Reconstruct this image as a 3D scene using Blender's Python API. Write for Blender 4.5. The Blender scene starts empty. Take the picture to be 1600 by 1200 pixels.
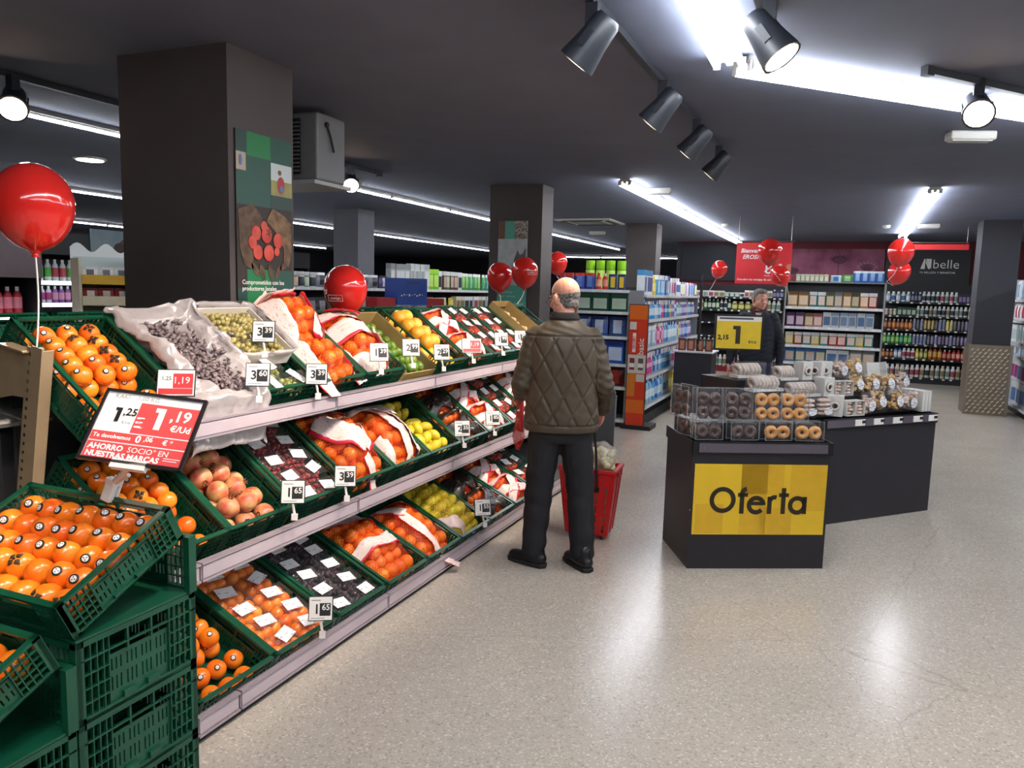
import bpy, bmesh, math, random
import numpy as np
from mathutils import Vector, Matrix, noise

# ---------------------------------------------------------------- camera, world, exposure
scn = bpy.context.scene
COL = scn.collection
rnd = random.Random(11)
YAW, PITCH, ROLL, EYE = math.radians(22.7), math.radians(7.0), 0.027, 1.63
fw = Vector((-math.sin(YAW) * math.cos(PITCH), math.cos(YAW) * math.cos(PITCH), -math.sin(PITCH)))
rt = Vector((math.cos(YAW), math.sin(YAW), 0))
up = rt.cross(fw)
rt2 = rt * math.cos(ROLL) + up * math.sin(ROLL)
up2 = up * math.cos(ROLL) - rt * math.sin(ROLL)
cam_d = bpy.data.cameras.new('camera')
cam_d.sensor_width = 36.0
cam_d.lens = 27.0
cam_d.clip_start = 0.05
cam_d.clip_end = 100
cam = bpy.data.objects.new('camera', cam_d)
COL.objects.link(cam)
cam.matrix_world = Matrix(((rt2.x, up2.x, -fw.x, 0), (rt2.y, up2.y, -fw.y, 0), (rt2.z, up2.z, -fw.z, EYE), (0, 0, 0, 1)))
scn.camera = cam

world = bpy.data.worlds.new('world')
scn.world = world
world.use_nodes = True
world.node_tree.nodes['Background'].inputs[0].default_value = (0.6, 0.65, 0.75, 1)
world.node_tree.nodes['Background'].inputs[1].default_value = 0.05
scn.view_settings.view_transform = 'Standard'
scn.view_settings.look = 'None'
scn.view_settings.gamma = 1.0
scn.view_settings.use_curve_mapping = False
scn.view_settings.exposure = 1.0
TUBE_EMIT = 24.0       # ceiling fluorescent tubes
SPOT_W = 95.0          # track spotlights
scn.cycles.max_bounces = 8
scn.cycles.transparent_max_bounces = 14
scn.cycles.sample_clamp_indirect = 6.0
scn.cycles.caustics_reflective = False
scn.cycles.caustics_refractive = False

# ---------------------------------------------------------------- materials
def lin(h):
    if isinstance(h, str):
        h = h.lstrip('#')
        c = [int(h[i:i + 2], 16) / 255 for i in (0, 2, 4)]
        return tuple(x / 12.92 if x <= .04045 else ((x + .055) / 1.055) ** 2.4 for x in c)
    return tuple(h)

MATS = {}
def mat(name, col, rough=.5, metal=0.0, var=0.0, scale=15.0, bump=0.0, bscale=80.0, emit=0.0, col2=None, obj_var=0.0, spec=.5, coat=0.0, trans=0.0, sss=0.0):
    """Principled material with noise-driven colour variation and bump; cached by name."""
    if name in MATS:
        return MATS[name]
    m = bpy.data.materials.new(name)
    MATS[name] = m
    m.use_nodes = True
    nt = m.node_tree
    b = nt.nodes['Principled BSDF']
    c = lin(col)
    b.inputs['Base Color'].default_value = (*c, 1)
    b.inputs['Roughness'].default_value = rough
    b.inputs['Metallic'].default_value = metal
    b.inputs['Specular IOR Level'].default_value = spec
    if coat: b.inputs['Coat Weight'].default_value = coat
    if trans: b.inputs['Transmission Weight'].default_value = trans
    if sss:
        b.inputs['Subsurface Weight'].default_value = sss
        b.inputs['Subsurface Radius'].default_value = (.01, .006, .004)
        b.inputs['Subsurface Scale'].default_value = 1.0
    tc = None
    if var or bump or col2:
        tc = nt.nodes.new('ShaderNodeTexCoord')
    if var or col2:
        n = nt.nodes.new('ShaderNodeTexNoise')
        n.inputs['Scale'].default_value = scale
        n.inputs['Detail'].default_value = 4
        nt.links.new(tc.outputs['Object'], n.inputs['Vector'])
        r = nt.nodes.new('ShaderNodeValToRGB')
        a = lin(col2) if col2 else tuple(min(1, x * (1 + var)) for x in c)
        d = c if col2 else tuple(x * (1 - var) for x in c)
        r.color_ramp.elements[0].color = (*d, 1)
        r.color_ramp.elements[1].color = (*a, 1)
        r.color_ramp.elements[0].position = .35
        r.color_ramp.elements[1].position = .65
        nt.links.new(n.outputs['Fac'], r.inputs[0])
        out = r.outputs[0]
        if obj_var:
            oi = nt.nodes.new('ShaderNodeObjectInfo')
            hs = nt.nodes.new('ShaderNodeHueSaturation')
            mr = nt.nodes.new('ShaderNodeMapRange')
            mr.inputs[3].default_value = .5 - obj_var * .12
            mr.inputs[4].default_value = .5 + obj_var * .12
            nt.links.new(oi.outputs['Random'], mr.inputs[0])
            nt.links.new(mr.outputs[0], hs.inputs['Hue'])
            nt.links.new(out, hs.inputs['Color'])
            out = hs.outputs[0]
        nt.links.new(out, b.inputs['Base Color'])
    if bump:
        n2 = nt.nodes.new('ShaderNodeTexNoise')
        n2.inputs['Scale'].default_value = bscale
        n2.inputs['Detail'].default_value = 3
        nt.links.new(tc.outputs['Object'], n2.inputs['Vector'])
        bp = nt.nodes.new('ShaderNodeBump')
        bp.inputs['Strength'].default_value = bump
        bp.inputs['Distance'].default_value = .01
        nt.links.new(n2.outputs['Fac'], bp.inputs['Height'])
        nt.links.new(bp.outputs[0], b.inputs['Normal'])
    if emit:
        b.inputs['Emission Color'].default_value = (*c, 1)
        b.inputs['Emission Strength'].default_value = emit
    return m

def film(name, col, opacity=.15, rough=.12, gloss=.12, wrinkle=0.0, wscale=30.0):
    """Clear or tinted plastic film: transparent + diffuse tint + glossy sheen."""
    if name in MATS:
        return MATS[name]
    m = bpy.data.materials.new(name)
    MATS[name] = m
    m.use_nodes = True
    nt = m.node_tree
    nt.nodes.remove(nt.nodes['Principled BSDF'])
    out = nt.nodes['Material Output']
    tr = nt.nodes.new('ShaderNodeBsdfTransparent')
    di = nt.nodes.new('ShaderNodeBsdfDiffuse')
    di.inputs[0].default_value = (*lin(col), 1)
    gl = nt.nodes.new('ShaderNodeBsdfGlossy')
    gl.inputs['Roughness'].default_value = rough
    m1 = nt.nodes.new('ShaderNodeMixShader')
    m1.inputs[0].default_value = opacity
    m2 = nt.nodes.new('ShaderNodeMixShader')
    m2.inputs[0].default_value = gloss
    nt.links.new(tr.outputs[0], m1.inputs[1])
    nt.links.new(di.outputs[0], m1.inputs[2])
    nt.links.new(m1.outputs[0], m2.inputs[1])
    nt.links.new(gl.outputs[0], m2.inputs[2])
    nt.links.new(m2.outputs[0], out.inputs[0])
    if wrinkle:
        tc = nt.nodes.new('ShaderNodeTexCoord')
        n = nt.nodes.new('ShaderNodeTexNoise')
        n.inputs['Scale'].default_value = wscale
        n.inputs['Detail'].default_value = 3
        nt.links.new(tc.outputs['Object'], n.inputs['Vector'])
        bp = nt.nodes.new('ShaderNodeBump')
        bp.inputs['Strength'].default_value = wrinkle
        bp.inputs['Distance'].default_value = .02
        nt.links.new(n.outputs['Fac'], bp.inputs['Height'])
        nt.links.new(bp.outputs[0], gl.inputs['Normal'])
        nt.links.new(bp.outputs[0], di.inputs['Normal'])
    return m

def net_mat(name, col, cell=.011, open_=.72, back=.12, strand=.6):
    """Woven net: diagonal strands in UV space, gaps left open."""
    if name in MATS:
        return MATS[name]
    m = bpy.data.materials.new(name)
    MATS[name] = m
    m.use_nodes = True
    nt = m.node_tree
    b = nt.nodes['Principled BSDF']
    b.inputs['Base Color'].default_value = (*lin(col), 1)
    b.inputs['Roughness'].default_value = .45
    out = nt.nodes['Material Output']
    tr = nt.nodes.new('ShaderNodeBsdfTransparent')
    uv = nt.nodes.new('ShaderNodeTexCoord')
    facs = []
    for ang in (45, -45):
        mp = nt.nodes.new('ShaderNodeMapping')
        mp.inputs['Rotation'].default_value = (0, 0, math.radians(ang))
        nt.links.new(uv.outputs['Object'], mp.inputs[0])
        w = nt.nodes.new('ShaderNodeTexWave')
        w.inputs['Scale'].default_value = 1 / cell / 6.283 * 2
        nt.links.new(mp.outputs[0], w.inputs[0])
        gt = nt.nodes.new('ShaderNodeMath')
        gt.operation = 'GREATER_THAN'
        gt.inputs[1].default_value = open_
        nt.links.new(w.outputs['Fac'], gt.inputs[0])
        facs.append(gt.outputs[0])
    mx = nt.nodes.new('ShaderNodeMath')
    mx.operation = 'MAXIMUM'
    nt.links.new(facs[0], mx.inputs[0])
    nt.links.new(facs[1], mx.inputs[1])
    ad = nt.nodes.new('ShaderNodeMapRange')
    ad.inputs[3].default_value = back
    ad.inputs[4].default_value = strand
    nt.links.new(mx.outputs[0], ad.inputs[0])
    ms = nt.nodes.new('ShaderNodeMixShader')
    nt.links.new(ad.outputs[0], ms.inputs[0])
    nt.links.new(tr.outputs[0], ms.inputs[1])
    nt.links.new(b.outputs[0], ms.inputs[2])
    nt.links.new(ms.outputs[0], out.inputs[0])
    return m

def print_mat(name, base, ink, line=.006, rough=.35, amount=.5, bands=None):
    """Printed label: rows of broken small print on a base colour (UV = metres)."""
    if name in MATS:
        return MATS[name]
    m = bpy.data.materials.new(name)
    MATS[name] = m
    m.use_nodes = True
    nt = m.node_tree
    b = nt.nodes['Principled BSDF']
    b.inputs['Roughness'].default_value = rough
    uv = nt.nodes.new('ShaderNodeTexCoord')
    mp = nt.nodes.new('ShaderNodeMapping')
    mp.inputs['Scale'].default_value = (1 / (line * 6), 1 / line, 1)
    nt.links.new(uv.outputs['UV'], mp.inputs[0])
    n = nt.nodes.new('ShaderNodeTexNoise')
    n.inputs['Scale'].default_value = 1.0
    n.inputs['Detail'].default_value = 1
    nt.links.new(mp.outputs[0], n.inputs['Vector'])
    gt = nt.nodes.new('ShaderNodeMath')
    gt.operation = 'GREATER_THAN'
    gt.inputs[1].default_value = 1 - amount
    nt.links.new(n.outputs['Fac'], gt.inputs[0])
    mx = nt.nodes.new('ShaderNodeMix')
    mx.data_type = 'RGBA'
    mx.inputs['A'].default_value = (*lin(base), 1)
    mx.inputs['B'].default_value = (*lin(ink), 1)
    nt.links.new(gt.outputs[0], mx.inputs['Factor'])
    nt.links.new(mx.outputs['Result'], b.inputs['Base Color'])
    return m

def plain(col, rough=.4, **k):
    """A material straight from a hex colour."""
    return mat('plastic ' + col.lower() + (' %.2f' % rough), col, rough, var=.06, scale=12, **k)

# ---------------------------------------------------------------- mesh builder
I4 = Matrix.Identity(4)
def T(*v): return Matrix.Translation(Vector(v))
def RX(a): return Matrix.Rotation(a, 4, 'X')
def RY(a): return Matrix.Rotation(a, 4, 'Y')
def RZ(a): return Matrix.Rotation(a, 4, 'Z')
def D(a): return math.radians(a)

def frame(o, n, upv=(0, 0, 1)):
    """Matrix at o whose Z is the surface normal n, Y up, X to the viewer's right."""
    z = Vector(n).normalized()
    x = Vector(upv).cross(z).normalized()
    y = z.cross(x)
    return Matrix(((x.x, y.x, z.x, o[0]), (x.y, y.y, z.y, o[1]), (x.z, y.z, z.z, o[2]), (0, 0, 0, 1)))

class MB:
    def __init__(s):
        s.v = []; s.f = []; s.m = []; s.uv = {}
    def add(s, vs, fs, m=0, M=None):
        k = len(s.v)
        if M is not None:
            vs = [tuple(M @ Vector(p)) for p in vs]
        s.v += [tuple(p) for p in vs]
        s.f += [tuple(i + k for i in f) for f in fs]
        s.m += [m] * len(fs)
        return s
    def box(s, c, d, m=0, M=None):
        x, y, z = c; a, b, h = d[0] / 2, d[1] / 2, d[2] / 2
        vs = [(x + i * a, y + j * b, z + k * h) for k in (-1, 1) for j in (-1, 1) for i in (-1, 1)]
        return s.add(vs, [(0, 2, 3, 1), (4, 5, 7, 6), (0, 1, 5, 4), (2, 6, 7, 3), (0, 4, 6, 2), (1, 3, 7, 5)], m, M)
    def span(s, lo, hi, m=0, M=None):
        return s.box([(a + b) / 2 for a, b in zip(lo, hi)], [abs(b - a) for a, b in zip(lo, hi)], m, M)
    def quad(s, a, b, c, d, m=0, M=None):
        return s.add([a, b, c, d], [(0, 1, 2, 3)], m, M)
    def prism(s, poly, z0, z1, m=0, M=None):
        n = len(poly)
        vs = [(x, y, z0) for x, y in poly] + [(x, y, z1) for x, y in poly]
        fs = [tuple(range(n - 1, -1, -1)), tuple(range(n, 2 * n))] + [(i, (i + 1) % n, n + (i + 1) % n, n + i) for i in range(n)]
        return s.add(vs, fs, m, M)
    def lathe(s, prof, n=12, ms=None, M=None, ex=1.0):
        vs, fs, mm = [], [], []
        for r, z in prof:
            for i in range(n):
                a = 2 * math.pi * i / n
                vs.append((r * math.cos(a), r * ex * math.sin(a), z))
        for j in range(len(prof) - 1):
            for i in range(n):
                fs.append((j * n + i, j * n + (i + 1) % n, (j + 1) * n + (i + 1) % n, (j + 1) * n + i))
                mm.append(ms[j] if ms else 0)
        fs.append(tuple(range(n - 1, -1, -1))); mm.append(ms[0] if ms else 0)
        fs.append(tuple((len(prof) - 1) * n + i for i in range(n))); mm.append(ms[-1] if ms else 0)
        k = len(s.v)
        if M is not None: vs = [tuple(M @ Vector(p)) for p in vs]
        s.v += vs; s.f += [tuple(i + k for i in f) for f in fs]; s.m += mm
        return s
    def tube(s, pts, r, n=6, m=0, M=None):
        pts = [Vector(p) for p in pts]
        rs = r if isinstance(r, (list, tuple)) else [r] * len(pts)
        vs, fs = [], []
        ref = None
        for i, p in enumerate(pts):
            t = (pts[min(i + 1, len(pts) - 1)] - pts[max(i - 1, 0)]).normalized()
            if ref is None:
                ref = Vector((0, 0, 1)) if abs(t.z) < .9 else Vector((1, 0, 0))
            u = t.cross(ref).normalized(); w = t.cross(u).normalized(); ref = -w if False else ref
            for k in range(n):
                a = 2 * math.pi * k / n
                vs.append(tuple(p + u * (rs[i] * math.cos(a)) + w * (rs[i] * math.sin(a))))
        for i in range(len(pts) - 1):
            for k in range(n):
                fs.append((i * n + k, i * n + (k + 1) % n, (i + 1) * n + (k + 1) % n, (i + 1) * n + k))
        fs.append(tuple(range(n - 1, -1, -1))); fs.append(tuple((len(pts) - 1) * n + k for k in range(n)))
        return s.add(vs, fs, m, M)
    def ball(s, c, r, nu=12, nv=8, m=0, M=None):
        rx, ry, rz = r if isinstance(r, (list, tuple)) else (r, r, r)
        vs = [(c[0], c[1], c[2] - rz)]
        for j in range(1, nv):
            b = -math.pi / 2 + math.pi * j / nv
            for i in range(nu):
                a = 2 * math.pi * i / nu
                vs.append((c[0] + rx * math.cos(b) * math.cos(a), c[1] + ry * math.cos(b) * math.sin(a), c[2] + rz * math.sin(b)))
        vs.append((c[0], c[1], c[2] + rz))
        fs = [(0, 1 + (i + 1) % nu, 1 + i) for i in range(nu)]
        for j in range(nv - 2):
            for i in range(nu):
                fs.append((1 + j * nu + i, 1 + j * nu + (i + 1) % nu, 1 + (j + 1) * nu + (i + 1) % nu, 1 + (j + 1) * nu + i))
        t = len(vs) - 1; k = 1 + (nv - 2) * nu
        fs += [(k + i, k + (i + 1) % nu, t) for i in range(nu)]
        return s.add(vs, fs, m, M)
    def torus(s, R, r, nu=16, nv=8, m=0, M=None):
        vs, fs = [], []
        for i in range(nu):
            a = 2 * math.pi * i / nu
            for j in range(nv):
                b = 2 * math.pi * j / nv
                vs.append(((R + r * math.cos(b)) * math.cos(a), (R + r * math.cos(b)) * math.sin(a), r * math.sin(b)))
                fs.append((i * nv + j, ((i + 1) % nu) * nv + j, ((i + 1) % nu) * nv + (j + 1) % nv, i * nv + (j + 1) % nv))
        return s.add(vs, fs, m, M)
    def mesh(s, name, mats, smooth=False, uv=None):
        me = bpy.data.meshes.new(name)
        me.from_pydata(s.v, [], s.f)
        for mt in mats: me.materials.append(mt)
        if len(mats) > 1:
            me.polygons.foreach_set('material_index', s.m)
        if smooth:
            me.polygons.foreach_set('use_smooth', [True] * len(me.polygons))
        if uv:
            l = me.uv_layers.new(name='uv')
            for lp in me.loops:
                l.data[lp.index].uv = uv(s.v[lp.vertex_index])
        me.update()
        return me
    def build(s, name, mats, parent=None, smooth=False, M=None, uv=None, bevel=0, angle=None):
        if not isinstance(mats, (list, tuple)): mats = [mats]
        me = s.mesh(name, mats, smooth, uv)
        return put(name, me, parent, M, bevel, angle)

def put(name, me, parent=None, M=None, bevel=0, angle=None):
    o = bpy.data.objects.new(name, me)
    COL.objects.link(o)
    if parent is not None: o.parent = parent
    if M is not None: o.matrix_local = M
    if bevel:
        b = o.modifiers.new('bevel', 'BEVEL'); b.width = bevel; b.segments = 2; b.limit_method = 'ANGLE'
    if angle:
        for p in me.polygons: p.use_smooth = True
        me.set_sharp_from_angle(angle=angle)
    return o

def tag(o, label=None, cat=None, group=None, kind=None):
    if label: o['label'] = label
    if cat: o['category'] = cat
    if group: o['group'] = group
    if kind: o['kind'] = kind
    return o
def thing(name, label, cat, M=None, group=None):
    o = bpy.data.objects.new(name, None)
    o.empty_display_size = .05
    COL.objects.link(o)
    if M is not None: o.matrix_world = M
    return tag(o, label, cat, group)
def struct(name, mb, mats, **k):
    return tag(mb.build(name, mats, **k), kind='structure')
KIDS = {}
def dup(root, M, label=None, group=None):
    c = root.copy(); COL.objects.link(c); c.matrix_world = M
    if label: c['label'] = label
    if group: c['group'] = group
    for ch in root.children:
        d = ch.copy(); COL.objects.link(d); d.parent = c
        for g in ch.children:
            e = g.copy(); COL.objects.link(e); e.parent = d
    return c
def text(body, size, m, parent, M, name='lettering', align='CENTER', ext=.0004, shear=0, width=None, bold=0):
    cu = bpy.data.curves.new(name, 'FONT')
    cu.body = body; cu.size = size; cu.align_x = align; cu.align_y = 'CENTER'; cu.extrude = ext; cu.resolution_u = 2
    cu.shear = shear; cu.offset = bold
    if width: cu.space_character = width
    cu.materials.append(m)
    o = bpy.data.objects.new(name, cu); COL.objects.link(o)
    if parent is not None: o.parent = parent
    o.matrix_local = M
    return o
def stroke(mb, pts, w, m=0, z=0.0, th=.001, M=None, closed=False):
    """Flat lettering stroke of width w along a polyline in the XY plane."""
    P = [Vector((p[0], p[1])) for p in pts]
    n = len(P)
    L = []
    for i, p in enumerate(P):
        a = P[(i - 1) % n] if closed or i > 0 else p
        b = P[(i + 1) % n] if closed or i < n - 1 else p
        t = (b - a).normalized()
        q = Vector((-t.y, t.x)) * (w / 2)
        L.append((p + q, p - q))
    vs = []
    for a, b in L:
        vs += [(a.x, a.y, z), (b.x, b.y, z), (a.x, a.y, z + th), (b.x, b.y, z + th)]
    fs = []
    for i in range(n if closed else n - 1):
        j = (i + 1) % n
        fs += [(4 * i + 2, 4 * i + 3, 4 * j + 3, 4 * j + 2), (4 * i, 4 * i + 2, 4 * j + 2, 4 * j), (4 * i + 3, 4 * i + 1, 4 * j + 1, 4 * j + 3), (4 * i + 1, 4 * i, 4 * j, 4 * j + 1)]
    if not closed:
        fs += [(0, 1, 3, 2), (4 * n - 4, 4 * n - 2, 4 * n - 1, 4 * n - 3)]
    return mb.add(vs, fs, m, M)
def arc(cx, cy, r, a0, a1, n=14, ry=None):
    return [(cx + r * math.cos(D(a0 + (a1 - a0) * i / n)), cy + (ry or r) * math.sin(D(a0 + (a1 - a0) * i / n))) for i in range(n + 1)]
_ONES = 'zeroth first second third fourth fifth sixth seventh eighth ninth tenth eleventh twelfth thirteenth fourteenth fifteenth sixteenth seventeenth eighteenth nineteenth'.split()
def ordw(n):
    if n < 20: return _ONES[n]
    t = {2: 'twent', 3: 'thirt', 4: 'fort', 5: 'fift', 6: 'sixt', 7: 'sevent'}[n // 10]
    return t + 'ieth' if n % 10 == 0 else t + 'y-' + _ONES[n % 10]

# ---------------------------------------------------------------- room shell
H = 2.8
def floor_mat():
    m = bpy.data.materials.new('terrazzo floor')
    m.use_nodes = True
    nt = m.node_tree; b = nt.nodes['Principled BSDF']; L = nt.links.new
    tc = nt.nodes.new('ShaderNodeTexCoord')
    v = nt.nodes.new('ShaderNodeTexVoronoi'); v.inputs['Scale'].default_value = 130
    L(tc.outputs['Object'], v.inputs['Vector'])
    r = nt.nodes.new('ShaderNodeValToRGB')
    e = r.color_ramp.elements
    e[0].position = 0; e[0].color = (*lin('#a89d8e'), 1)
    e[1].position = 1; e[1].color = (*lin('#ded6ca'), 1)
    x = e.new(.16); x.color = (*lin('#bdb3a5'), 1)
    x = e.new(.86); x.color = (*lin('#c4baac'), 1)
    sp = nt.nodes.new('ShaderNodeSeparateColor')
    L(v.outputs['Color'], sp.inputs[0]); L(sp.outputs[0], r.inputs[0])
    n = nt.nodes.new('ShaderNodeTexNoise'); n.inputs['Scale'].default_value = 1.3; n.inputs['Detail'].default_value = 6
    L(tc.outputs['Object'], n.inputs['Vector'])
    r2 = nt.nodes.new('ShaderNodeValToRGB')
    r2.color_ramp.elements[0].position = .3; r2.color_ramp.elements[0].color = (.93, .92, .91, 1)
    r2.color_ramp.elements[1].position = .7; r2.color_ramp.elements[1].color = (1, 1, 1, 1)
    L(n.outputs['Fac'], r2.inputs[0])
    mx = nt.nodes.new('ShaderNodeMix'); mx.data_type = 'RGBA'; mx.blend_type = 'MULTIPLY'; mx.inputs['Factor'].default_value = 1
    L(r.outputs[0], mx.inputs['A']); L(r2.outputs[0], mx.inputs['B'])
    # hairline cracks that wander across the slab
    mp = nt.nodes.new('ShaderNodeMapping'); mp.inputs['Rotation'].default_value = (0, 0, .5); mp.inputs['Location'].default_value = (.35, .6, 0)
    n3 = nt.nodes.new('ShaderNodeTexNoise'); n3.inputs['Scale'].default_value = 5; n3.inputs['Detail'].default_value = 5
    L(tc.outputs['Object'], n3.inputs['Vector'])
    ad = nt.nodes.new('ShaderNodeVectorMath'); ad.operation = 'MULTIPLY_ADD'
    ad.inputs[1].default_value = (.12, .12, 0)
    L(n3.outputs['Color'], ad.inputs[0]); L(tc.outputs['Object'], ad.inputs[2]); L(ad.outputs[0], mp.inputs[0])
    v2 = nt.nodes.new('ShaderNodeTexVoronoi'); v2.feature = 'DISTANCE_TO_EDGE'; v2.inputs['Scale'].default_value = .38
    L(mp.outputs[0], v2.inputs['Vector'])
    lt = nt.nodes.new('ShaderNodeMath'); lt.operation = 'LESS_THAN'; lt.inputs[1].default_value = .0011
    L(v2.outputs['Distance'], lt.inputs[0])
    mul = nt.nodes.new('ShaderNodeMath'); mul.operation = 'MULTIPLY'; mul.inputs[1].default_value = .2
    L(lt.outputs[0], mul.inputs[0])
    m2 = nt.nodes.new('ShaderNodeMix'); m2.data_type = 'RGBA'
    m2.inputs['B'].default_value = (*lin('#5d5549'), 1)
    L(mul.outputs[0], m2.inputs['Factor']); L(mx.outputs['Result'], m2.inputs['A'])
    L(m2.outputs['Result'], b.inputs['Base Color'])
    r3 = nt.nodes.new('ShaderNodeMapRange'); r3.inputs[3].default_value = .18; r3.inputs[4].default_value = .3
    L(n.outputs['Fac'], r3.inputs[0]); L(r3.outputs[0], b.inputs['Roughness'])
    b.inputs['Specular IOR Level'].default_value = .5
    return m
XL, XR, YF, YB, YR, XJ = -17.0, 6.0, -5.0, 17.55, 28.0, -3.3
struct('floor', MB().span((XL, YF, -.1), (XR, YR, 0)), floor_mat())
CEIL = mat('dark ceiling paint', '#5c6274', .85, var=.05, scale=3, bump=.15, bscale=300)
struct('ceiling', MB().span((XL, YF, H), (XR, YR, H + .1)), CEIL)
WALL = mat('charcoal wall paint', '#34343a', .8, var=.06, scale=2, bump=.1, bscale=200)
PIL = mat('charcoal pillar paint', '#4b4443', .7, var=.05, scale=3, bump=.1, bscale=200)
DARKW = mat('black wall paint', '#22232a', .8, var=.06, scale=2)
struct('wall_left', MB().span((XL - .1, YF, 0), (XL, YR, H)), DARKW)
struct('wall_right', MB().span((XR, YF, 0), (XR + .1, YB + .1, H)), WALL)
struct('wall_front', MB().span((XL, YF - .1, 0), (XR, YF, H)), WALL)
struct('wall_back', MB().span((XJ, YB, 0), (XR, YB + .1, H)), mat('deep red wall paint', '#5a1a22', .75, var=.08, scale=3))
struct('wall_recess', MB().span((XJ - .1, YB, 0), (XJ, YR, H)), WALL)
struct('wall_rear', MB().span((XL, YR, 0), (XJ, YR + .1, H)), DARKW)
# pillars
struct('pillar_front', MB().span((-3.6, 3.08, 0), (-2.86, 3.58, H)), PIL)
struct('pillar_middle', MB().span((-3.74, 8.15, 0), (-3.1, 8.5, H)), PIL)
struct('pillar_gondola', MB().span((-3.4, 13.0, 0), (-2.88, 13.4, H)), PIL)
struct('pillar_dairy', MB().span((-7.3, 10.1, 0), (-6.85, 10.55, H)), mat('grey pillar paint', '#6b6a70', .7, var=.04))
struct('pillar_far', MB().span((-7.2, 17.0, 0), (-6.7, 17.5, H)), mat('grey pillar paint', '#6b6a70'))
cp = struct('pillar_clad', MB().span((1.84, 12.9, 0), (2.32, 13.4, H)), WALL)
# tread-plate cladding round the foot of the clad pillar
STEEL = mat('tread plate steel', '#948874', .42, metal=.8, var=.08, scale=6)
pl = MB().span((1.815, 12.875, 0), (2.345, 13.42, 1.02))
tag(pl.build('steel_cladding', STEEL, cp), kind='structure')
st = MB()
row = 0
z = .05
while z < 1.0:
    k = 0
    x = 1.85 + (.03 if row % 2 else 0)
    while x < 2.32:
        a = D(45) if (row + k) % 2 else D(45)
        st.ball((0, 0, 0), (.026, .008, .0085), 6, 4, 0, T(x, 12.873, z) @ RY(-a))
        x += .07; k += 1
    z += .05; row += 1
tag(st.build('tread_studs', mat('bright tread steel', '#e2d6c2', .28, metal=.85), cp), kind='stuff')
st2 = MB().span((1.8, 12.86, 0), (1.83, 12.885, 1.02))
st2.span((2.33, 12.86, 0), (2.36, 12.885, 1.02))
st2.build('corner_trim', mat('bare steel', '#9a9388', .35, metal=.9), cp)

# ---------------------------------------------------------------- ceiling lights
TUBE = mat('fluorescent tube glow', '#f4f8ff', .5, emit=TUBE_EMIT)
HOUS = mat('white fixture housing', '#b9b8b4', .45)
def cz(x, y, z):
    k = (z - EYE) / (H - EYE)
    return Vector((x * k, y * k, z))
def fixture(p0, p1, label, n=2, gap=.12, seg=1.55, group='fluorescent ceiling strips'):
    a, b = cz(*p0, 2.745), cz(*p1, 2.745)
    L = (b - a).length
    t = (b - a).normalized(); q = Vector((-t.y, t.x, 0))
    M = Matrix(((t.x, q.x, 0, a.x), (t.y, q.y, 0, a.y), (0, 0, 1, a.z), (0, 0, 0, 1)))
    r = thing('fluorescent_fixture', label, 'ceiling light', M, group)
    ns = max(1, round(L / seg)); s = L / ns
    for i in range(ns):
        hb = MB().box(((i + .5) * s, 0, .038), (s - .02, gap * (.55 if n == 2 else 0) + .05, .034))
        hb.box(((i + .5) * s, 0, .0125), (s - .02, .03, .018))
        hb.build('housing', HOUS, r)
        for k in range(n):
            o = (k - (n - 1) / 2) * gap
            tb = MB()
            tb.tube([(i * s + .03, o, 0), ((i + 1) * s - .03, o, 0)], .017, 6)
            tu = tb.build('tube', TUBE, r)
            MB().box((i * s + .022, o, .012), (.014, .034, .05)).box(((i + 1) * s - .022, o, .012), (.014, .034, .05)).build('lamp_holder', HOUS, tu)
    return r
fixture((-.645, -3.4), (-.6, 4.24), 'bright twin-tube strip light meeting the slanted strip at a corner')
fixture((-.56, 4.29), (1.9, 6.72), 'slanted twin-tube strip light above the offer bins')
fixture((-2.22, 8.3), (-2.13, 18.0), 'twin-tube strip light above the household goods gondola', gap=.1)
fixture((.885, 9.6), (1.02, 16.2), 'twin-tube strip light leading to the cosmetics wall', gap=.1)
fixture((-5.52, 3.85), (-5.62, 20.8), 'long single strip light behind the two charcoal pillars', n=1)
fixture((-9.6, 5.2), (-10.0, 21.9), 'second strip light beyond the charcoal pillars', n=1)
fixture((-14.8, 9.0), (-15.4, 20.9), 'farthest lengthwise strip light by the dark wall', n=1)
fixture((-9.0, 25.4), (-4.6, 25.8), 'crosswise strip light at the far rear of the shop', n=1)
fixture((2.6, -3.0), (2.7, 3.2), 'added out-of-view strip light filling the entrance side of the shop')  # extra fixture added out of view as fill light for the foreground
fixture((4.4, 3.0), (4.5, 14.0), 'strip light over the paper goods aisle')

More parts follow.
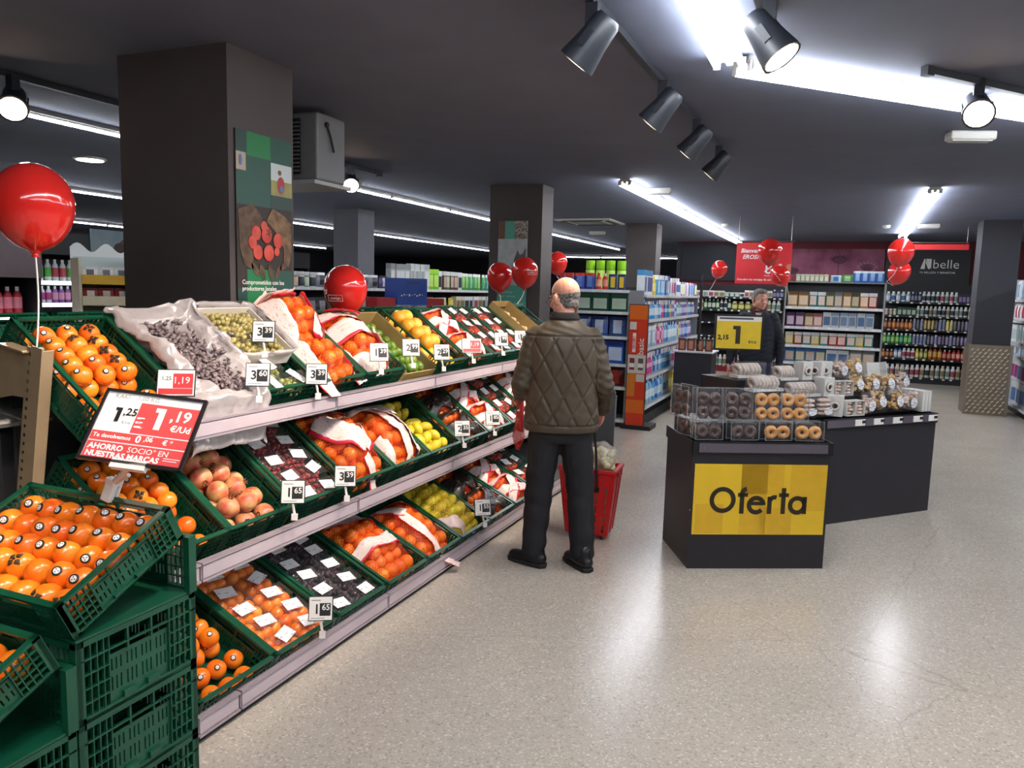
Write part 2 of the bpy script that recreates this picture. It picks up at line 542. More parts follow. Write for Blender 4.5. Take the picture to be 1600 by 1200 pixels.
BLACKM = mat('black fixture metal', '#23272e', .45, var=.1, scale=10)
LENS = mat('warm spotlight lens', '#ffd9b8', .4, emit=14)
def track(p0, p1, label):
    a, b = cz(*p0, 2.765), cz(*p1, 2.765)
    t = (b - a).normalized(); q = Vector((-t.y, t.x, 0))
    M = Matrix(((t.x, q.x, 0, a.x), (t.y, q.y, 0, a.y), (0, 0, 1, a.z), (0, 0, 0, 1)))
    L = (b - a).length
    mb = MB().box((L / 2, 0, .016), (L, .036, .034))
    r = mb.build('lighting_track', BLACKM, None)
    r.matrix_world = M
    tag(r, label, 'lighting track', 'black ceiling tracks')
    MB().box((.02, 0, .012), (.05, .04, .045)).box((L - .02, 0, .012), (.05, .04, .045)).build('end_cap', BLACKM, r)
def spot(p, aim, label, power=1.0, size=62):
    """Track spotlight: conical head on a yoke, lens lit, real lamp inside."""
    p = Vector(p); d = (Vector(aim) - p).normalized()
    r = thing('track_spotlight', label, 'spotlight', T(*p), 'track spotlights')
    F = frame((0, 0, 0), d)
    MB().lathe([(.045, -.11), (.058, -.09), (.064, 0), (.078, .085), (.08, .1), (.07, .098)], 18, M=F).build('lamp_head', BLACKM, r, angle=.6)
    le = MB().lathe([(.069, .0985), (.06, .1015)], 18, M=F).build('lens', LENS, r)
    yo = MB().box((0, 0, .1), (.05, .05, .085)).tube([(0, 0, .07), (0, 0, 0)], .012, 8)
    yo.add([], [])
    for s in (-1, 1):
        yo.box((s * .07, 0, 0), (.008, .03, .07), M=F)
    yo.box((0, 0, -.05), (.1, .05, .03), M=F)
    yo.build('yoke', BLACKM, r)
    ld = bpy.data.lights.new('spot lamp', 'SPOT')
    ld.energy = SPOT_W * power; ld.color = (1, .83, .66); ld.spot_size = D(size); ld.spot_blend = .7; ld.shadow_soft_size = .05
    lo = bpy.data.objects.new('spot_lamp', ld); COL.objects.link(lo)
    lo.parent = r
    lo.matrix_local = frame(d * .11, -d)
    return r
track((-1.05, -.6), (-.985, 6.88), 'long black track above the aisle beside the fruit stand')
for i, (x, y) in enumerate([(-.99, .55), (-.985, 1.9), (-.977, 3.067), (-.947, 4.26), (-.93, 5.23), (-.92, 6.18)]):
    spot((x, y, 2.62), (-2.55, y + .15, .8), ['black spotlight behind the viewer on the fruit-aisle track', 'second black spotlight on the fruit-aisle track', 'largest black spotlight on the fruit-aisle track, aimed at fruit', 'next smaller spotlight along the fruit-aisle track', 'third visible spotlight along the fruit-aisle track', 'last small spotlight at the end of the fruit-aisle track'][i])
track((-4.66, 0), (-4.6, 7.2), 'black track passing behind the front pillar')
spot((-4.41, 3.07, 2.62), (-3.0, 1.9, 1.3), 'lit spotlight beside the near red balloon under the ceiling', .5)
spot((-4.38, 6.33, 2.62), (-3.1, 4.7, 1.3), 'lit spotlight beside the wall-hung heater unit', .5)
track((-.395, 1.5), (-.375, 3.62), 'short black track beside the corner of the twin tubes')
spot((-.322, 3.239, 2.62), (.9, 3.0, .9), 'black spotlight next to the corner of the twin tubes', .25)
track((.33, 4.64), (1.5, 5.99), 'black track above the slanted strip light')
spot((.606, 4.836, 2.655), (.6, 3.0, 1.5), 'lit round spotlight facing the viewer under the slanted strip', .25)

# ceiling fittings
WH = mat('off-white plastic', '#c9c8c2', .4)
def ceil_item(name, label, cat, mb, mats, xy, rz=0, group=None, **k):
    o = mb.build(name, mats, None, **k)
    o.matrix_world = T(xy[0], xy[1], H) @ RZ(rz)
    return tag(o, label, cat, group)
dl = ceil_item('downlight', 'round white downlight glowing left of the front pillar'.replace('left of', 'beside'), 'ceiling light', MB().lathe([(.14, -.02), (.15, -.012), (.15, 0)], 24), HOUS, (-6.86, 5.515))
MB().lathe([(.12, -.026), (.12, -.018)], 24).build('diffuser', mat('downlight glow', '#fff4e4', .5, emit=6), dl)
for xy, lb in (((.621, 13.69), 'small white smoke detector before the cosmetics wall'), ((-1.806, 13.25), 'small white smoke detector beside the household aisle strip')):
    d_ = ceil_item('smoke_detector', lb, 'detector', MB().lathe([(.03, -.05), (.055, -.04), (.06, -.012), (.06, 0)], 16), WH, xy, smooth=False)
    MB().lathe([(.02, -.056), (.025, -.05)], 10).build('sensor_cap', HOUS, d_)
for i, (xy, rz, lb) in enumerate((((.764, 6.286), .3, 'white emergency light on the ceiling near the slanted strip'), ((-1.944, 8.72), .1, 'emergency light beside the end of the gondola strip light'), ((1.2, 13.5), 0, 'emergency light near the clad pillar'), ((-4.4, 14.6), 0, 'emergency light behind the middle pillar'), ((-5.15, 7.4), 0, 'emergency light beside the long single strip'))):
    e_ = ceil_item('emergency_light', lb, 'emergency light', MB().box((0, 0, -.03), (.3, .12, .06)), WH, xy, rz, 'white emergency lights', bevel=.012)
    MB().box((0, 0, -.062), (.26, .085, .012)).build('diffuser', HOUS, e_)
ca = ceil_item('air_cassette', 'white square air-conditioning cassette with dark slots behind the middle pillar', 'air conditioner', MB().box((0, 0, -.015), (.95, .95, .03)), WH, (-3.9, 12.5), bevel=.01)
for k in range(4):
    MB().box((.39, 0, -.033), (.07, .66, .012), M=RZ(k * math.pi / 2)).build('air_slot', BLACKM, ca)
MB().box((0, 0, -.034), (.5, .5, .012)).build('intake_grille', mat('grey grille', '#8d8d8a', .5), ca)

# ---------------------------------------------------------------- fruit stand
GREY = mat('stand grey metal', '#4c4a4c', .5, metal=.3, var=.05)
RAIL = mat('lilac grey price rail', '#9d9198', .3, var=.04, scale=4, coat=.3)
RAILD = mat('clear rail insert', '#b7a9b0', .15, var=.05, scale=5)
BEIGE = mat('beige shelving steel', '#a08a6c', .45, metal=.25, var=.05)
TIERS = {'top': (-2.398, 1.034, 36), 'mid': (-2.268, .519, 36), 'bottom': (-2.023, .02, 25)}
Y0, Y1 = 1.92, 7.22
stand = thing('fruit_stand', 'long three-tier grey fruit stand carrying tilted green crates', 'display stand', T(-2.4, 4.5, 0))
SI = T(2.4, -4.5, 0)
joints = [Y0, 2.13, 3.17, 4.2, 5.24, 6.28, Y1]
for tier, (px, pz, a) in TIERS.items():
    ca_, sa_ = math.cos(D(a)), math.sin(D(a))
    fx = {'top': -2.28, 'mid': -2.15, 'bottom': -1.97}[tier]
    zz = {'top': 1.012, 'mid': .498, 'bottom': .03}[tier]
    for y0, y1 in zip(joints, joints[1:]):
        ra = MB().box((fx - .012, (y0 + y1) / 2, zz + .037), (.024, y1 - y0 - .008, .075)).box((fx + .004, (y0 + y1) / 2, zz + .07), (.014, y1 - y0 - .008, .008)).box((fx + .004, (y0 + y1) / 2, zz + .003), (.014, y1 - y0 - .008, .008)).build('price_rail', RAIL, stand, M=SI)
        MB().box((fx + .003, (y0 + y1) / 2, zz + .036), (.006, y1 - y0 - .02, .05)).build('label_strip', RAILD, ra)
    # sloped board under the crates
    ln = .56
    fx0 = px + .03
    MB().span((-ln, Y0, -.022), (0, Y1, -.004), M=T(px, 0, pz) @ RY(D(a))).span((px - .02, Y0, pz - .03), (fx - .01, Y1, pz - .015)).build('shelf_board', GREY, stand, M=SI)
MB().span((-2.82, Y0, 0), (-2.0, Y1, .016)).build('plinth', GREY, stand, M=SI)
MB().span((-2.857, Y0, .02), (-2.84, Y1, 1.3)).build('back_panel', mat('dark back panel', '#2b2b2d', .7), stand, M=SI)
MB().prism([(-2.9, 0), (-1.93, 0), (-1.93, .66), (-2.2, 1.1), (-2.9, 1.38)], -.015, .015, M=T(0, Y1 + .02, 0) @ RX(math.pi / 2)).build('end_panel', mat('dark grey end panel', '#4f5256', .6), stand, M=SI)
for y in (2.13, 3.17, 4.2, 5.24, 6.28):
    for tier, (px, pz, a) in TIERS.items():
        if tier != 'bottom':
            MB().span((-.54, y - .004, -.07), (-.02, y + .004, -.022), M=T(px, 0, pz) @ RY(D(a))).build('bracket', GREY, stand, M=SI)

# leaning slotted post at the near end of the stand
post = thing('slotted_post', 'beige slotted steel shelf post with a side bracket, leaning at the stand end', 'shelf post', T(-2.56, 1.84, 1.38) @ RY(D(10)))
mb = MB().span((-.02, -.02, -.98), (-.016, .02, 0)).span((-.02, -.026, -.98), (.034, -.02, .008)).span((.03, -.02, -.98), (.034, .02, 0))
mb.span((-.05, -.02, -.98), (-.042, -.016, 0)).span((-.028, -.02, -.98), (-.022, -.016, 0))
for k in range(30):
    mb.span((-.043, -.02, -.02 - k * .033), (-.027, -.016, -k * .033))
mb.build('channel', BEIGE, post)
MB().prism([(-.03, -.02), (-.045, -.19), (-.12, -.2), (-.3, -.27), (-.46, -.27), (-.46, -.16), (-.16, -.02)], -.006, .002, M=T(-.0, -.01, 0) @ RX(math.pi / 2)).prism([(-.03, -.02), (-.03, -.014), (-.165, -.014), (-.46, -.15), (-.46, -.156), (-.163, -.02)], -.006, .05, M=T(0, .0, 0) @ RX(math.pi / 2)).build('bracket_plate', BEIGE, post)
MB().box((-.3, .02, -.3), (.42, .22, .014)).build('bracket_shelf', mat('grey steel shelf', '#5b5a59', .5, metal=.3), post)

# ---------------------------------------------------------------- crates
GREEN = mat('dark green crate plastic', '#0f4b34', .33, var=.12, scale=9, bump=.05, bscale=200)
def panel_mesh(name, L, h=.2):
    m = MB(); bw = .0016
    m.span((0, -.012, h - .014), (L, .006, h)).span((0, -.012, 0), (L, .004, .014))
    m.span((0, -.012, h - .05), (L, -.004, h - .046))
    for a, b in ((0, .022), (L - .022, L)):
        m.span((a, -.012, 0), (b, .004, h))
    e = .1
    for s in (0, 1):
        for k in (.042, .062, .082):
            x = k if s == 0 else L - k
            m.span((x - bw, -.011, .014), (x + bw, .0, h - .014))
        for zq in (.045, .08, .115):
            a, b = (.02, e) if s == 0 else (L - e, L - .02)
            m.span((a, -.011, zq - bw), (b, .0, zq + bw))
    # perforated centre plate
    a, b = e, L - e
    top = h - .066
    m.span((a, -.004, .014), (b, .0, .042)).span((a, -.004, .076), (b, .0, .092)).span((a, -.004, top - .012), (b, .0, top))
    m.span((a - .003, -.011, .014), (a, 0, h - .014)).span((b, -.011, .014), (b + .003, 0, h - .014))
    gx = a
    n = max(2, round((b - a) / .055))
    p = (b - a) / n
    for i in range(n):
        x = a + i * p
        w = (p - .034) / 2
        for z0, z1 in ((.042, .076), (.092, top - .012)):
            m.span((x, -.004, z0), (x + w, 0, z1))
            m.span((x + w + .0045, -.004, z0), (x + w + .0145, 0, z1))
            m.span((x + w + .019, -.004, z0), (x + w + .029, 0, z1))
            m.span((x + w + .0335, -.004, z0), (x + p, 0, z1))
    for x in (a + (b - a) * .3, a + (b - a) * .7):
        m.span((x - .003, -.01, top), (x + .003, 0, h - .014))
        m.span((x - .02, -.014, .014), (x + .02, -.004, .03))
    return m.mesh(name, [GREEN])
LONG, SHORT = panel_mesh('side_panel', .6), panel_mesh('end_panel', .4)
bm_ = MB().span((-.6, -.2, 0), (0, .2, .008))
for k in range(9):
    bm_.span((-.6 + .06 * k + .055, -.2, -.006), (-.6 + .06 * k + .062, .2, 0))
BASE = bm_.mesh('base', [GREEN])
POST = MB().span((-.012, .178, 0), (.006, .2, .2)).span((-.012, .172, .0), (.01, .178, .2)).span((-.03, .192, 0), (.006, .204, .2)).mesh('corner_post', [GREEN])
def crate(M, label, sx=1.0, sz=1.0, drop=None, group='green fruit crates'):
    r = thing('produce_crate', label, 'crate', M @ Matrix.Diagonal((sx, 1, sz, 1)), group)
    put('base', BASE, r)
    for s, mt in ((1, T(-.6, -.19, 0)), (-1, T(0, .19, 0) @ RZ(math.pi))):
        if drop and s == 1: continue
        put('side_panel', LONG, r, mt)
    if not drop: put('end_panel', SHORT, r, T(-.012, -.2, 0) @ RZ(math.pi / 2))
    else: put('corner_post', POST, r)
    put('end_panel', SHORT, r, T(-.588, .2, 0) @ RZ(-math.pi / 2))
    return r
def tier_M(tier, yc):
    px, pz, a = TIERS[tier]
    return T(px, yc, pz) @ RY(D(a))

# ---------------------------------------------------------------- fruit
def fruit_mat(name, c1, c2, rough, scale, bump=0, bs=100, ov=.15):
    return mat(name, c1, rough, col2=c2, scale=scale, bump=bump, bscale=bs, obj_var=ov, coat=.25)
M_PERS = fruit_mat('persimmon skin', '#ee6a14', '#f79629', .25, 6, ov=.07)
M_ORNG = fruit_mat('orange peel', '#f06c08', '#f68c18', .4, 7, .25, 260, .05)
M_LEM = fruit_mat('lemon peel', '#d6b818', '#ecd63c', .38, 8, .2, 220, .1)
M_LIME = fruit_mat('lime peel', '#4f7a24', '#86a03a', .38, 8, .15, 220, .12)
M_MEL = fruit_mat('grapefruit peel', '#eda31e', '#f3bf45', .42, 7, .2, 260, .1)
M_POM = fruit_mat('pomegranate skin', '#c4473a', '#dfae72', .38, 14, .1, 60, .05)
M_TOM = fruit_mat('tomato skin', '#c81f10', '#e2401c', .22, 6, ov=.05)
M_CAL = mat('dry calyx', '#3d2a16', .8, var=.3, scale=60)
M_CARD = mat('white card', '#e9e6e2', .45, var=.02)
M_INK = mat('black print', '#1a1a1c', .5)
def rev(prof, n=16, lob=0, nl=4):
    m = MB().lathe(prof, n)
    if lob:
        vs = []
        for x, y, z in m.v:
            a = math.atan2(y, x); k = 1 + lob * math.cos(nl * a)
            vs.append((x * k, y * k, z))
        m.v = vs
    return m
def sph(r, k=1.0, n=9, top=0, bot=0):
    return [(max(.0015, r * math.cos(-math.pi / 2 + math.pi * i / n)), r * k * math.sin(-math.pi / 2 + math.pi * i / n) - (bot if i == 0 else 0) - (top if i == n else 0)) for i in range(n + 1)]
ME = {}
ME['pers'] = rev(sph(.0385, 1.08, 10, top=0), 18, .022).mesh('persimmon', [M_PERS], True)
ME['orange'] = rev(sph(.0385, .97, 10), 18).mesh('orange', [M_ORNG], True)
ME['clem'] = rev(sph(.031, .88, 8), 14).mesh('clementine', [M_ORNG], True)
ME['lemon'] = rev([(.001, -.047), (.008, -.044), (.02, -.034), (.03, -.018), (.032, 0), (.03, .018), (.02, .034), (.008, .044), (.001, .047)], 14).mesh('lemon', [M_LEM], True)
ME['lime'] = rev([(.001, -.036), (.008, -.033), (.02, -.024), (.027, -.01), (.027, .01), (.02, .024), (.008, .033), (.001, .036)], 14).mesh('lime', [M_LIME], True)
ME['melon'] = rev(sph(.052, .95, 10), 18).mesh('grapefruit', [M_MEL], True)
ME['pom'] = rev(sph(.048, .93, 10), 18, .02, 6).mesh('pomegranate', [M_POM], True)
ME['tom'] = rev(sph(.03, .86, 8), 14, .02, 5).mesh('tomato', [M_TOM], True)
cm = MB()
for k in range(4):
    cm.add([(0, 0, .0395), (.012, -.009, .0405), (.024, 0, .035), (.012, .009, .0405), (.012, 0, .044)], [(0, 1, 4), (1, 2, 4), (2, 3, 4), (3, 0, 4), (0, 3, 2, 1)], 0, RZ(k * math.pi / 2))
cm.lathe([(.003, .04), (.004, .047), (.003, .05)], 6)
ME['calyx'] = cm.mesh('calyx', [M_CAL])
sm = MB().lathe([(.0128, .0388), (.0122, .0408), (.0082, .0419), (.004, .0426), (.001, .0428)], 14, [0, 0, 1, 1])
for k in range(3): sm.ball((.004, 0, .0427), (.0026, .0014, .0005), 6, 4, 0, RZ(k * 2.1 + .4))
sm.v = [(x * .88, y * .88, z) for x, y, z in sm.v]
ME['sticker'] = sm.mesh('sticker', [M_INK, M_CARD])
cr = MB()
for k in range(6):
    cr.add([(.009, -.005, .043), (.009, .005, .043), (.014, 0, .058), (.006, 0, .046)], [(0, 1, 2), (0, 2, 3), (1, 3, 2), (0, 3, 1)], 0, RZ(k * math.pi / 3))
cr.lathe([(.009, .041), (.009, .046), (.004, .044)], 8)
ME['crown'] = cr.mesh('crown', [mat('pomegranate crown', '#8a4a2c', .6, var=.2, scale=40)])

def item(kind, name, M, label, cat, group, kids=()):
    o = put(name, ME[kind], None, M)
    tag(o, label, cat, group)
    for k, mk in kids:
        put({'calyx': 'calyx', 'sticker': 'sticker', 'crown': 'crown'}[k], ME[k], o, mk)
    return o
def rrot(t=1.0):
    return RZ(rnd.uniform(0, 6.28)) @ RX(rnd.uniform(-t, t)) @ RY(rnd.uniform(-t, t))
TOCAM = Vector((.35, -.75, .55))
def aim_up(v, jitter=.35):
    d = (Vector(v).normalized() + Vector((rnd.uniform(-1, 1), rnd.uniform(-1, 1), rnd.uniform(-1, 1))) * jitter).normalized()
    return d.to_track_quat('Z', 'Y').to_matrix().to_4x4() @ RZ(rnd.uniform(0, 6.28))
def persimmon(P, label, group, view, stick=.6):
    sp = rnd.random()
    base = rrot(.9)
    M = T(*P) @ base @ Matrix.Diagonal((1, 1, rnd.uniform(.93, 1.06), 1))
    o = put('persimmon', ME['pers'], None, M)
    tag(o, label, 'persimmon', group)
    inv = base.inverted()
    if sp < stick:
        put('sticker', ME['sticker'], o, inv @ aim_up(view, .3))
    elif sp < stick + .15:
        put('calyx', ME['calyx'], o, inv @ aim_up(view, .5))
    return o
def grid(M, xs, ys, z, hexo=0.0, jit=.004):
    out = []
    for i, x in enumerate(xs):
        for j, y in enumerate(ys):
            p = Vector((x, y + (hexo if i % 2 else 0), z)) + Vector((rnd.uniform(-jit, jit), rnd.uniform(-jit, jit), 0))
            out.append((i, j, p))
    return out
def lins(a, b, n): return [a + (b - a) * i / max(1, n - 1) for i in range(n)]
def persimmon_crate(M, phrase, nx=6, ny=4, group='persimmons', second=5, ylim=.145, xr=(-.055, -.52)):
    k = 0
    for i, j, p in grid(M, lins(xr[0], xr[1], nx), lins(-ylim, ylim - .03, ny), .049, .03):
        persimmon(M @ p, f'orange persimmon, {ordw(j + 1)} along the {ordw(i + 1)} row up, {phrase}', group, (.5, -.6, .6))
    for i, j, p in grid(M, lins(xr[0] - .2, xr[1] + .03, second), lins(-ylim + .05, ylim - .05, ny - 1), .107, 0):
        persimmon(M @ p, f'upper-layer persimmon, {ordw(j + 1)} along the {ordw(i + 1)} heaped row, {phrase}', group, (.5, -.6, .6))

# ---------------------------------------------------------------- nets, bands, punnets
from mathutils.bvhtree import BVHTree
NET = net_mat('orange red fruit net', '#e2401a', open_=.84, back=.03, strand=.5)
NETY = net_mat('yellow fruit net', '#e0c42c', open_=.84, back=.02, strand=.45)
NETK = net_mat('dark fruit net', '#b02a14', open_=.84, back=.04, strand=.5)
BANDW = print_mat('white printed band', '#efd9d2', '#c9a29c', .0045, amount=.37)
BANDR = mat('red band edge', '#d2263a', .35, var=.1)
BANDK = print_mat('black printed band', '#241c18', '#c8b49a', .016, amount=.36)
BANDP = mat('pale crumpled film', '#efd3cb', .3, var=.05, scale=14, bump=.5, bscale=35)
FILM = film('clear punnet plastic', '#d8dcdf', .02, .08, .06)
FILMW = film('clear crinkled film', '#e8e4e6', .03, .12, .07, .8, 45)
HI = []
def heap(cx, cy, z0, r, layers, rot=0.0, jit=.003, sq=1.0):
    out = []
    HI.clear()
    for l, (nx, ny) in enumerate(layers):
        for i in range(nx):
            for j in range(ny):
                HI.append((l, i, j))
                x = (i - (nx - 1) / 2) * 2 * r * sq; y = (j - (ny - 1) / 2) * 2 * r * sq
                c, s = math.cos(rot), math.sin(rot)
                out.append(Vector((cx + x * c - y * s + rnd.uniform(-jit, jit), cy + x * s + y * c + rnd.uniform(-jit, jit), z0 + r + l * r * 1.42 + rnd.uniform(-jit, jit) * .5)))
    return out
def hull_mesh(cs, r):
    bm = bmesh.new()
    for c in cs:
        for a in (-1, 0, 1):
            for b in (-1, 0, 1):
                for d in (-1, 0, 1):
                    v = Vector((a, b, d))
                    if v.length: bm.verts.new(c + v.normalized() * r)
    res = bmesh.ops.convex_hull(bm, input=bm.verts[:])
    bmesh.ops.delete(bm, geom=[v for v in bm.verts if not v.link_faces], context='VERTS')
    bmesh.ops.recalc_face_normals(bm, faces=bm.faces[:])
    return bm
def band(bvh, p0, p1, w, mats, parent, name='printed_band', lift=.004, crumple=.006, floor=.02, bend=0.0, drop=.0, n=26, nw=6):
    """Film ribbon draped over a heap: rays straight down on to the heap give its height."""
    p0, p1 = Vector((*p0, 0)), Vector((*p1, 0))
    t = (p1 - p0).normalized(); q = Vector((-t.y, t.x, 0)); L = (p1 - p0).length
    rows = []
    sd = rnd.uniform(0, 50)
    for i in range(n + 1):
        u = i / n
        c = p0.lerp(p1, u) + q * (bend * math.sin(math.pi * u)) + q * (.018 * (noise.noise(Vector((u * 3, sd, 0)))))
        ww = w * (1 + .25 * noise.noise(Vector((u * 4, sd, 5))))
        r = []
        for j in range(nw + 1):
            v = (j / nw - .5)
            p = c + q * (v * ww)
            hit = bvh.ray_cast(Vector((p.x, p.y, 1)), Vector((0, 0, -1)))[0] if bvh else None
            z = hit.z if hit else None
            r.append([p.x, p.y, z, u])
        rows.append(r)
    for j in range(nw + 1):
        last = None
        zs = [rows[i][j][2] for i in range(n + 1)]
        known = [i for i, z in enumerate(zs) if z is not None]
        for i in range(n + 1):
            if zs[i] is None:
                if known:
                    k = min(known, key=lambda q_: abs(q_ - i))
                    zs[i] = max(floor, rows[k][j][2] - abs(i - k) / n * L * 1.1) - drop * abs(i - k) / n
                else:
                    zs[i] = floor
        for _ in range(2):
            zs = [zs[0]] + [max(zs[i], (zs[i - 1] + zs[i + 1]) / 2) for i in range(1, n)] + [zs[-1]]
        for i in range(n + 1):
            rows[i][j][2] = zs[i] + lift
    m = MB(); vs = []; uvd = {}
    for i in range(n + 1):
        for j in range(nw + 1):
            x, y, z, u = rows[i][j]
            nz = noise.noise(Vector((u * L * 28, j * .8, sd))) * crumple + noise.noise(Vector((u * L * 60, j * 1.7, sd + 9))) * crumple * .5
            z += abs(nz) + (crumple * .6 if j in (0, nw) else 0)
            vs.append((x + nz * .4, y + nz * .4, z))
    fs, ms = [], []
    for i in range(n):
        for j in range(nw):
            k = i * (nw + 1) + j
            fs.append((k, k + 1, k + nw + 2, k + nw + 1)); ms.append(1 if len(mats) > 1 and j == 0 else 0)
    m.v = vs; m.f = fs; m.m = ms
    uvs = [((i / n) * L, (j / nw) * w) for i in range(n + 1) for j in range(nw + 1)]
    me = m.mesh(name, mats, True)
    l = me.uv_layers.new(name='uv')
    for lp in me.loops: l.data[lp.index].uv = uvs[lp.vertex_index]
    o = put(name, me, parent)
    so = o.modifiers.new('thickness', 'SOLIDIFY'); so.thickness = .0012
    return o
def bag(M, cs, r, kind, fname, cat, flabel, group, label, bands, net=NET, top=None, bgroup=None, bmats=None):
    root = thing('net_bag', label, 'net bag', M, bgroup)
    top = max(h[0] for h in HI)
    mx = max(h[1] for h in HI)
    for c, (l, i, j) in zip(cs, HI):
        o = put(fname, ME[kind], None, M @ T(*c) @ rrot(1.5))
        tag(o, f'{flabel}, {("top", "second", "third", "lowest")[top - l]} layer, {ordw(i + 1)} down, {ordw(j + 1)} across', cat, group)
    bm = hull_mesh(cs, r * 1.04)
    bvh = BVHTree.FromBMesh(bm)
    me = bpy.data.meshes.new('net'); bm.to_mesh(me); bm.free()
    me.materials.append(net)
    me.polygons.foreach_set('use_smooth', [True] * len(me.polygons))
    put('net', me, root)
    for b in bands:
        b = dict(b)
        mats = b.pop('mats', bmats or [BANDW, BANDR])
        band(bvh, b.pop('a'), b.pop('b'), b.pop('w'), mats, root, **b)
    return root
LBL = print_mat('white printed sticker', '#f1f0ee', '#77757a', .006, amount=.38)
PUN = {}
def punnet_meshes(w, d, h):
    k = (w, d, h)
    if k in PUN: return PUN[k]
    t = MB()
    a, b = w / 2, d / 2
    def shell(z0, z1, s0, s1, cap0, cap1):
        vs = [(x * a * s, y * b * s, z) for s, z in ((s0, z0), (s1, z1)) for x, y in ((-1, -1), (1, -1), (1, 1), (-1, 1))]
        fs = [(i, (i + 1) % 4, 4 + (i + 1) % 4, 4 + i) for i in range(4)]
        if cap0: fs.append((3, 2, 1, 0))
        if cap1: fs.append((4, 5, 6, 7))
        return vs, fs
    t.add(*shell(0, h * .62, .88, .97, True, False))
    t.add(*shell(h * .62, h * .66, .97, 1.0, False, False))
    tray = t.mesh('tray', [FILM])
    l = MB()
    l.add(*shell(h * .66, h * .72, 1.0, .95, False, False))
    l.add(*shell(h * .72, h, .95, .86, False, True))
    lid = l.mesh('lid', [FILMW])
    s = MB().box((0, 0, 0), (w * .5, d * .58, .0014))
    s.v = [(x, y, z + .25 * x * x / w) for x, y, z in s.v]
    lab = s.mesh('printed_label', [LBL], uv=lambda p: (p[0], p[1]))
    PUN[k] = (tray, lid, lab)
    return PUN[k]
def punnet(M, label, group, size=(.175, .105, .075), content=None, cname='grapes', turn=0):
    tray, lid, lab = punnet_meshes(*size)
    r = thing('punnet', label, 'punnet', M, group)
    put('tray', tray, r); put('lid', lid, r)
    put('printed_label', lab, r, T(rnd.uniform(-.02, .02), rnd.uniform(-.01, .01), size[2] + .003) @ RZ(rnd.uniform(-.3, .3) + turn) @ RX(rnd.uniform(-.06, .06)))
    if content:
        tag(put(cname, content, r), kind='stuff')
    return r
def grape_mesh(name, c1, c2, w=.14, d=.08, n=34, r=.011, h=.05):
    mt = fruit_mat(name, c1, c2, .3, 40, ov=0)
    m = MB()
    for k in range(n):
        x, y = rnd.uniform(-w / 2, w / 2), rnd.uniform(-d / 2, d / 2)
        q = 1 - max(abs(x) / w * 2, abs(y) / d * 2) ** 2 * .6
        m.ball((x, y, r + .004 + rnd.uniform(.15, 1) * h * q * .8), (r, r, r * 1.12), 7, 4)
    return m.mesh('grapes', [mt], True)
G_RED = grape_mesh('red grape skin', '#7a1c26', '#b04a48', h=.085, n=105)
G_DARK = grape_mesh('dark grape skin', '#2a1a26', '#5a4450', h=.085, n=105)
G_GRN = grape_mesh('green grape skin', '#8a9240', '#bdbb68', .085, .14, h=.085, n=115)

# ---------------------------------------------------------------- crates on the stand and what they hold
def c_at(tier, yc, label, sx=.93):
    M = tier_M(tier, yc)
    crate(M, label, sx, .75)
    return M
# top tier
M = c_at('top', 2.07, 'green crate of persimmons on the top tier, first from the beige post')
persimmon_crate(M, 'top-tier crate by the beige post')
M1 = c_at('top', 2.475, 'green crate under the white plastic bag liner, top tier')
M2 = c_at('top', 2.885, 'green crate holding a muscat carton and grape punnets, top tier')
M3 = c_at('top', 3.295, 'green crate heaped with netted oranges, top tier, beside the grape crate')
M4 = c_at('top', 3.705, 'green crate of oranges under pale net bands, top tier beside the lime carton')
M6 = c_at('top', 4.535, 'green crate of yellow grapefruit on the top tier')
M7 = c_at('top', 4.955, 'green crate of white-banded nets beyond the grapefruit, top tier')
M8 = c_at('top', 5.375, 'green crate of tomato packs on the top tier before the man')
M9 = c_at('top', 5.79, 'green crate of white-wrapped packs on the top tier, partly behind the man')
M10 = c_at('top', 6.2, 'green crate with an open brown box on the top tier behind the man')
M11 = c_at('top', 6.62, 'last green crate of the top tier, empty')

# white liner bag full of dark dried fruit
BAGM = film('white translucent bag film', '#cfc6c6', .58, .2, .13, .7, 16)
r = thing('bag_liner', 'crumpled white plastic bag liner spilling over the rail, full of dark dried fruit', 'plastic bag', M1)
NX, NY = 110, 84
vs, fs = [], []
for i in range(NX + 1):
    for j in range(NY + 1):
        x = -.585 + .70 * i / NX; y = -.214 + .462 * j / NY
        c = -.06 + (x + .585) * .28                      # valley wanders toward the grape side
        d = abs(y - c)
        z = .075 + 1.35 * max(0, d - .1)
        z = min(z, .185 + .02 * math.sin(x * 17) + (.03 if y > .05 else 0))
        z -= .03 * min(1, max(0, (y - .05) * 10))
        if abs(y) > .15 and -.56 < x < -.02: z = max(z, .172)
        if abs(y) > .15 and x <= -.56: z = max(z, .172)
        if x < -.5: z = max(z, .165)
        if x > -.09: z = z * max(0, 1 - (x + .09) / .12) + .125 * min(1, (x + .09) / .12)
        if -.03 < x < .02: z = max(z, .158)
        if x > .015: z -= (x - .015) * 1.6
        if y < -.2: z -= (-.2 - y) * 2.0
        if y > .215: z -= (y - .215) * 1.4
        f = noise.noise(Vector((x * 7, y * 9, 2))) * .02 + (.022 - 2.2 * abs(noise.noise(Vector((x * 9 + y * 6, y * 15, 5)))) * .02) + (.5 - abs(noise.noise(Vector((x * 20, y * 15, 8))))) * .02 + (.4 - abs(noise.noise(Vector((x * 40 + y * 20, y * 30, 3))))) * .004
        k = min(1, max(.15, (d - .04) / .1))
        vs.append((x + f * .4, y + f * .3, z + max(f * k, -.004 if abs(y) > .15 or x > -.04 else -1)))
for i in range(NX):
    for j in range(NY):
        k = i * (NY + 1) + j
        fs.append((k, k + NY + 1, k + NY + 2, k + 1))
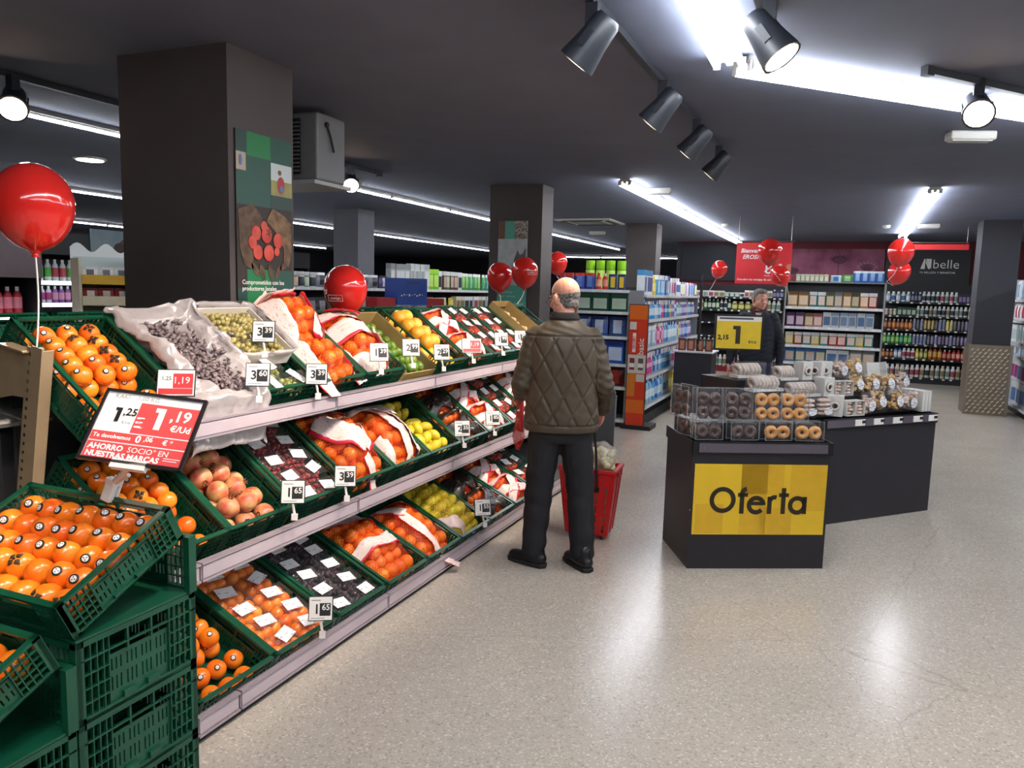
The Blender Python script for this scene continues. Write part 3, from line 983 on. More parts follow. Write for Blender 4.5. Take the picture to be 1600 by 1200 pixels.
mb = MB(); mb.v = vs; mb.f = fs; mb.m = [0] * len(fs)
o = mb.build('bag_film', BAGM, r, True)
s_ = o.modifiers.new('thickness', 'SOLIDIFY'); s_.thickness = .0015
MB().torus(.016, .002, 20, 6).box((0, 0, 0), (.012, .003, .003)).box((0, 0, 0), (.003, .012, .003)).build('printed_ring', mat('blue-grey print', '#6d7590', .5), r, M=T(-.3, .15, .232) @ RX(-.5))
DRY = mat('dried fruit skin', '#4e4043', .42, col2='#8d7d7e', scale=60, bump=.5, bscale=120, obj_var=.02)
mb = MB()
for k in range(620):
    x = rnd.uniform(-.5, -.0)
    c = -.06 + (x + .585) * .28
    y = c + max(-.12, min(.12, rnd.gauss(0, .062)))
    z = .118 + rnd.uniform(0, .035) + max(0, abs(y - c) - .085) * .8
    mb.ball((0, 0, 0), (rnd.uniform(.013, .024), .0105, .007), 6, 4, 0, T(x, y, z) @ rrot(.9))
dh = mb.build('dried_fruit_heap', DRY, None, True)
dh.matrix_world = M1
tag(dh, 'heap of dark shrivelled dried fruit inside the white bag liner', 'dried fruit', kind='stuff')

# muscat grapes in a white carton at the back of the grape crate
CARTON = mat('white carton board', '#e3d9d0', .6, var=.05, scale=9)
r = thing('grape_carton', 'white carton lined with pale film, heaped with yellow muscat grapes', 'carton', M2 @ T(-.37, -.01, .112))
mb = MB().box((0, 0, .005), (.34, .37, .01))
for s in (-1, 1):
    mb.box((s * .168, 0, .04), (.006, .37, .08)).box((0, s * .183, .04), (.34, .006, .08))
mb.build('carton_tray', CARTON, r)
MB().box((.1725, -.06, .04), (.001, .16, .022)).build('red_print', print_mat('red carton print', '#e3d9d0', '#c22a2a', .02, amount=.5), r)
mb = MB()
for k in range(330):
    x, y = rnd.uniform(-.155, .155), rnd.uniform(-.17, .17)
    q = 1 - max(abs(x) / .16, abs(y) / .175) ** 3
    mb.ball((x, y, .03 + .075 * q * rnd.uniform(.6, 1)), (.0135, .0135, .0145), 8, 6)
tag(mb.build('muscat_grapes', fruit_mat('muscat skin', '#8f8240', '#b3a66c', .35, 40, ov=0), r, True), kind='stuff')
sh = MB(); vs = []; fs = []
for i in range(25):
    a = 2 * math.pi * i / 24
    for j in range(4):
        rr = (1.0, 1.06, 1.1, 1.04)[j]; zz = (.06, .095, .105, .06)[j]
        w = noise.noise(Vector((math.cos(a) * 3, math.sin(a) * 3, j))) * .018
        sx = .172 * rr * max(-1, min(1, 1.35 * math.cos(a))); sy = .186 * rr * max(-1, min(1, 1.35 * math.sin(a)))
        vs.append((sx + w, sy + w, zz + w))
for i in range(24):
    for j in range(3):
        k = i * 4 + j; fs.append((k, k + 1, k + 5, k + 4))
sh.v = vs; sh.f = fs; sh.m = [0] * len(fs)
o = sh.build('film_lining', BAGM, r, True); s_ = o.modifiers.new('thickness', 'SOLIDIFY'); s_.thickness = .001
for k, (x, y) in enumerate(((-.06, -.1), (-.055, .09), (-.165, -.02))):
    punnet(M2 @ T(x, y, .058 if k < 2 else .06) @ RZ(math.pi / 2 if False else 0) @ RZ(.05 * k), ['clear punnet of green grapes behind the 3,60 tag', 'clear punnet of green grapes beside the 3,39 tag', 'clear punnet of green grapes just below the muscat carton'][k], 'green grape punnets', (.105, .175, .09), G_GRN, 'grapes', math.pi / 2)

# netted oranges, top tier
GO = 'netted oranges on the top tier'
bag(M3, heap(-.16, -.02, .05, .0385, [(4, 4), (4, 3), (2, 2)], .15), .0385, 'orange', 'orange', 'orange', 'orange in the lower top-tier net', GO, 'net bag of oranges with a long white printed band, lower front of the top tier', [
    dict(a=(-.34, -.155), b=(.09, -.175), w=.085, floor=.12), dict(a=(-.3, .1), b=(.02, .17), w=.1, floor=.1, crumple=.01), dict(a=(-.34, -.12), b=(-.33, .17), w=.06)])
bag(M3, heap(-.42, -.05, .07, .0385, [(4, 4), (4, 4), (3, 3), (2, 2)], .1), .0385, 'orange', 'orange', 'orange', 'orange in the topmost net', GO, 'topmost red net bag of oranges with peaked pale film, below the pillar poster', [
    dict(a=(-.6, -.16), b=(-.24, -.19), w=.09, crumple=.012), dict(a=(-.32, .0), b=(-.28, .2), w=.07, crumple=.01), dict(a=(-.5, .03), b=(-.3, .17), w=.06, crumple=.014, lift=.03), dict(a=(-.6, -.19), b=(-.59, .05), w=.1, mats=[BANDP], crumple=.03, lift=.05), dict(a=(-.56, -.15), b=(-.6, .2), w=.09, crumple=.02, lift=.03), dict(a=(-.57, .2), b=(-.27, .1), w=.06, crumple=.01, lift=.02)])
bag(M4, heap(-.3, 0, .05, .0385, [(6, 4), (5, 3), (3, 2)], -.1), .0385, 'orange', 'orange', 'orange', 'orange in the net beside the limes', GO, 'net bag of oranges nearly covered by pale pink printed bands, beside the lime carton', [
    dict(a=(-.52, -.16), b=(-.3, .2), w=.1, crumple=.012), dict(a=(-.34, -.16), b=(-.2, .19), w=.12, crumple=.012), dict(a=(-.5, .13), b=(-.06, .15), w=.1, crumple=.014), dict(a=(-.13, -.17), b=(-.05, .1), w=.06), dict(a=(-.45, -.17), b=(-.1, -.2), w=.07, mats=[BANDP], crumple=.014), dict(a=(-.55, .0), b=(-.4, .1), w=.1, crumple=.02, lift=.03), dict(a=(-.24, .04), b=(-.1, .19), w=.09, mats=[BANDP], crumple=.02, lift=.02)])
# lime carton
r = thing('lime_carton', 'tan printed cardboard carton of limes on the top tier', 'carton', tier_M('top', 4.115))
KRAFT = mat('tan cardboard', '#a98d58', .7, var=.1, scale=12)
mb = MB().span((-.55, -.19, 0), (0, .19, .008))
for s in (-1, 1): mb.span((-.55, s * .19 - .004, 0), (0, s * .19 + .004, .125))
mb.span((-.558, -.19, 0), (-.55, .19, .125)).span((0, -.19, 0), (.008, .19, .105))
mb.build('carton_box', KRAFT, r)
MB().box((.0085, .02, .05), (.001, .2, .05)).build('carton_print', print_mat('carton print', '#9c8a3c', '#6a6a22', .03, amount=.5), r)
for i, j, p in grid(tier_M('top', 4.115), lins(-.05, -.5, 8), lins(-.14, .14, 5), .04, .0):
    item('lime', 'lime', tier_M('top', 4.115) @ T(*p) @ rrot(1.5), f'green lime, {ordw(j + 1)} along the {ordw(i + 1)} row up the tan carton', 'lime', 'limes in the tan carton')
for i, j, p in grid(tier_M('top', 4.115), lins(-.06, -.2, 3), lins(-.11, .1, 4), .085, .0):
    item('lime', 'lime', tier_M('top', 4.115) @ T(*p) @ rrot(1.5), f'green lime heaped on the others, {ordw(j + 1)} in the {ordw(i + 1)} upper row of the tan carton', 'lime', 'limes in the tan carton')
for i, j, p in grid(M6, lins(-.07, -.5, 5), lins(-.12, .1, 3), .06, .02):
    item('melon', 'grapefruit', M6 @ T(*p) @ rrot(1), f'yellow grapefruit, {ordw(j + 1)} along the {ordw(i + 1)} row up the top-tier crate', 'grapefruit', 'grapefruit on the top tier')
for i, j, p in grid(M6, lins(-.22, -.48, 4), (-.07, .03), .135, .0):
    item('melon', 'grapefruit', M6 @ T(*p) @ rrot(1), f'yellow grapefruit heaped on the others, {ordw(j + 1)} in the {ordw(i + 1)} upper row', 'grapefruit', 'grapefruit on the top tier')
def small_nets(M, phrase, kind='clem', fname='clementine', net=NET, mats=None, group='netted clementines', hgt=.045, r=.036, two=True):
    k = 0
    for (cx, lay) in ((-.15, [(4, 5), (3, 4)]), (-.41, [(4, 5), (3, 4)])):
        k += 1
        w = ['lower', 'upper'][k - 1]
        bag(M, heap(cx, 0, hgt, r, lay, .06 * k), r, kind, fname, fname, f'{fname}, {w} net, {phrase}', group, f'{w} net bag of {fname}s, {phrase}', [
            dict(a=(cx + .13, -.16), b=(cx - .1, .17), w=.08, crumple=.01), dict(a=(cx + .02, -.18), b=(cx + .1, .17), w=.075, crumple=.01), dict(a=(cx - .1, -.16), b=(cx - .12, .15), w=.08, crumple=.012)], net, bmats=mats)
small_nets(M7, 'beyond the grapefruit')
def packs(M, phrase, content, cname, group, n=(4, 2), size=(.17, .11, .1), z=.012, x0=-.06, x1=-.5, fruit=None, word='punnet'):
    for i, x in enumerate(lins(x0, x1, n[0])):
        for j, y in enumerate(lins(-.09, .09, n[1])):
            Mp = M @ T(x, y, z) @ RZ(math.pi / 2) @ RZ(rnd.uniform(-.06, .06))
            punnet(Mp, f'clear punnet of {phrase}, {ordw(j + 1)} across, {ordw(i + 1)} row from rail', group, size, content, cname, 0)
            if fruit:
                for a in range(3):
                    for b in range(2):
                        o = put(fruit[1], ME[fruit[0]], None, Mp @ T((a - 1) * .052, (b - .5) * .05, .052) @ rrot(1) @ Matrix.Diagonal((.78, .78, .78, 1)))
                        tag(o, f'{fruit[1]} in the clear punnet {ordw(j + 1)} across, {ordw(i + 1)} row, piece {ordw(a + 1)} {["near", "far"][b]} side', fruit[1], f'{fruit[1]}s in clear punnets')
TOMC = grape_mesh('small tomato skin', '#b81e12', '#e0562a', n=16, r=.019, h=.03)
packs(M8, 'red tomatoes before the man', TOMC, 'tomatoes', 'tomato punnets on the top tier', z=.05)
packs(M9, 'onions and tomatoes partly behind the man', TOMC, 'tomatoes', 'punnets behind the man', n=(4, 2), z=.05)
r = thing('open_carton', 'open brown carton of pale garlic behind the man on the top tier', 'carton', M10 @ T(-.3, 0, .02))
mb = MB().box((0, 0, .03), (.5, .36, .06))
for s, a in ((1, .5), (-1, -.5)):
    mb.box((s * .25, 0, .12), (.005, .36, .14), M=T(0, 0, 0))
    mb.box((0, s * .18, .12), (.5, .005, .14))
mb.build('carton_box', KRAFT, r)
mb = MB()
for k in range(40): mb.ball((rnd.uniform(-.2, .2), rnd.uniform(-.14, .14), .09 + rnd.uniform(0, .02)), (.024, .024, .02), 7, 5)
tag(mb.build('garlic_bulbs', mat('garlic skin', '#cdb98a', .6, var=.12, scale=30), r, True), kind='stuff')

# middle tier
Mm = c_at('mid', 2.13, 'green crate of persimmons on the middle tier, first from the crate stack')
persimmon_crate(Mm, 'mid-tier crate beneath the price sign')
Mm = c_at('mid', 2.535, 'green crate of pomegranates on the middle tier')
k = 0
for i, j, p in grid(Mm, lins(-.07, -.5, 5), lins(-.13, .115, 3), .056, .02):
    item('pom', 'pomegranate', Mm @ T(*p) @ rrot(1.3), f'blushing pomegranate, {ordw(j + 1)} along the {ordw(i + 1)} row up the crate', 'pomegranate', 'pomegranates', [('crown', I4)])
for i, j, p in grid(Mm, lins(-.12, -.48, 5), (-.1, .0), .125, .02):
    item('pom', 'pomegranate', Mm @ T(*p) @ rrot(1.3), f'blushing pomegranate in the upper layer, {ordw(j + 1)} in the {ordw(i + 1)} heaped row', 'pomegranate', 'pomegranates', [('crown', I4)])
Mm = c_at('mid', 2.955, 'green crate of red grape punnets on the middle tier')
packs(Mm, 'red grapes', G_RED, 'grapes', 'red grape punnets', n=(5, 2), size=(.17, .1, .09), z=.045)
GM = 'netted oranges on the middle tier'
Mm = c_at('mid', 3.38, 'green crate of netted oranges on the middle tier beside the red grapes')
bag(Mm, heap(-.27, -.02, .04, .0385, [(7, 4), (6, 4), (4, 3), (2, 2)], .05), .0385, 'orange', 'orange', 'orange', 'orange in the mid-tier net beside red grapes', GM, 'bulging red net bag of oranges with a crossed white band, beside the red grapes', [
    dict(a=(-.4, -.14), b=(-.14, .02), w=.1, bend=-.04, crumple=.01), dict(a=(-.14, .0), b=(-.34, .19), w=.1, crumple=.01), dict(a=(-.46, -.12), b=(-.43, .19), w=.14, crumple=.014), dict(a=(-.1, -.02), b=(.1, .06), w=.06, drop=.06, floor=.06), dict(a=(-.53, .0), b=(-.5, .2), w=.08, mats=[BANDP])])
Mm = c_at('mid', 3.79, 'green crate of oranges wrapped in pale film on the middle tier')
bag(Mm, heap(-.25, -.02, .04, .0385, [(6, 4), (5, 4), (3, 3)], -.05), .0385, 'orange', 'orange', 'orange', 'orange under pale mid-tier film', GM, 'net bag of oranges under big crumpled pale film sheets, middle tier before the lemons', [
    dict(a=(-.48, -.15), b=(-.34, .1), w=.17, mats=[BANDP], crumple=.022, lift=.02), dict(a=(-.36, .08), b=(-.06, .17), w=.2, mats=[BANDP], crumple=.022, lift=.015), dict(a=(-.4, -.05), b=(-.03, .02), w=.08, mats=[BANDP], crumple=.015), dict(a=(-.2, -.18), b=(-.03, -.16), w=.06)])
Mm = c_at('mid', 4.2, 'green crate of lemons on the middle tier')
for i, j, p in grid(Mm, lins(-.05, -.5, 6), lins(-.14, .13, 4), .042, .02):
    item('lemon', 'lemon', Mm @ T(*p) @ rrot(1.5), f'yellow lemon, {ordw(j + 1)} along the {ordw(i + 1)} row of the mid-tier crate', 'lemon', 'lemons on the middle tier')
for i, j, p in grid(Mm, lins(-.08, -.24, 3), lins(-.08, .12, 3), .092, .0):
    item('lemon', 'lemon', Mm @ T(*p) @ rrot(1.5), f'yellow lemon heaped on top, {ordw(j + 1)} in the {ordw(i + 1)} upper row, mid-tier crate', 'lemon', 'lemons on the middle tier')
KB = [BANDK]
Mm = c_at('mid', 4.61, 'green crate of dark-banded nets on the middle tier beyond the lemons')
small_nets(Mm, 'black-banded mid tier', mats=KB, net=NETK, group='black-banded clementines on the middle tier')
Mm = c_at('mid', 5.03, 'green crate of pink-banded nets on the middle tier by the man')
small_nets(Mm, 'mid tier by man', group='pink-banded clementines by the man')
Mm = c_at('mid', 5.45, 'green crate of tomato punnets on the middle tier by the man')
packs(Mm, 'tomatoes beside the man, middle tier', TOMC, 'tomatoes', 'tomato punnets on the middle tier', n=(4, 2), z=.045)
Mm = c_at('mid', 5.87, 'green crate of banded nets behind the man on the middle tier')
small_nets(Mm, 'mid tier behind man', group='clementines behind the man')

# bottom tier
Mb = c_at('bottom', 2.13, 'green crate of persimmons on the bottom tier beside the crate stack')
persimmon_crate(Mb, 'bottom-tier crate by the stack')
Mb = c_at('bottom', 2.535, 'green crate of persimmon punnets on the bottom tier')
packs(Mb, 'persimmons', None, '', 'persimmon punnets', n=(5, 2), size=(.175, .1, .095), z=.045, fruit=('pers', 'persimmon'))
Mb = c_at('bottom', 2.95, 'green crate of dark grape punnets on the bottom tier')
packs(Mb, 'dark grapes', G_DARK, 'grapes', 'dark grape punnets', n=(5, 2), size=(.17, .1, .09), z=.045)
GB = 'netted oranges on the bottom tier'
Mb = c_at('bottom', 3.37, 'green crate of netted oranges on the bottom tier beside the dark grapes')
bag(Mb, heap(-.27, -.02, .03, .0385, [(7, 4), (6, 4), (3, 3)], .0), .0385, 'orange', 'orange', 'orange', 'orange in the net beside dark grapes', GB, 'red net bag of oranges with two white bands, beside the dark grapes', [
    dict(a=(-.5, -.14), b=(-.38, .2), w=.13, crumple=.016), dict(a=(-.24, -.2), b=(-.22, .2), w=.08, crumple=.012, bend=-.03), dict(a=(-.42, .1), b=(-.3, .18), w=.05)])
Mb = c_at('bottom', 3.78, 'green crate of netted oranges on the bottom tier before the lemons')
bag(Mb, heap(-.25, -.01, .03, .0385, [(6, 4), (5, 4), (3, 2)], .0), .0385, 'orange', 'orange', 'orange', 'orange in the bottom net before lemons', GB, 'red net bag of oranges with a long white band trailing over the rail', [
    dict(a=(-.5, -.16), b=(-.3, -.05), w=.07), dict(a=(-.32, -.08), b=(.1, .06), w=.055, bend=-.05, floor=.08, drop=.05, crumple=.01), dict(a=(-.5, .05), b=(-.25, .19), w=.05, crumple=.012)])
Mb = c_at('bottom', 4.19, 'green crate of netted lemons on the bottom tier')
bag(Mb, heap(-.29, 0, .03, .036, [(7, 5), (6, 4), (4, 3)], .05), .036, 'lemon', 'lemon', 'lemon', 'lemon in the yellow net', 'netted lemons on the bottom tier', 'yellow net bag heaped with lemons on the bottom tier', [dict(a=(-.2, -.19), b=(-.05, -.05), w=.06, mats=[BANDP])], NETY)
Mb = c_at('bottom', 4.6, 'green crate of black-banded nets on the bottom tier beyond the lemons')
small_nets(Mb, 'black-banded bottom tier', mats=KB, net=NETK, group='black-banded clementines on the bottom tier')
Mb = c_at('bottom', 5.02, 'green crate of white-banded nets on the bottom tier by the man')
small_nets(Mb, 'bottom tier by man', group='white-banded clementines on the bottom tier')
Mb = c_at('bottom', 5.44, 'green crate of tomato punnets on the bottom tier by the man')
packs(Mb, 'tomatoes beside the man, bottom tier', TOMC, 'tomatoes', 'tomato punnets on the bottom tier', n=(4, 2), z=.045)

# crates of the stand's other side, seen over its ridge
for y, lb in ((2.1, 'green crate on the far side of the stand, just before the front pillar'), (2.51, 'green crate on the far side of the stand against the front pillar'), (3.9, 'green crate on the far side behind the netted oranges'), (4.6, 'green crate on the far side behind the grapefruit'), (5.02, 'green crate on the far side behind the white-banded nets'), (5.9, 'green crate on the far side behind the tomatoes')):
    crate(T(-3.5, y, 1.03) @ RZ(math.pi) @ RY(D(36)), lb, .93, .75)
MB_ = MB().span((-3.55, Y0, 0), (-2.93, 2.95, 1.03)).span((-3.55, 3.68, 0), (-2.93, Y1, 1.03))
tag(MB_.build('rear_stand', GREY), 'grey back-to-back stand behind the fruit stand ridge', 'display stand')

# ---------------------------------------------------------------- crate stacks at the near end
def stack(yn, levels, top_z, who):
    x0 = -1.75
    for k in range(levels):
        crate(T(x0, yn + .2, .23 * k) @ Matrix.Diagonal((1, 1, 1.14, 1)), f'closed green crate, {ordw(k + 1)} from the floor in the {who} stack')
    crate(T(x0, yn + .2, .23 * levels) @ Matrix.Diagonal((1, 1, .88, 1)), f'green crate with its front side folded down atop the {who} stack', drop='open')
    a = D(25)
    o = Vector((x0, yn, top_z + .012)) - (RX(a) @ Vector((0, -.2, 0)))
    Mt = T(*o) @ RX(a)
    crate(Mt, f'tilted green crate full of persimmons on the {who} stack', 1, .575)
    return Mt
MA = stack(1.31, 3, .69, 'taller')
n_ = 0
for i in range(5):
    nr = 7
    for j in range(nr):
        x = -.062 - .08 * j - (.02 if i % 2 else 0)
        if x < -.58: continue
        y = .145 - .072 * i
        P = MA @ Vector((x + rnd.uniform(-.004, .004), y + rnd.uniform(-.004, .004), .062 if i < 4 else .056))
        base = RX(D(-60)) @ RZ(rnd.uniform(0, 6)) @ RX(rnd.uniform(-.2, .2))
        Mo = T(*P) @ RX(D(25)) @ RX(rnd.uniform(.15, .75)) @ RY(rnd.uniform(-.1, .5)) @ RZ(rnd.uniform(0, 6)) @ Matrix.Diagonal((1.03, 1.03, 1.14, 1))
        o = tag(put('persimmon', ME['pers'], None, Mo), f'glossy persimmon, {ordw(j + 1)} from the aisle, {ordw(i + 1)} row from back, near tilted crate', 'persimmon', 'persimmons in the near tilted crate')
        q = rnd.random()
        if q < .66: put('sticker', ME['sticker'], o, RX(rnd.uniform(-.25, .25)) @ Matrix.Diagonal((1.2, 1.2, 1.01, 1)))
        elif q < .8: put('calyx', ME['calyx'], o)
MBB = stack(.9, 2, .47, 'shorter')
for i in range(5):
    for j in range(6):
        P = MBB @ Vector((-.06 - .082 * j, .14 - .073 * i, .055))
        persimmon(P, f'orange persimmon, {ordw(j + 1)} from the aisle, {ordw(i + 1)} row, tilted crate of the shorter stack', 'persimmons of the shorter stack', (.2, -.8, .6))

# ---------------------------------------------------------------- price tags
CLIP = mat('clear clip plastic', '#d8d2d0', .2, var=.03)
TFR = mat('tag frame black', '#26262a', .4)
REDP = mat('price red', '#d6383c', .4, var=.03)
def price_tag(P, txt, label, red=False, w=.098, h=.098, yaw=35, face=None, sx=1.0):
    n = Vector((math.sin(D(yaw)) * -1 * -1, -math.cos(D(yaw)), .3))
    r = thing('price_tag', label, 'price tag', frame(P, n), 'price tags on clips')
    w *= sx
    MB().box((0, 0, -.003), (w + .008, h + .008, .004)).build('tag_frame', TFR, r)
    MB().box((0, 0, 0), (w, h, .004)).build('tag_card', M_CARD, r)
    if red:
        MB().span((-.01, -.02, .002), (w / 2 - .004, .035, .003)).span((-w / 2 + .004, -h / 2 + .004, .002), (w / 2 - .004, -.022, .003)).build('red_panel', REDP, r)
        text('1,25', .021, M_INK, r, T(-.034, .016, .0026), 'price_lettering')
        text('1,19', .036, M_CARD, r, T(.02, .008, .0034), 'price_lettering')
    else:
        MB().span((-.004, -.03, .002), (w / 2 - .006, .022, .0028)).build('ink_panel', M_INK, r)
        a, b = txt.split(',')
        text(a, .055, M_INK, r, T(-.016, -.004, .0026), 'price_lettering', bold=.001)
        text(b, .034, M_CARD, r, T(.022, .004, .0032), 'price_lettering', bold=.0006)
        MB().span((-w / 2 + .008, .032, .002), (0, .036, .0024)).span((-w / 2 + .008, -.041, .002), (w / 2 - .03, -.038, .0024)).build('small_print', mat('grey print', '#8a8a8e', .5), r)
    MB().tube([(0, -h / 2, -.006), (.004, -h / 2 - .03, -.012), (.01, -h / 2 - .055, -.005)], .006, 6).box((.01, -h / 2 - .06, -.004), (.026, .03, .012)).build('tag_clip', CLIP, r)
    return r
for P, t, lb, red in [
    ((-2.45, 2.847, 1.406), '3,39', 'white 3,39 price tag by the muscat grape carton', 0), ((-2.27, 2.598, 1.239), '3,60', 'white 3,60 price tag clipped before the green grape punnets', 0),
    ((-2.27, 3.004, 1.205), '3,39', 'white 3,39 price tag beside the long printed band of netted oranges', 0), ((-2.27, 3.549, 1.275), '1,39', 'white price tag over the pale-banded oranges', 0),
    ((-2.27, 3.889, 1.28), '2,99', 'white price tag clipped to the tan lime carton', 0), ((-2.27, 4.269, 1.229), '2,29', 'white price tag before the yellow grapefruit', 0),
    ((-2.27, 4.699, 1.245), '', 'red and white price tag before the white-banded nets', 1), ((-2.27, 5.2, 1.265), '1,99', 'white price tag before the top-tier tomatoes', 0), ((-2.27, 5.58, 1.265), '1,75', 'white price tag next to the man\'s sleeve', 0),
    ((-2.25, 2.135, 1.252), '', 'red and white price tag before the white bag liner', 1), ((-2.12, 2.637, .733), '1,65', 'white 1,65 price tag between pomegranates and red grapes', 0),
    ((-2.12, 3.024, .72), '3,39', 'white 3,39 price tag at the red grape crate corner', 0), ((-2.12, 4.276, .755), '2,35', 'white price tag beyond the mid-tier lemons', 0), ((-2.12, 4.744, .754), '1,85', 'white price tag at the pink-banded nets', 0),
    ((-1.93, 2.575, .264), '1,65', 'white 1,65 price tag between persimmon and dark grape punnets', 0), ((-1.93, 4.199, .29), '1,55', 'white price tag before the netted lemons', 0)]:
    far = P[1] > 3.2
    price_tag(P, t, lb, red, .095 if not red else .13, .095, 38 if far else 30, sx=1)

# large clamp-on price sign over the near tilted crate
n = Vector((.33, -.72, .62))
S = frame((-1.838, 1.62, 1.198), n, (.0, .0, 1)) @ RZ(D(-7))
r = thing('price_sign', 'large red and white 1,19 price sign clamped to the near tilted crate', 'price sign', S)
W2, H2 = .148, .112
mb = MB()
for s in (-1, 1):
    mb.box((s * W2, 0, 0), (.009, 2 * H2 + .009, .012)).box((0, s * H2, 0), (2 * W2, .009, .012))
mb.build('sign_frame', mat('black sign frame', '#241d20', .3, coat=.5), r)
MB().box((0, 0, -.001), (2 * W2 - .008, 2 * H2 - .008, .004)).build('sign_card', M_CARD, r)
RP = mat('sign red', '#d44a4a', .4, var=.02)
MB().span((-.035, -.018, .001), (W2 - .006, .082, .0018)).span((-W2 + .006, -.052, .001), (W2 - .006, -.022, .0018)).span((-W2 + .006, -H2 + .005, .001), (W2 - .006, -.056, .0018)).build('red_panel', RP, r)
Wt = mat('white sign lettering', '#f6f2ee', .5)
GT = mat('grey sign lettering', '#9b9a98', .5)
def one(par, m, x, y, h, z, M=I4, name='sign_lettering'):
    w = h * .26
    MB().prism([(w * .5, -h / 2), (w * .5, h / 2), (-w * 1.1, h / 2), (-w * 1.1, h * .3), (-w * .5, h * .3), (-w * .5, -h / 2)], z, z + .0006).build(name, m, par, M=M @ T(x, y, 0))
def tx(b, s, m, x, y, al='LEFT', bold=0, sp=None, sh=0): text(b, s, m, r, T(x, y, .0022), 'sign_lettering', al, .0002, sh, sp, bold)
tx('KAKI    1,00 KG', .02, GT, -.12, .095)
one(r, M_INK, -.088, .035, .046, .0022); tx(',25', .034, M_INK, -.076, .046, bold=.0006); tx('\u20ac/Ud', .012, GT, -.07, .012)
one(r, Wt, .036, .036, .07, .0022); tx(',19', .05, Wt, .064, .05, bold=.001); tx('\u20ac/Ud', .028, Wt, .076, .01, bold=.0006)
MB().span((-.03, .028, .0018), (-.008, .034, .0022)).span((-.03, .014, .0018), (-.01, .02, .0022)).span((-.03, 0, .0018), (-.004, .006, .0022)).build('small_print', print_mat('sign red small print', '#d44a4a', '#f6f2ee', .005, amount=.55), r, uv=lambda p: (p[0], p[1]))
tx('Te devolvemos', .018, Wt, -.135, -.037, bold=.0004); tx('0', .032, Wt, -.01, -.037, bold=.0008); tx(',06', .022, Wt, .014, -.033, bold=.0004); tx('\u20ac *', .022, Wt, .07, -.037, bold=.0004)
tx('AHORRO', .024, Wt, -.135, -.072, bold=.0008); tx('SOCIO\u00b0 EN', .024, Wt, -.02, -.072); tx('NUESTRAS MARCAS', .024, Wt, -.135, -.095, bold=.0008)
MB().span((.09, -.085, .0018), (.138, -.083, .0022)).span((.09, -.092, .0018), (.13, -.09, .0022)).build('small_print', Wt, r)
WP = mat('white clamp plastic', '#ece6e0', .35)
inv = S.inverted()
def loc(p): return inv @ Vector(p)
a = Vector((0, -H2, -.006))
b = loc((-1.968, 1.62, 1.02)); c = loc((-1.985, 1.61, .965))
mb = MB().box((0, -H2 - .004, -.004), (.1, .028, .02)).tube([a, a.lerp(b, .5) + Vector((0, 0, -.004)), b], [.012, .009, .011], 8)
mb.build('sign_stem', WP, r)
d_ = (c - b).normalized()
F_ = frame(b, d_, loc((-1.968, 1.62, 2)) - b + Vector((.3, 0, .3)))
MB().box((0, .006, .02), (.034, .02, .075), M=F_).box((0, -.016, .015), (.034, .01, .07), M=F_).box((0, 0, -.005), (.034, .04, .02), M=F_).build('clamp', WP, r, bevel=.004)
MB().tube([b, b + (loc((-1.88, 1.6, 1.06)) - b)], [.009, .006], 8).build('clamp_lever', WP, r)

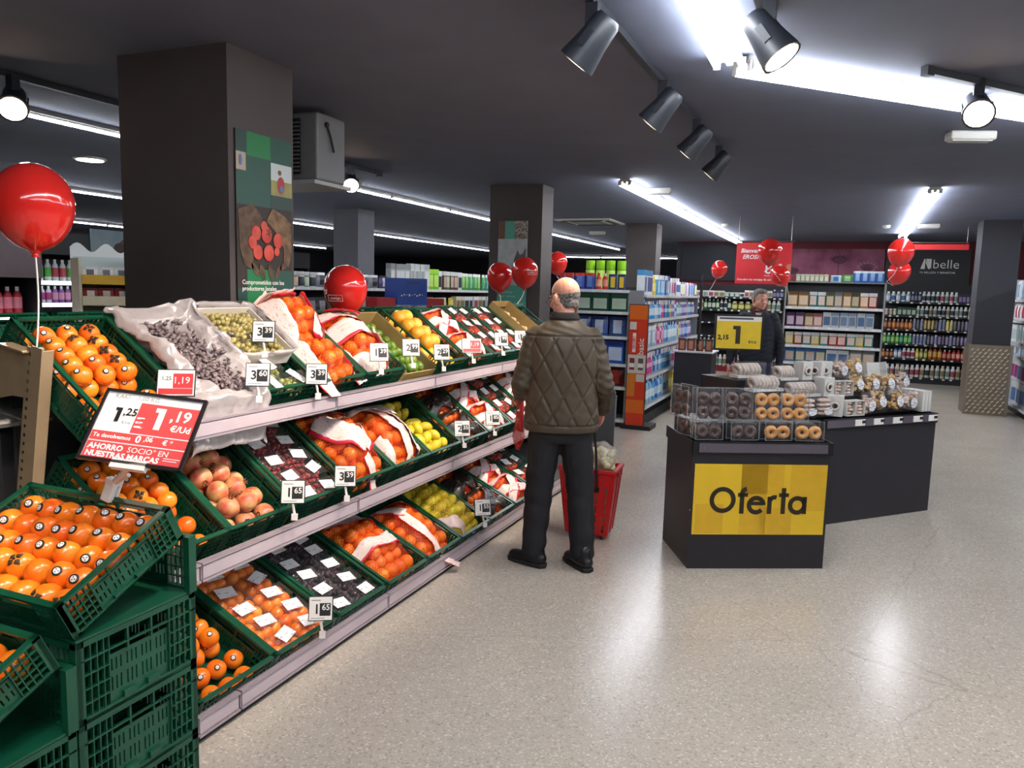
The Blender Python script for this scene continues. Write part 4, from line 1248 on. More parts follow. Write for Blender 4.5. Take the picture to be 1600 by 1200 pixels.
# ---------------------------------------------------------------- shelving and packaged goods
SHW = mat('white shelf steel', '#c4c6c8', .4, metal=.1)
SHK = mat('black shelf steel', '#1d1e22', .5)
SHG = mat('grey shelf steel', '#8f9296', .4, metal=.2)
STRIP = mat('white price strip', '#d6dadb', .35)
PRINTS = {}
def pmat(h, ink=None):
    """Printed packaging: solid colour broken by small printed patches of the ink colour."""
    if ink is None: return plain(h, .35)
    return mat('pack ' + h + ink, h, .35, col2=ink, scale=16)
PM = {}
def product_mesh(kind, w, h):
    k = (kind, round(w, 3), round(h, 3))
    if k in PM: return PM[k]
    m = MB(); r = w / 2 * .92
    if kind == 'bottle':
        m.lathe([(r * .9, 0), (r, h * .04), (r, h * .2), (r, h * .55), (r, h * .62), (r * .75, h * .76), (r * .4, h * .84), (r * .42, h * .86), (r * .42, h)], 10, [0, 0, 1, 1, 0, 0, 2, 2], ex=.75)
    elif kind == 'flat':      # shampoo-like oval bottle with broad cap
        m.lathe([(r * .92, 0), (r, h * .05), (r, h * .18), (r * 1.0, h * .6), (r * .9, h * .78), (r * .6, h * .82), (r * .62, h)], 10, [0, 0, 1, 0, 0, 2], ex=.6)
    elif kind == 'tube':      # stands on its cap
        m.lathe([(r * .8, 0), (r * .8, h * .16), (r, h * .2), (r * .98, h * .55), (r * .9, h * .85), (r * .8, h)], 10, [2, 2, 0, 1, 0], ex=.5)
    elif kind == 'spray':
        m.lathe([(r * .9, 0), (r, h * .04), (r, h * .3), (r, h * .5), (r * .7, h * .64), (r * .35, h * .72), (r * .35, h * .78)], 10, [0, 0, 1, 0, 0, 2], ex=.6)
        m.box((-r * .1, 0, h * .88), (r * 1.3, r * .7, h * .2), 2).box((-r * .9, 0, h * .92), (r * .5, r * .4, h * .08), 2)
    elif kind == 'jug':
        m.lathe([(r * .95, 0), (r, h * .05), (r, h * .18), (r, h * .56), (r * .92, h * .7), (r * .5, h * .88), (r * .34, h * .9), (r * .34, h)], 10, [0, 0, 1, 0, 0, 2, 2], ex=.7)
        m.tube([(r * .55, 0, h * .86), (r * 1.0, 0, h * .82), (r * 1.0, 0, h * .62)], r * .14, 5, 0)
    elif kind == 'can':
        m.lathe([(r, 0), (r, h * .1), (r, h * .85), (r * .8, h * .9), (r * .75, h)], 12, [2, 1, 2, 2])
    elif kind == 'jar':
        m.lathe([(r * .95, 0), (r, h * .06), (r, h * .66), (r * .9, h * .72), (r * .96, h * .74), (r * .96, h)], 12, [0, 1, 0, 2, 2])
    elif kind == 'pouch':
        d = w * .32
        vs = [(-w / 2, -.004, 0), (w / 2, -.004, 0), (w / 2, .004, 0), (-w / 2, .004, 0)]
        prof = [(1, .02), (1, d * .8), (.98, d), (1, d * .7), (.98, .012)]
        zz = [0, h * .15, h * .5, h * .82, h]
        vs = []
        for (sx, dy), z in zip(prof, zz):
            vs += [(-w / 2 * sx, 0, z), (-w / 4 * sx, -dy / 2, z), (w / 4 * sx, -dy / 2, z), (w / 2 * sx, 0, z), (w / 4 * sx, dy / 2, z), (-w / 4 * sx, dy / 2, z)]
        fs, ms = [], []
        for a in range(4):
            for b in range(6):
                fs.append((a * 6 + b, a * 6 + (b + 1) % 6, a * 6 + 6 + (b + 1) % 6, a * 6 + 6 + b)); ms.append(1 if b == 1 and a in (1, 2) else (2 if a == 3 else 0))
        fs += [(5, 4, 3, 2, 1, 0), (24, 25, 26, 27, 28, 29)]; ms += [0, 2]
        m.v = vs; m.f = fs; m.m = ms
    else:                     # box with a raised printed front panel and lid band
        d = min(w * .6, .1)
        a, b = w / 2, d / 2
        def ring(z): return [(-a, -b, z), (a, -b, z), (a, b, z), (-a, b, z)]
        vs = ring(0) + ring(h * .08) + ring(h * .78) + ring(h)
        fs, ms = [(3, 2, 1, 0), (12, 13, 14, 15)], [0, 2]
        for q in range(3):
            for c in range(4):
                f = (q * 4 + c, q * 4 + (c + 1) % 4, q * 4 + 4 + (c + 1) % 4, q * 4 + 4 + c)
                if q == 1 and c == 0:
                    k0 = len(vs)
                    vs += [(-a * .8, -b - .002, h * .14), (a * .8, -b - .002, h * .14), (a * .8, -b - .002, h * .72), (-a * .8, -b - .002, h * .72)]
                    i4 = [k0, k0 + 1, k0 + 2, k0 + 3]
                    fs.append(tuple(i4)); ms.append(1)
                    for e in range(4):
                        fs.append((f[e], f[(e + 1) % 4], i4[(e + 1) % 4], i4[e])); ms.append(0)
                else:
                    fs.append(f); ms.append((0, 0, 2)[q])
        m.v = vs; m.f = fs; m.m = ms
    me = m.mesh(kind, [plain('#cccccc'), plain('#cccccc'), plain('#cccccc')], kind not in ('box',))
    if kind == 'box' or kind == 'pouch':
        me.polygons.foreach_set('use_smooth', [False] * len(me.polygons))
    else:
        me.set_sharp_from_angle(angle=.7)
    PM[k] = me
    return me
NAMES = {'bottle': 'bottle', 'flat': 'bottle', 'tube': 'tube', 'spray': 'spray_bottle', 'jug': 'jug', 'can': 'can', 'jar': 'jar', 'pouch': 'pouch', 'box': 'carton'}
def product(kind, w, h, cols, M, label, name=None, cat=None, group=None):
    o = put(name or NAMES[kind], product_mesh(kind, w, h), None, M)
    for i, c in enumerate(cols[:3]):
        o.material_slots[i].link = 'OBJECT'
        o.material_slots[i].material = c if not isinstance(c, str) else plain(c, .35)
    return tag(o, label, cat or NAMES[kind].replace('_', ' '), group)
def fill_row(F, x0, x1, z, spec, rowno, unit, group, y=.09, ends='along'):
    """Lay products left to right; SPEC rows are (kind, width, height, count, palette, noun); palette rows (colour word, body, label, cap)."""
    x = x0; n = 0
    for kind, w, h, cnt, pal, noun in spec:
        for i in range(cnt):
            if x + w > x1 + .01: return
            cw, *cols = pal[rnd.randrange(len(pal))] if len(pal) < 4 or True else pal[0]
            n += 1
            dz = rnd.uniform(-.004, .0) * 0
            product(kind, w * .97, h * rnd.uniform(.985, 1.0), cols, F @ T(x + w / 2, y + rnd.uniform(-.012, .012), z + dz) @ RZ(rnd.uniform(-.12, .12)), f'{cw} {noun}, {ordw(n)} along the {rowno} shelf, {unit}', noun.replace(' ', '_'), None, group)
            x += w + .004
def shelf_unit(name, label, F, W, depth, zs, top, shelf_m, back_m, strip_m=STRIP, base=.1, side=True, group=None, side_m=None, lip=.03):
    r = thing(name, label, 'shelving', F, group)
    MB().span((0, depth, 0), (W, depth + .02, top)).build('back_panel', back_m, r)
    MB().span((0, .02, 0), (W, depth, base)).build('base_plinth', SHK, r)
    if side:
        for x in (-.02, W):
            MB().span((x, .03, 0), (x + .02, depth + .02, top)).build('side_panel', side_m or shelf_m, r)
    for z in zs:
        s = MB().span((0, 0, z - .025), (W, depth, z)).build('shelf_board', shelf_m, r)
        MB().span((0, -.01, z - .034), (W, 0, z + .002)).build('price_strip', strip_m, s)
        tk = MB(); nt = int(W / .16)
        for k in range(nt):
            xx = (k + .5) * W / nt + rnd.uniform(-.04, .04)
            tk.span((xx - .022, -.013, z - .03), (xx + .022, -.0105, z - .002))
        tag(tk.build('shelf_tickets', M_CARD, s), kind='stuff')
    return r
def W4(*a): return [tuple(x) for x in a]
wht = ('white', '#d9dcdb', '#8fa0a8', '#eceeee')
PALS = {
    'white': W4(('white', '#d6dad8', '#2e3a42', '#e8eae9'), ('white', '#dadcd6', '#7f9a8a', '#e4e4e2'), ('cream', '#cfc6b0', '#8a7a5a', '#ded8c8'), ('white', '#d9dddf', '#b04a58', '#f0f0f0')),
    'pale': W4(('pale blue', '#a9c4d6', '#e6eef2', '#f0f4f4'), ('white', '#dfe4e6', '#4a78a8', '#f4f4f4')),
    'navy': W4(('navy', '#1f2748', '#8890b0', '#c8ccd8'), ('dark purple', '#3a2750', '#9a88b0', '#2a2038'), ('black', '#1b1b20', '#77777c', '#3a3a3e')),
    'gold': W4(('golden', '#8f7436', '#cbb676', '#5c4a20'), ('bronze', '#7a5634', '#c4a070', '#3a2a1a')),
    'orange': W4(('orange', '#b55a2a', '#e0a060', '#d8d2c8'), ('brown', '#7c4630', '#c48a60', '#ddd6c8')),
    'green': W4(('bright green', '#4fa832', '#a4d47a', '#e6ece0'), ('teal', '#1f8a78', '#84c8b4', '#e0e8e4'), ('green', '#2f9a4a', '#8ed09a', '#e4ece4')),
    'red': W4(('red', '#b3261e', '#e08a70', '#e8d8d0'), ('scarlet', '#c8372a', '#f0b8a0', '#c8372a')),
    'amber': W4(('amber', '#b5651d', '#e2b066', '#7a4010')),
    'mix': W4(('white', '#d6dad8', '#2e3a42', '#e8eae9'), ('dark green', '#1f4a34', '#c8d2c4', '#d8dcd8'), ('brown', '#5a3226', '#d0b8a0', '#d8dcd8'), ('green', '#3c7a3c', '#d0dcc0', '#e8e8e8')),
    'blue': W4(('blue', '#2a62b0', '#a8ccec', '#e6eef4'), ('sky blue', '#4a9ad0', '#d0e8f4', '#f0f4f6'), ('pale blue', '#9cc8e0', '#f0f6f8', '#2a62b0')),
    'pink': W4(('pink', '#d24a8a', '#f0b8d0', '#f4e0ea'), ('white', '#dde2e4', '#c85090', '#f4f4f4')),
    'clean': W4(('blue', '#2a62b0', '#a8ccec', '#e6eef4'), ('sky blue', '#4a9ad0', '#d0e8f4', '#f0f4f6'), ('white', '#e0e6e8', '#4a8ac0', '#d24a8a'), ('pink', '#d24a8a', '#f4d0e0', '#f0f0f0'), ('yellow', '#d8b828', '#f4eca0', '#2a62b0'), ('lilac', '#8a6ab0', '#dccce8', '#f0ecf4')),
    'magenta': W4(('magenta', '#c21f8a', '#f080c8', '#e860b8')),
    'lime': W4(('lime green', '#76c41e', '#c8ec70', '#a0e030')),
    'yellow': W4(('yellow', '#d8bc2a', '#f0e48a', '#e8d040'), ('olive', '#8a8a2a', '#d8d48a', '#d8d4c0')),
}
def S_(kind, w, h, n, p, noun): return (kind, w, h, n, PALS[p] if isinstance(p, str) else p, noun)

# cosmetics wall: right-hand run
F = T(.87, 17.05, 0)
CZ = [1.6, 1.33, 1.06, .77, .49, .12]
shelf_unit('cosmetics_shelving', 'black wall shelving of cosmetics bottles under the black wall sign', F, 1.72, .42, CZ, 1.95, SHK, SHK, SHK, .1, side=False)
u = 'cosmetics wall under black sign'
g = 'cosmetics under the black wall sign'
rows = [
    [S_('flat', .085, .2, 5, 'pale', 'shampoo bottle'), S_('flat', .06, .2, 3, 'navy', 'lotion bottle'), S_('flat', .075, .21, 8, 'white', 'cream bottle'), S_('box', .06, .17, 9, 'navy', 'cosmetic carton')],
    [S_('jar', .07, .13, 3, 'mix', 'cream jar'), S_('box', .08, .16, 4, [('dark green', '#16352a', '#a8c0a8', '#24503c')], 'hair carton'), S_('flat', .07, .2, 14, 'white', 'shampoo bottle'), S_('flat', .065, .19, 6, 'white', 'conditioner bottle')],
    [S_('bottle', .07, .2, 7, 'orange', 'oil bottle'), S_('can', .06, .22, 3, 'navy', 'hair spray can'), S_('can', .06, .22, 3, 'gold', 'hair spray can'), S_('can', .06, .22, 3, 'navy', 'mousse can'), S_('can', .06, .21, 2, 'yellow', 'mousse can'), S_('can', .06, .22, 8, 'navy', 'styling can')],
    [S_('flat', .072, .21, 7, 'green', 'shower gel bottle'), S_('can', .06, .2, 16, 'navy', 'styling spray can')],
    [S_('bottle', .07, .16, 3, 'orange', 'small bottle'), S_('flat', .07, .19, 2, 'blue', 'gel bottle'), S_('flat', .075, .2, 3, 'white', 'gel bottle'), S_('flat', .07, .2, 3, 'yellow', 'gel bottle'), S_('bottle', .08, .24, 3, 'amber', 'bath gel bottle'), S_('bottle', .075, .2, 7, 'red', 'bath gel bottle')],
    [S_('jug', .085, .22, 1, 'navy', 'gel bottle'), S_('flat', .085, .24, 6, 'white', 'body milk bottle'), S_('flat', .085, .25, 12, 'white', 'body lotion bottle')]]
for i, (z, sp) in enumerate(zip(CZ, rows)): fill_row(F, .01, 1.7, z, sp, ordw(i + 1), u, g)
# cosmetics wall: run behind the staff man
F = T(-2.95, 17.05, 0)
shelf_unit('cosmetics_shelving', 'black wall shelving of toiletries behind the man in navy', F, 1.95, .42, CZ, 1.85, SHK, SHK, SHK, .1, side=False)
u = 'toiletries wall behind staff'
g = 'toiletries behind the man in navy'
rows = [
    [S_('box', .11, .13, 6, 'white', 'cream carton'), S_('box', .1, .1, 4, 'mix', 'soap carton'), S_('box', .09, .15, 6, 'white', 'tube carton'), S_('flat', .07, .18, 12, 'navy', 'lotion bottle')],
    [S_('flat', .08, .22, 3, 'white', 'cologne bottle'), S_('bottle', .08, .22, 7, 'mix', 'cologne bottle'), S_('flat', .13, .18, 4, 'yellow', 'cologne bottle'), S_('flat', .09, .22, 20, 'white', 'lotion bottle')],
    [S_('flat', .085, .2, 30, 'white', 'gel bottle')],
    [S_('flat', .085, .2, 30, 'mix', 'gel bottle')],
    [S_('flat', .085, .22, 30, 'green', 'gel bottle')],
    [S_('flat', .085, .24, 30, 'white', 'gel bottle')]]
for i, (z, sp) in enumerate(zip(CZ, rows)):
    if i in (2, 3): continue
    fill_row(F, .01, 1.93, z, sp, ordw(i + 1), u, g)
MB_ = MB().span((XJ, 17.0, .0), (-.3, 17.46, .11))
tag(MB_.build('trim_1', mat('red plinth', '#7a141c', .4)), kind='structure')

# hair dye gondola end
F = T(-.645, 11.0, 0)
DZ = [.77, 1.0, 1.245, 1.51]
shelf_unit('hair_dye_shelving', 'grey gondola end of hair dye boxes behind the biscuit bins', F, 1.19, .36, [.42] + DZ, 1.84, SHG, mat('grey back panel', '#55585c', .5), STRIP, .12, side_m=mat('greyish side panel', '#8c8f90', .5))
u = 'hair dye gondola end'
g = 'hair dye boxes on the gondola end'
DYE = [W4(('blue and grey', '#5f7f9a', '#c8b0a0', '#2a5a98'), ('green and blue', '#4f8a78', '#d0c0a8', '#2a5a98'), ('pink and blue', '#a8607a', '#e0c0b0', '#2a5a98')),
       W4(('yellow', '#b8a83a', '#d8c8a0', '#c8c8c8'), ('red', '#a83228', '#e0c0b0', '#d0d0d0'), ('teal', '#3a8a88', '#e0c8b8', '#d0d4d4'), ('orange', '#c0803a', '#e4ccb4', '#d4d0cc')),
       W4(('white', '#c4c8cc', '#6a8098', '#8aa0b4'), ('white', '#ccd0d2', '#4a6a90', '#c4c8cc')),
       W4(('pink', '#b87a80', '#e0c4b4', '#8a4a50'), ('grey', '#8a8a88', '#c8b49c', '#5a5a58'), ('tan', '#a88458', '#dcc4a4', '#6a4a2a'), ('olive', '#6a6a48', '#c8b898', '#3a3a28'))]
fill_row(F, .03, 1.17, .77, [S_('box', .125, .19, 4, DYE[0], 'hair dye box'), S_('box', .14, .18, 2, DYE[2], 'hair dye box'), S_('box', .15, .19, 3, DYE[3], 'hair dye box')], 'lowest', u, g)
fill_row(F, .02, 1.17, 1.0, [S_('box', .105, .17, 11, DYE[1], 'hair dye box')], 'second lowest', u, g)
fill_row(F, .02, 1.17, 1.245, [S_('box', .11, .19, 2, [('purple', '#5a3a68', '#c8b0b8', '#3a2448')], 'hair dye box'), S_('box', .11, .18, 2, DYE[3], 'hair dye box'), S_('box', .1, .2, 7, DYE[2], 'hair dye box')], 'second highest', u, g)
fill_row(F, .02, 1.17, 1.51, [S_('box', .13, .2, 2, DYE[3], 'hair dye box'), S_('box', .1, .2, 9, DYE[3] + DYE[1], 'hair dye box')], 'highest', u, g)
shp = MB().span((-.01, .1, 1.83), (1.2, .36, 1.842)).build('top_panel', SHG, None)
shp.matrix_world = F; tag(shp, 'grey top board of the hair dye gondola', 'board')
fill_row(F, .1, .52, 1.845, [S_('box', .055, .1, 8, [('pale green', '#a8b088', '#e0e4d0', '#c8d0b0')], 'small carton')], 'top', u, g, y=.2)
product('pouch', .13, .09, ('#b8ccd8', '#3a80b8', '#d8e0e4'), F @ T(.6, .2, 1.845), 'blue and white pouch on top of the hair dye gondola', group=g)
product('pouch', .14, .1, ('#4a8a4a', '#a0c890', '#4a8a4a'), F @ T(.74, .2, 1.845), 'green pouch on top of the hair dye gondola', group=g)
for k in range(4):
    product('pouch', .1, .15, ('#2a62b0', '#8ab4dc', '#d0dce4'), F @ T(.86 + .09 * k, .2, 1.845) @ RZ(.1), f'blue roll pack on top of the hair dye gondola, {ordw(k + 1)} from the dye cartons', group=g)

# household goods gondola: long face toward the aisle
F = T(-2.1, 9.1, 0) @ RZ(math.pi / 2)
GZ = [.24, .61, .97, 1.31, 1.61]
shelf_unit('household_gondola', 'white gondola of household cleaning goods beside the aisle', F, 3.85, .2, GZ, 1.66, SHW, SHW, STRIP, .12, side_m=SHG)
u = 'household gondola'
g = 'cleaning goods on the gondola'
GR = [
    [S_('bottle', .085, .27, 3, 'pale', 'bleach bottle'), S_('jug', .1, .29, 2, 'yellow', 'cleaner jug'), S_('jug', .11, .29, 9, 'blue', 'cleaner jug'), S_('jug', .1, .28, 4, 'pale', 'cleaner jug'), S_('bottle', .09, .28, 6, 'yellow', 'floor cleaner bottle'), S_('jug', .11, .26, 7, 'magenta', 'softener jug')],
    [S_('bottle', .085, .27, 4, 'pale', 'cleaner bottle'), S_('spray', .1, .28, 5, 'pink', 'spray cleaner'), S_('spray', .1, .28, 11, 'blue', 'spray cleaner'), S_('bottle', .085, .26, 20, 'pink', 'cleaner bottle')],
    [S_('bottle', .085, .26, 4, 'pale', 'cleaner bottle'), S_('box', .12, .25, 4, 'pale', 'cleaning carton'), S_('bottle', .09, .27, 6, 'pink', 'cleaner bottle'), S_('bottle', .09, .27, 9, 'blue', 'cleaner bottle'), S_('bottle', .085, .25, 14, 'clean', 'cleaner bottle')],
    [S_('bottle', .085, .25, 4, 'blue', 'cleaner bottle'), S_('bottle', .09, .22, 8, 'blue', 'detergent bottle'), S_('spray', .1, .24, 3, 'pink', 'spray bottle'), S_('spray', .1, .24, 8, 'clean', 'spray bottle'), S_('bottle', .08, .2, 18, 'clean', 'small bottle')],
    [S_('box', .16, .3, 3, [('white', '#dfe6ea', '#5a6aa0', '#4a9ad0')], 'tall detergent box'), S_('bottle', .1, .24, 3, 'yellow', 'detergent bottle'), S_('box', .14, .26, 5, 'blue', 'detergent box'), S_('box', .13, .24, 4, 'pink', 'detergent box'), S_('bottle', .1, .25, 3, 'pale', 'detergent bottle'), S_('can', .08, .2, 18, 'clean', 'air freshener can')]]
for i, (z, sp) in enumerate(zip(GZ, GR)): fill_row(F, .03, 3.83, z, sp, ordw(i + 1) + ' lowest' if i else 'lowest', u, g)
# its end facing the viewer
F = T(-3.25, 9.05, 0)
EZ = [.09, .49, .77, 1.1, 1.4, 1.66]
shelf_unit('household_gondola_end', 'gondola end of detergents and drinks packs behind the man in the quilted jacket', F, .95, .4, EZ, 1.7, SHW, SHK, STRIP, .08, side=False)
u = 'gondola end behind jacket'
g = 'goods on the gondola end'
DGN = [('dark green', '#1c4a3a', '#b8ccb8', '#2a5a48')]
fill_row(F, .02, .93, 1.66, [S_('pouch', .1, .2, 2, [('red and blue', '#2a3a90', '#c8342a', '#c83a2a')], 'detergent pouch'), S_('pouch', .13, .2, 2, [('blue', '#1f3a98', '#6a8ad0', '#c83a2a')], 'detergent pouch'), S_('bottle', .08, .2, 2, 'red', 'cleaner bottle'), S_('pouch', .11, .19, 4, [('navy and yellow', '#22305c', '#d8b838', '#22305c')], 'dish tablet pouch')], 'top', u, g)
fill_row(F.copy() @ T(0, .16, .0), .3, .93, 1.66, [S_('jar', .13, .36, 5, 'lime', 'large detergent bottle')], 'top rear', u, g, y=.12)
fill_row(F, .02, .93, 1.4, [S_('box', .225, .22, 4, DGN, 'dish tablet pack')], 'fifth', u, g)
fill_row(F, .02, .93, 1.1, [S_('pouch', .22, .24, 4, [('blue', '#3a5a98', '#c8d4e8', '#2a3a70')], 'detergent pack'), ], 'fourth', u, g)
fill_row(F, .02, .93, .77, [S_('box', .22, .28, 4, [('blue and white', '#2a5ab0', '#c8d8f0', '#1f3a80')], 'detergent carton')], 'third', u, g)
fill_row(F, .02, .93, .49, [S_('pouch', .22, .24, 4, [('dark red', '#6a1a1a', '#a83a2a', '#3a1014')], 'charcoal bag')], 'second', u, g)
fill_row(F, .02, .93, .09, [S_('jug', .16, .34, 5, [('white', '#d0d4d4', '#c8cccc', '#c83028')], 'large bleach jug')], 'lowest', u, g)
# orange end sign
r = thing('end_sign', 'tall narrow orange-red printed sign at the end of the household gondola', 'sign', T(-2.155, 8.98, 0))
OR1, OR2, OR3 = mat('sign orange', '#d9681e', .4), mat('sign red-orange', '#cf3a1e', .4), mat('sign amber', '#cf7a28', .4)
MB().span((-.115, .001, 0), (.115, .03, 1.5)).build('sign_board', mat('sign edge dark', '#2a2422', .5), r)
MB().span((-.108, -.003, .02), (.108, 0, 1.49)).build('printed_face', OR2, r)
pb = MB().span((-.108, -.006, 1.32), (.108, -.003, 1.49), 0).span((-.108, -.006, .2), (.108, -.003, .36), 0).span((-.108, -.006, .4), (-.01, -.003, .68), 1).span((-.108, -.006, .68), (.108, -.003, .9), 2)
pb.span((-.1, -.006, 1.2), (-.02, -.003, 1.29), 2).span((.0, -.0065, .58), (.1, -.003, .67), 2)
pb.build('printed_panels', [OR1, OR3, mat('sign pale grey', '#cfc8bc', .5)], r)
pc = MB()
for x, c in ((-.055, 0), (.05, 1)):
    pc.span((x - .03, -.009, .72), (x + .03, -.006, .86), c)
    pc.span((x - .03, -.011, .75), (x + .03, -.009, .8), 2)
pc.build('printed_jars', [mat('print maroon', '#7a2a20', .5), mat('print grey', '#5a5652', .5), M_CARD], r)
FW = T(0, -.0045, 0) @ RX(math.pi / 2)
text('basic', .1, M_CARD, r, T(.045, -.0045, 1.0) @ RX(math.pi / 2) @ RZ(math.pi / 2), 'sign_lettering', bold=.001)
MB().span((-.06, -.0055, .93), (-.02, -.003, 1.16)).build('logo_panel', M_CARD, r)
text('EROSKI', .045, OR2, r, T(-.04, -.0062, 1.045) @ RX(math.pi / 2) @ RZ(math.pi / 2), 'sign_lettering', bold=.0008)
MB().span((-.16, -.02, 0), (.2, .32, .05)).build('foot', SHK, r)

# paper goods shelving by the clad pillar
F = T(2.5, 14.45, 0) @ RZ(-math.pi / 2)
PZ = [.12, .85, 1.05, 1.37, 1.68]
shelf_unit('paper_goods_shelving', 'white shelving of paper goods beyond the clad pillar', T(2.52, 14.45, 0) @ RZ(-math.pi / 2), 4.2, .42, PZ, 2.0, SHW, SHW, STRIP, .1)
F = T(2.52, 14.45, 0) @ RZ(-math.pi / 2)
u = 'paper goods shelving'
g = 'paper goods beyond the clad pillar'
PP = [('white and magenta', '#dfe3e4', '#a82a78', '#e6eaea'), ('white and blue', '#dfe3e4', '#4a78b8', '#e6eaea')]
fill_row(F, .02, 4.15, .12, [S_('box', .3, .34, 14, PP, 'kitchen roll pack')], 'lowest', u, g)
fill_row(F @ T(0, 0, 0), .02, 4.15, .47, [S_('box', .3, .33, 14, PP, 'upper kitchen roll pack')], 'lowest stacked', u, g)
fill_row(F, .02, 4.15, .85, [S_('box', .14, .16, 28, 'pale', 'tissue box')], 'second', u, g)
fill_row(F, .02, 4.15, 1.05, [S_('box', .22, .26, 18, [('white', '#dfe3e4', '#2f9a7a', '#d8e0e0'), ('white', '#dfe3e2', '#b8c4c8', '#e6eaea')], 'napkin pack')], 'third', u, g)
fill_row(F, .02, 4.15, 1.37, [S_('pouch', .2, .26, 20, [('white', '#d8e0e4', '#8aa8b8', '#e6eaea'), ('white and red', '#dde0e0', '#b83a4a', '#e6eaea')], 'wipes pack')], 'fourth', u, g)
fill_row(F, .02, 4.15, 1.68, [S_('pouch', .2, .3, 20, [('grey-blue', '#8aa0b4', '#c8d8e4', '#aab8c4'), ('white', '#d8e0e4', '#5a80a8', '#e6eaea')], 'nappy pack')], 'highest', u, g)

# shelving seen over the stand between the pillars
F = T(-5.5, 6.2, 0) @ RZ(math.pi / 2)
MZ = [.3, .7, 1.0, 1.28, 1.6]
shelf_unit('pantry_shelving', 'grey shelving of groceries seen over the fruit between the pillars', F, 6.3, .42, MZ, 1.72, SHG, SHK, STRIP, .12)
u = 'pantry shelving behind fruit'
g = 'groceries behind the fruit stand'
fill_row(F, .05, 6.25, 1.6, [S_('box', .16, .26, 3, [('blue', '#22428a', '#c0c8d8', '#1c2f68')], 'grocery box'), S_('jar', .1, .17, 6, 'mix', 'jar'), S_('pouch', .22, .17, 7, [('purple and white', '#4a3a6a', '#d8d0d8', '#2c2440'), ('silver and black', '#8a8a92', '#26262c', '#c8c8cc')], 'snack bag'), S_('box', .13, .34, 4, [('grey and white', '#a8acac', '#d8dad8', '#888c8c')], 'tall carton'), S_('box', .13, .36, 4, [('white', '#d4d8d4', '#a0a8a8', '#c8ccc8'), ('pale grey', '#c0c4c0', '#e0e2e0', '#a8acac')], 'tall carton'), S_('box', .14, .3, 2, 'lime', 'cereal box'), S_('box', .13, .28, 6, 'mix', 'cereal box'), S_('pouch', .15, .27, 7, 'green', 'green tea pouch'), S_('box', .13, .24, 8, 'mix', 'infusion box')], 'top', u, g)
fill_row(F, .05, 6.25, 1.28, [S_('jar', .09, .16, 10, 'mix', 'preserve jar'), S_('pouch', .2, .2, 8, [('black and silver', '#2a2a30', '#a8a8ac', '#55555c')], 'coffee pouch'), S_('box', .2, .2, 6, [('red', '#b82e30', '#e0d0c8', '#8a2020')], 'grocery box'), S_('pouch', .2, .2, 4, 'yellow', 'pasta bag'), S_('box', .16, .22, 14, 'white', 'rusk carton')], 'second', u, g)
BX = thing('display_box', 'blue cardboard display box with snow print on a pallet behind the fruit', 'display box', T(-4.75, 8.0, 0) @ RZ(D(60)))
BLUE = mat('display blue', '#1f4498', .45, col2='#274fa8', scale=4)
MB().span((-.2, -.15, 0), (.2, .15, 1.42)).build('display_body', mat('display grey print', '#6a7080', .5, col2='#c4c8d0', scale=12), BX)
MB().span((-.2, -.155, 1.42), (.2, .15, 1.73)).build('header_box', BLUE, BX)
MB().span((-.08, -.158, 1.66), (.08, -.155, 1.7)).build('printed_badge', print_mat('pink badge print', '#2a4080', '#e08aa0', .02, amount=.5), BX)
mb = MB()
for k in range(9): mb.span((-.15 + k * .034, -.158, 1.52 + .01 * (k % 3)), (-.13 + k * .034, -.155, 1.535 + .012 * (k % 2)))
tag(mb.build('printed_flakes', M_CARD, BX), kind='stuff')
for s in (-1, 1):
    MB().span((s * .33 - .12, -.14, 0), (s * .33 + .12, .14, 1.5)).build('side_box', mat('display red', '#b82a30', .5, var=.1), BX)

# dairy wall far left
DH = mat('mauve header panel', '#6b5c60', .6, var=.04)
LIT = mat('cold case light', '#eef6ff', .5, emit=2.5)
def cold_case(label, F, W, zs, top, header, u, g, rows, hm):
    r = thing('cold_case', label, 'refrigerated case', F)
    CK = mat('case interior black', '#1a1c20', .5)
    MB().span((0, .62, 0), (W, .66, top)).build('back_panel', CK, r)
    MB().span((0, .0, 0), (W, .62, .35)).build('case_base', SHK, r)
    for x in (-.03, W): MB().span((x, -.02, 0), (x + .03, .66, top)).build('side_panel', CK, r)
    MB().span((-.03, -.04, header), (W + .03, .66, top)).build('header_panel', hm, r)
    for z in zs:
        s = MB().span((0, .05, z - .03), (W, .62, z)).build('shelf_board', SHW, r)
        MB().span((0, .04, z - .045), (W, .05, z + .004)).build('shelf_light', LIT, s)
    for i, (z, sp) in enumerate(zip(zs, rows)): fill_row(F, .03, W - .03, z, sp, ordw(i + 1) + ' lowest', u, g, y=.14)
    return r
MK = [('white and red', '#dfe2e4', '#c84a5a', '#e8eaec'), ('white and green', '#dfe4e2', '#58b84a', '#e8eaec'), ('white and blue', '#dfe4ea', '#4a78c0', '#e8eaec')]
cold_case('long dark dairy case of milk bottles far beyond the stand', T(-9.2, 5.5, 0) @ RZ(math.pi / 2), 6.4, [.75, 1.3, 1.58], 2.2, 1.92, 'long dairy case', 'dairy bottles', [
    [S_('bottle', .11, .26, 55, [MK[0]], 'milk bottle')],
    [S_('box', .1, .2, 7, [('white', '#d8e2e8', '#6a98c0', '#e8eef0')], 'yogurt pack'), S_('bottle', .085, .22, 45, [('violet and pink', '#8a4a98', '#e0a0c0', '#d8d8e4'), ('white and pink', '#d8d0dc', '#b84a88', '#e4e4ec')], 'drinking yogurt')],
    [S_('bottle', .1, .28, 55, MK, 'milk bottle')]], SHK)
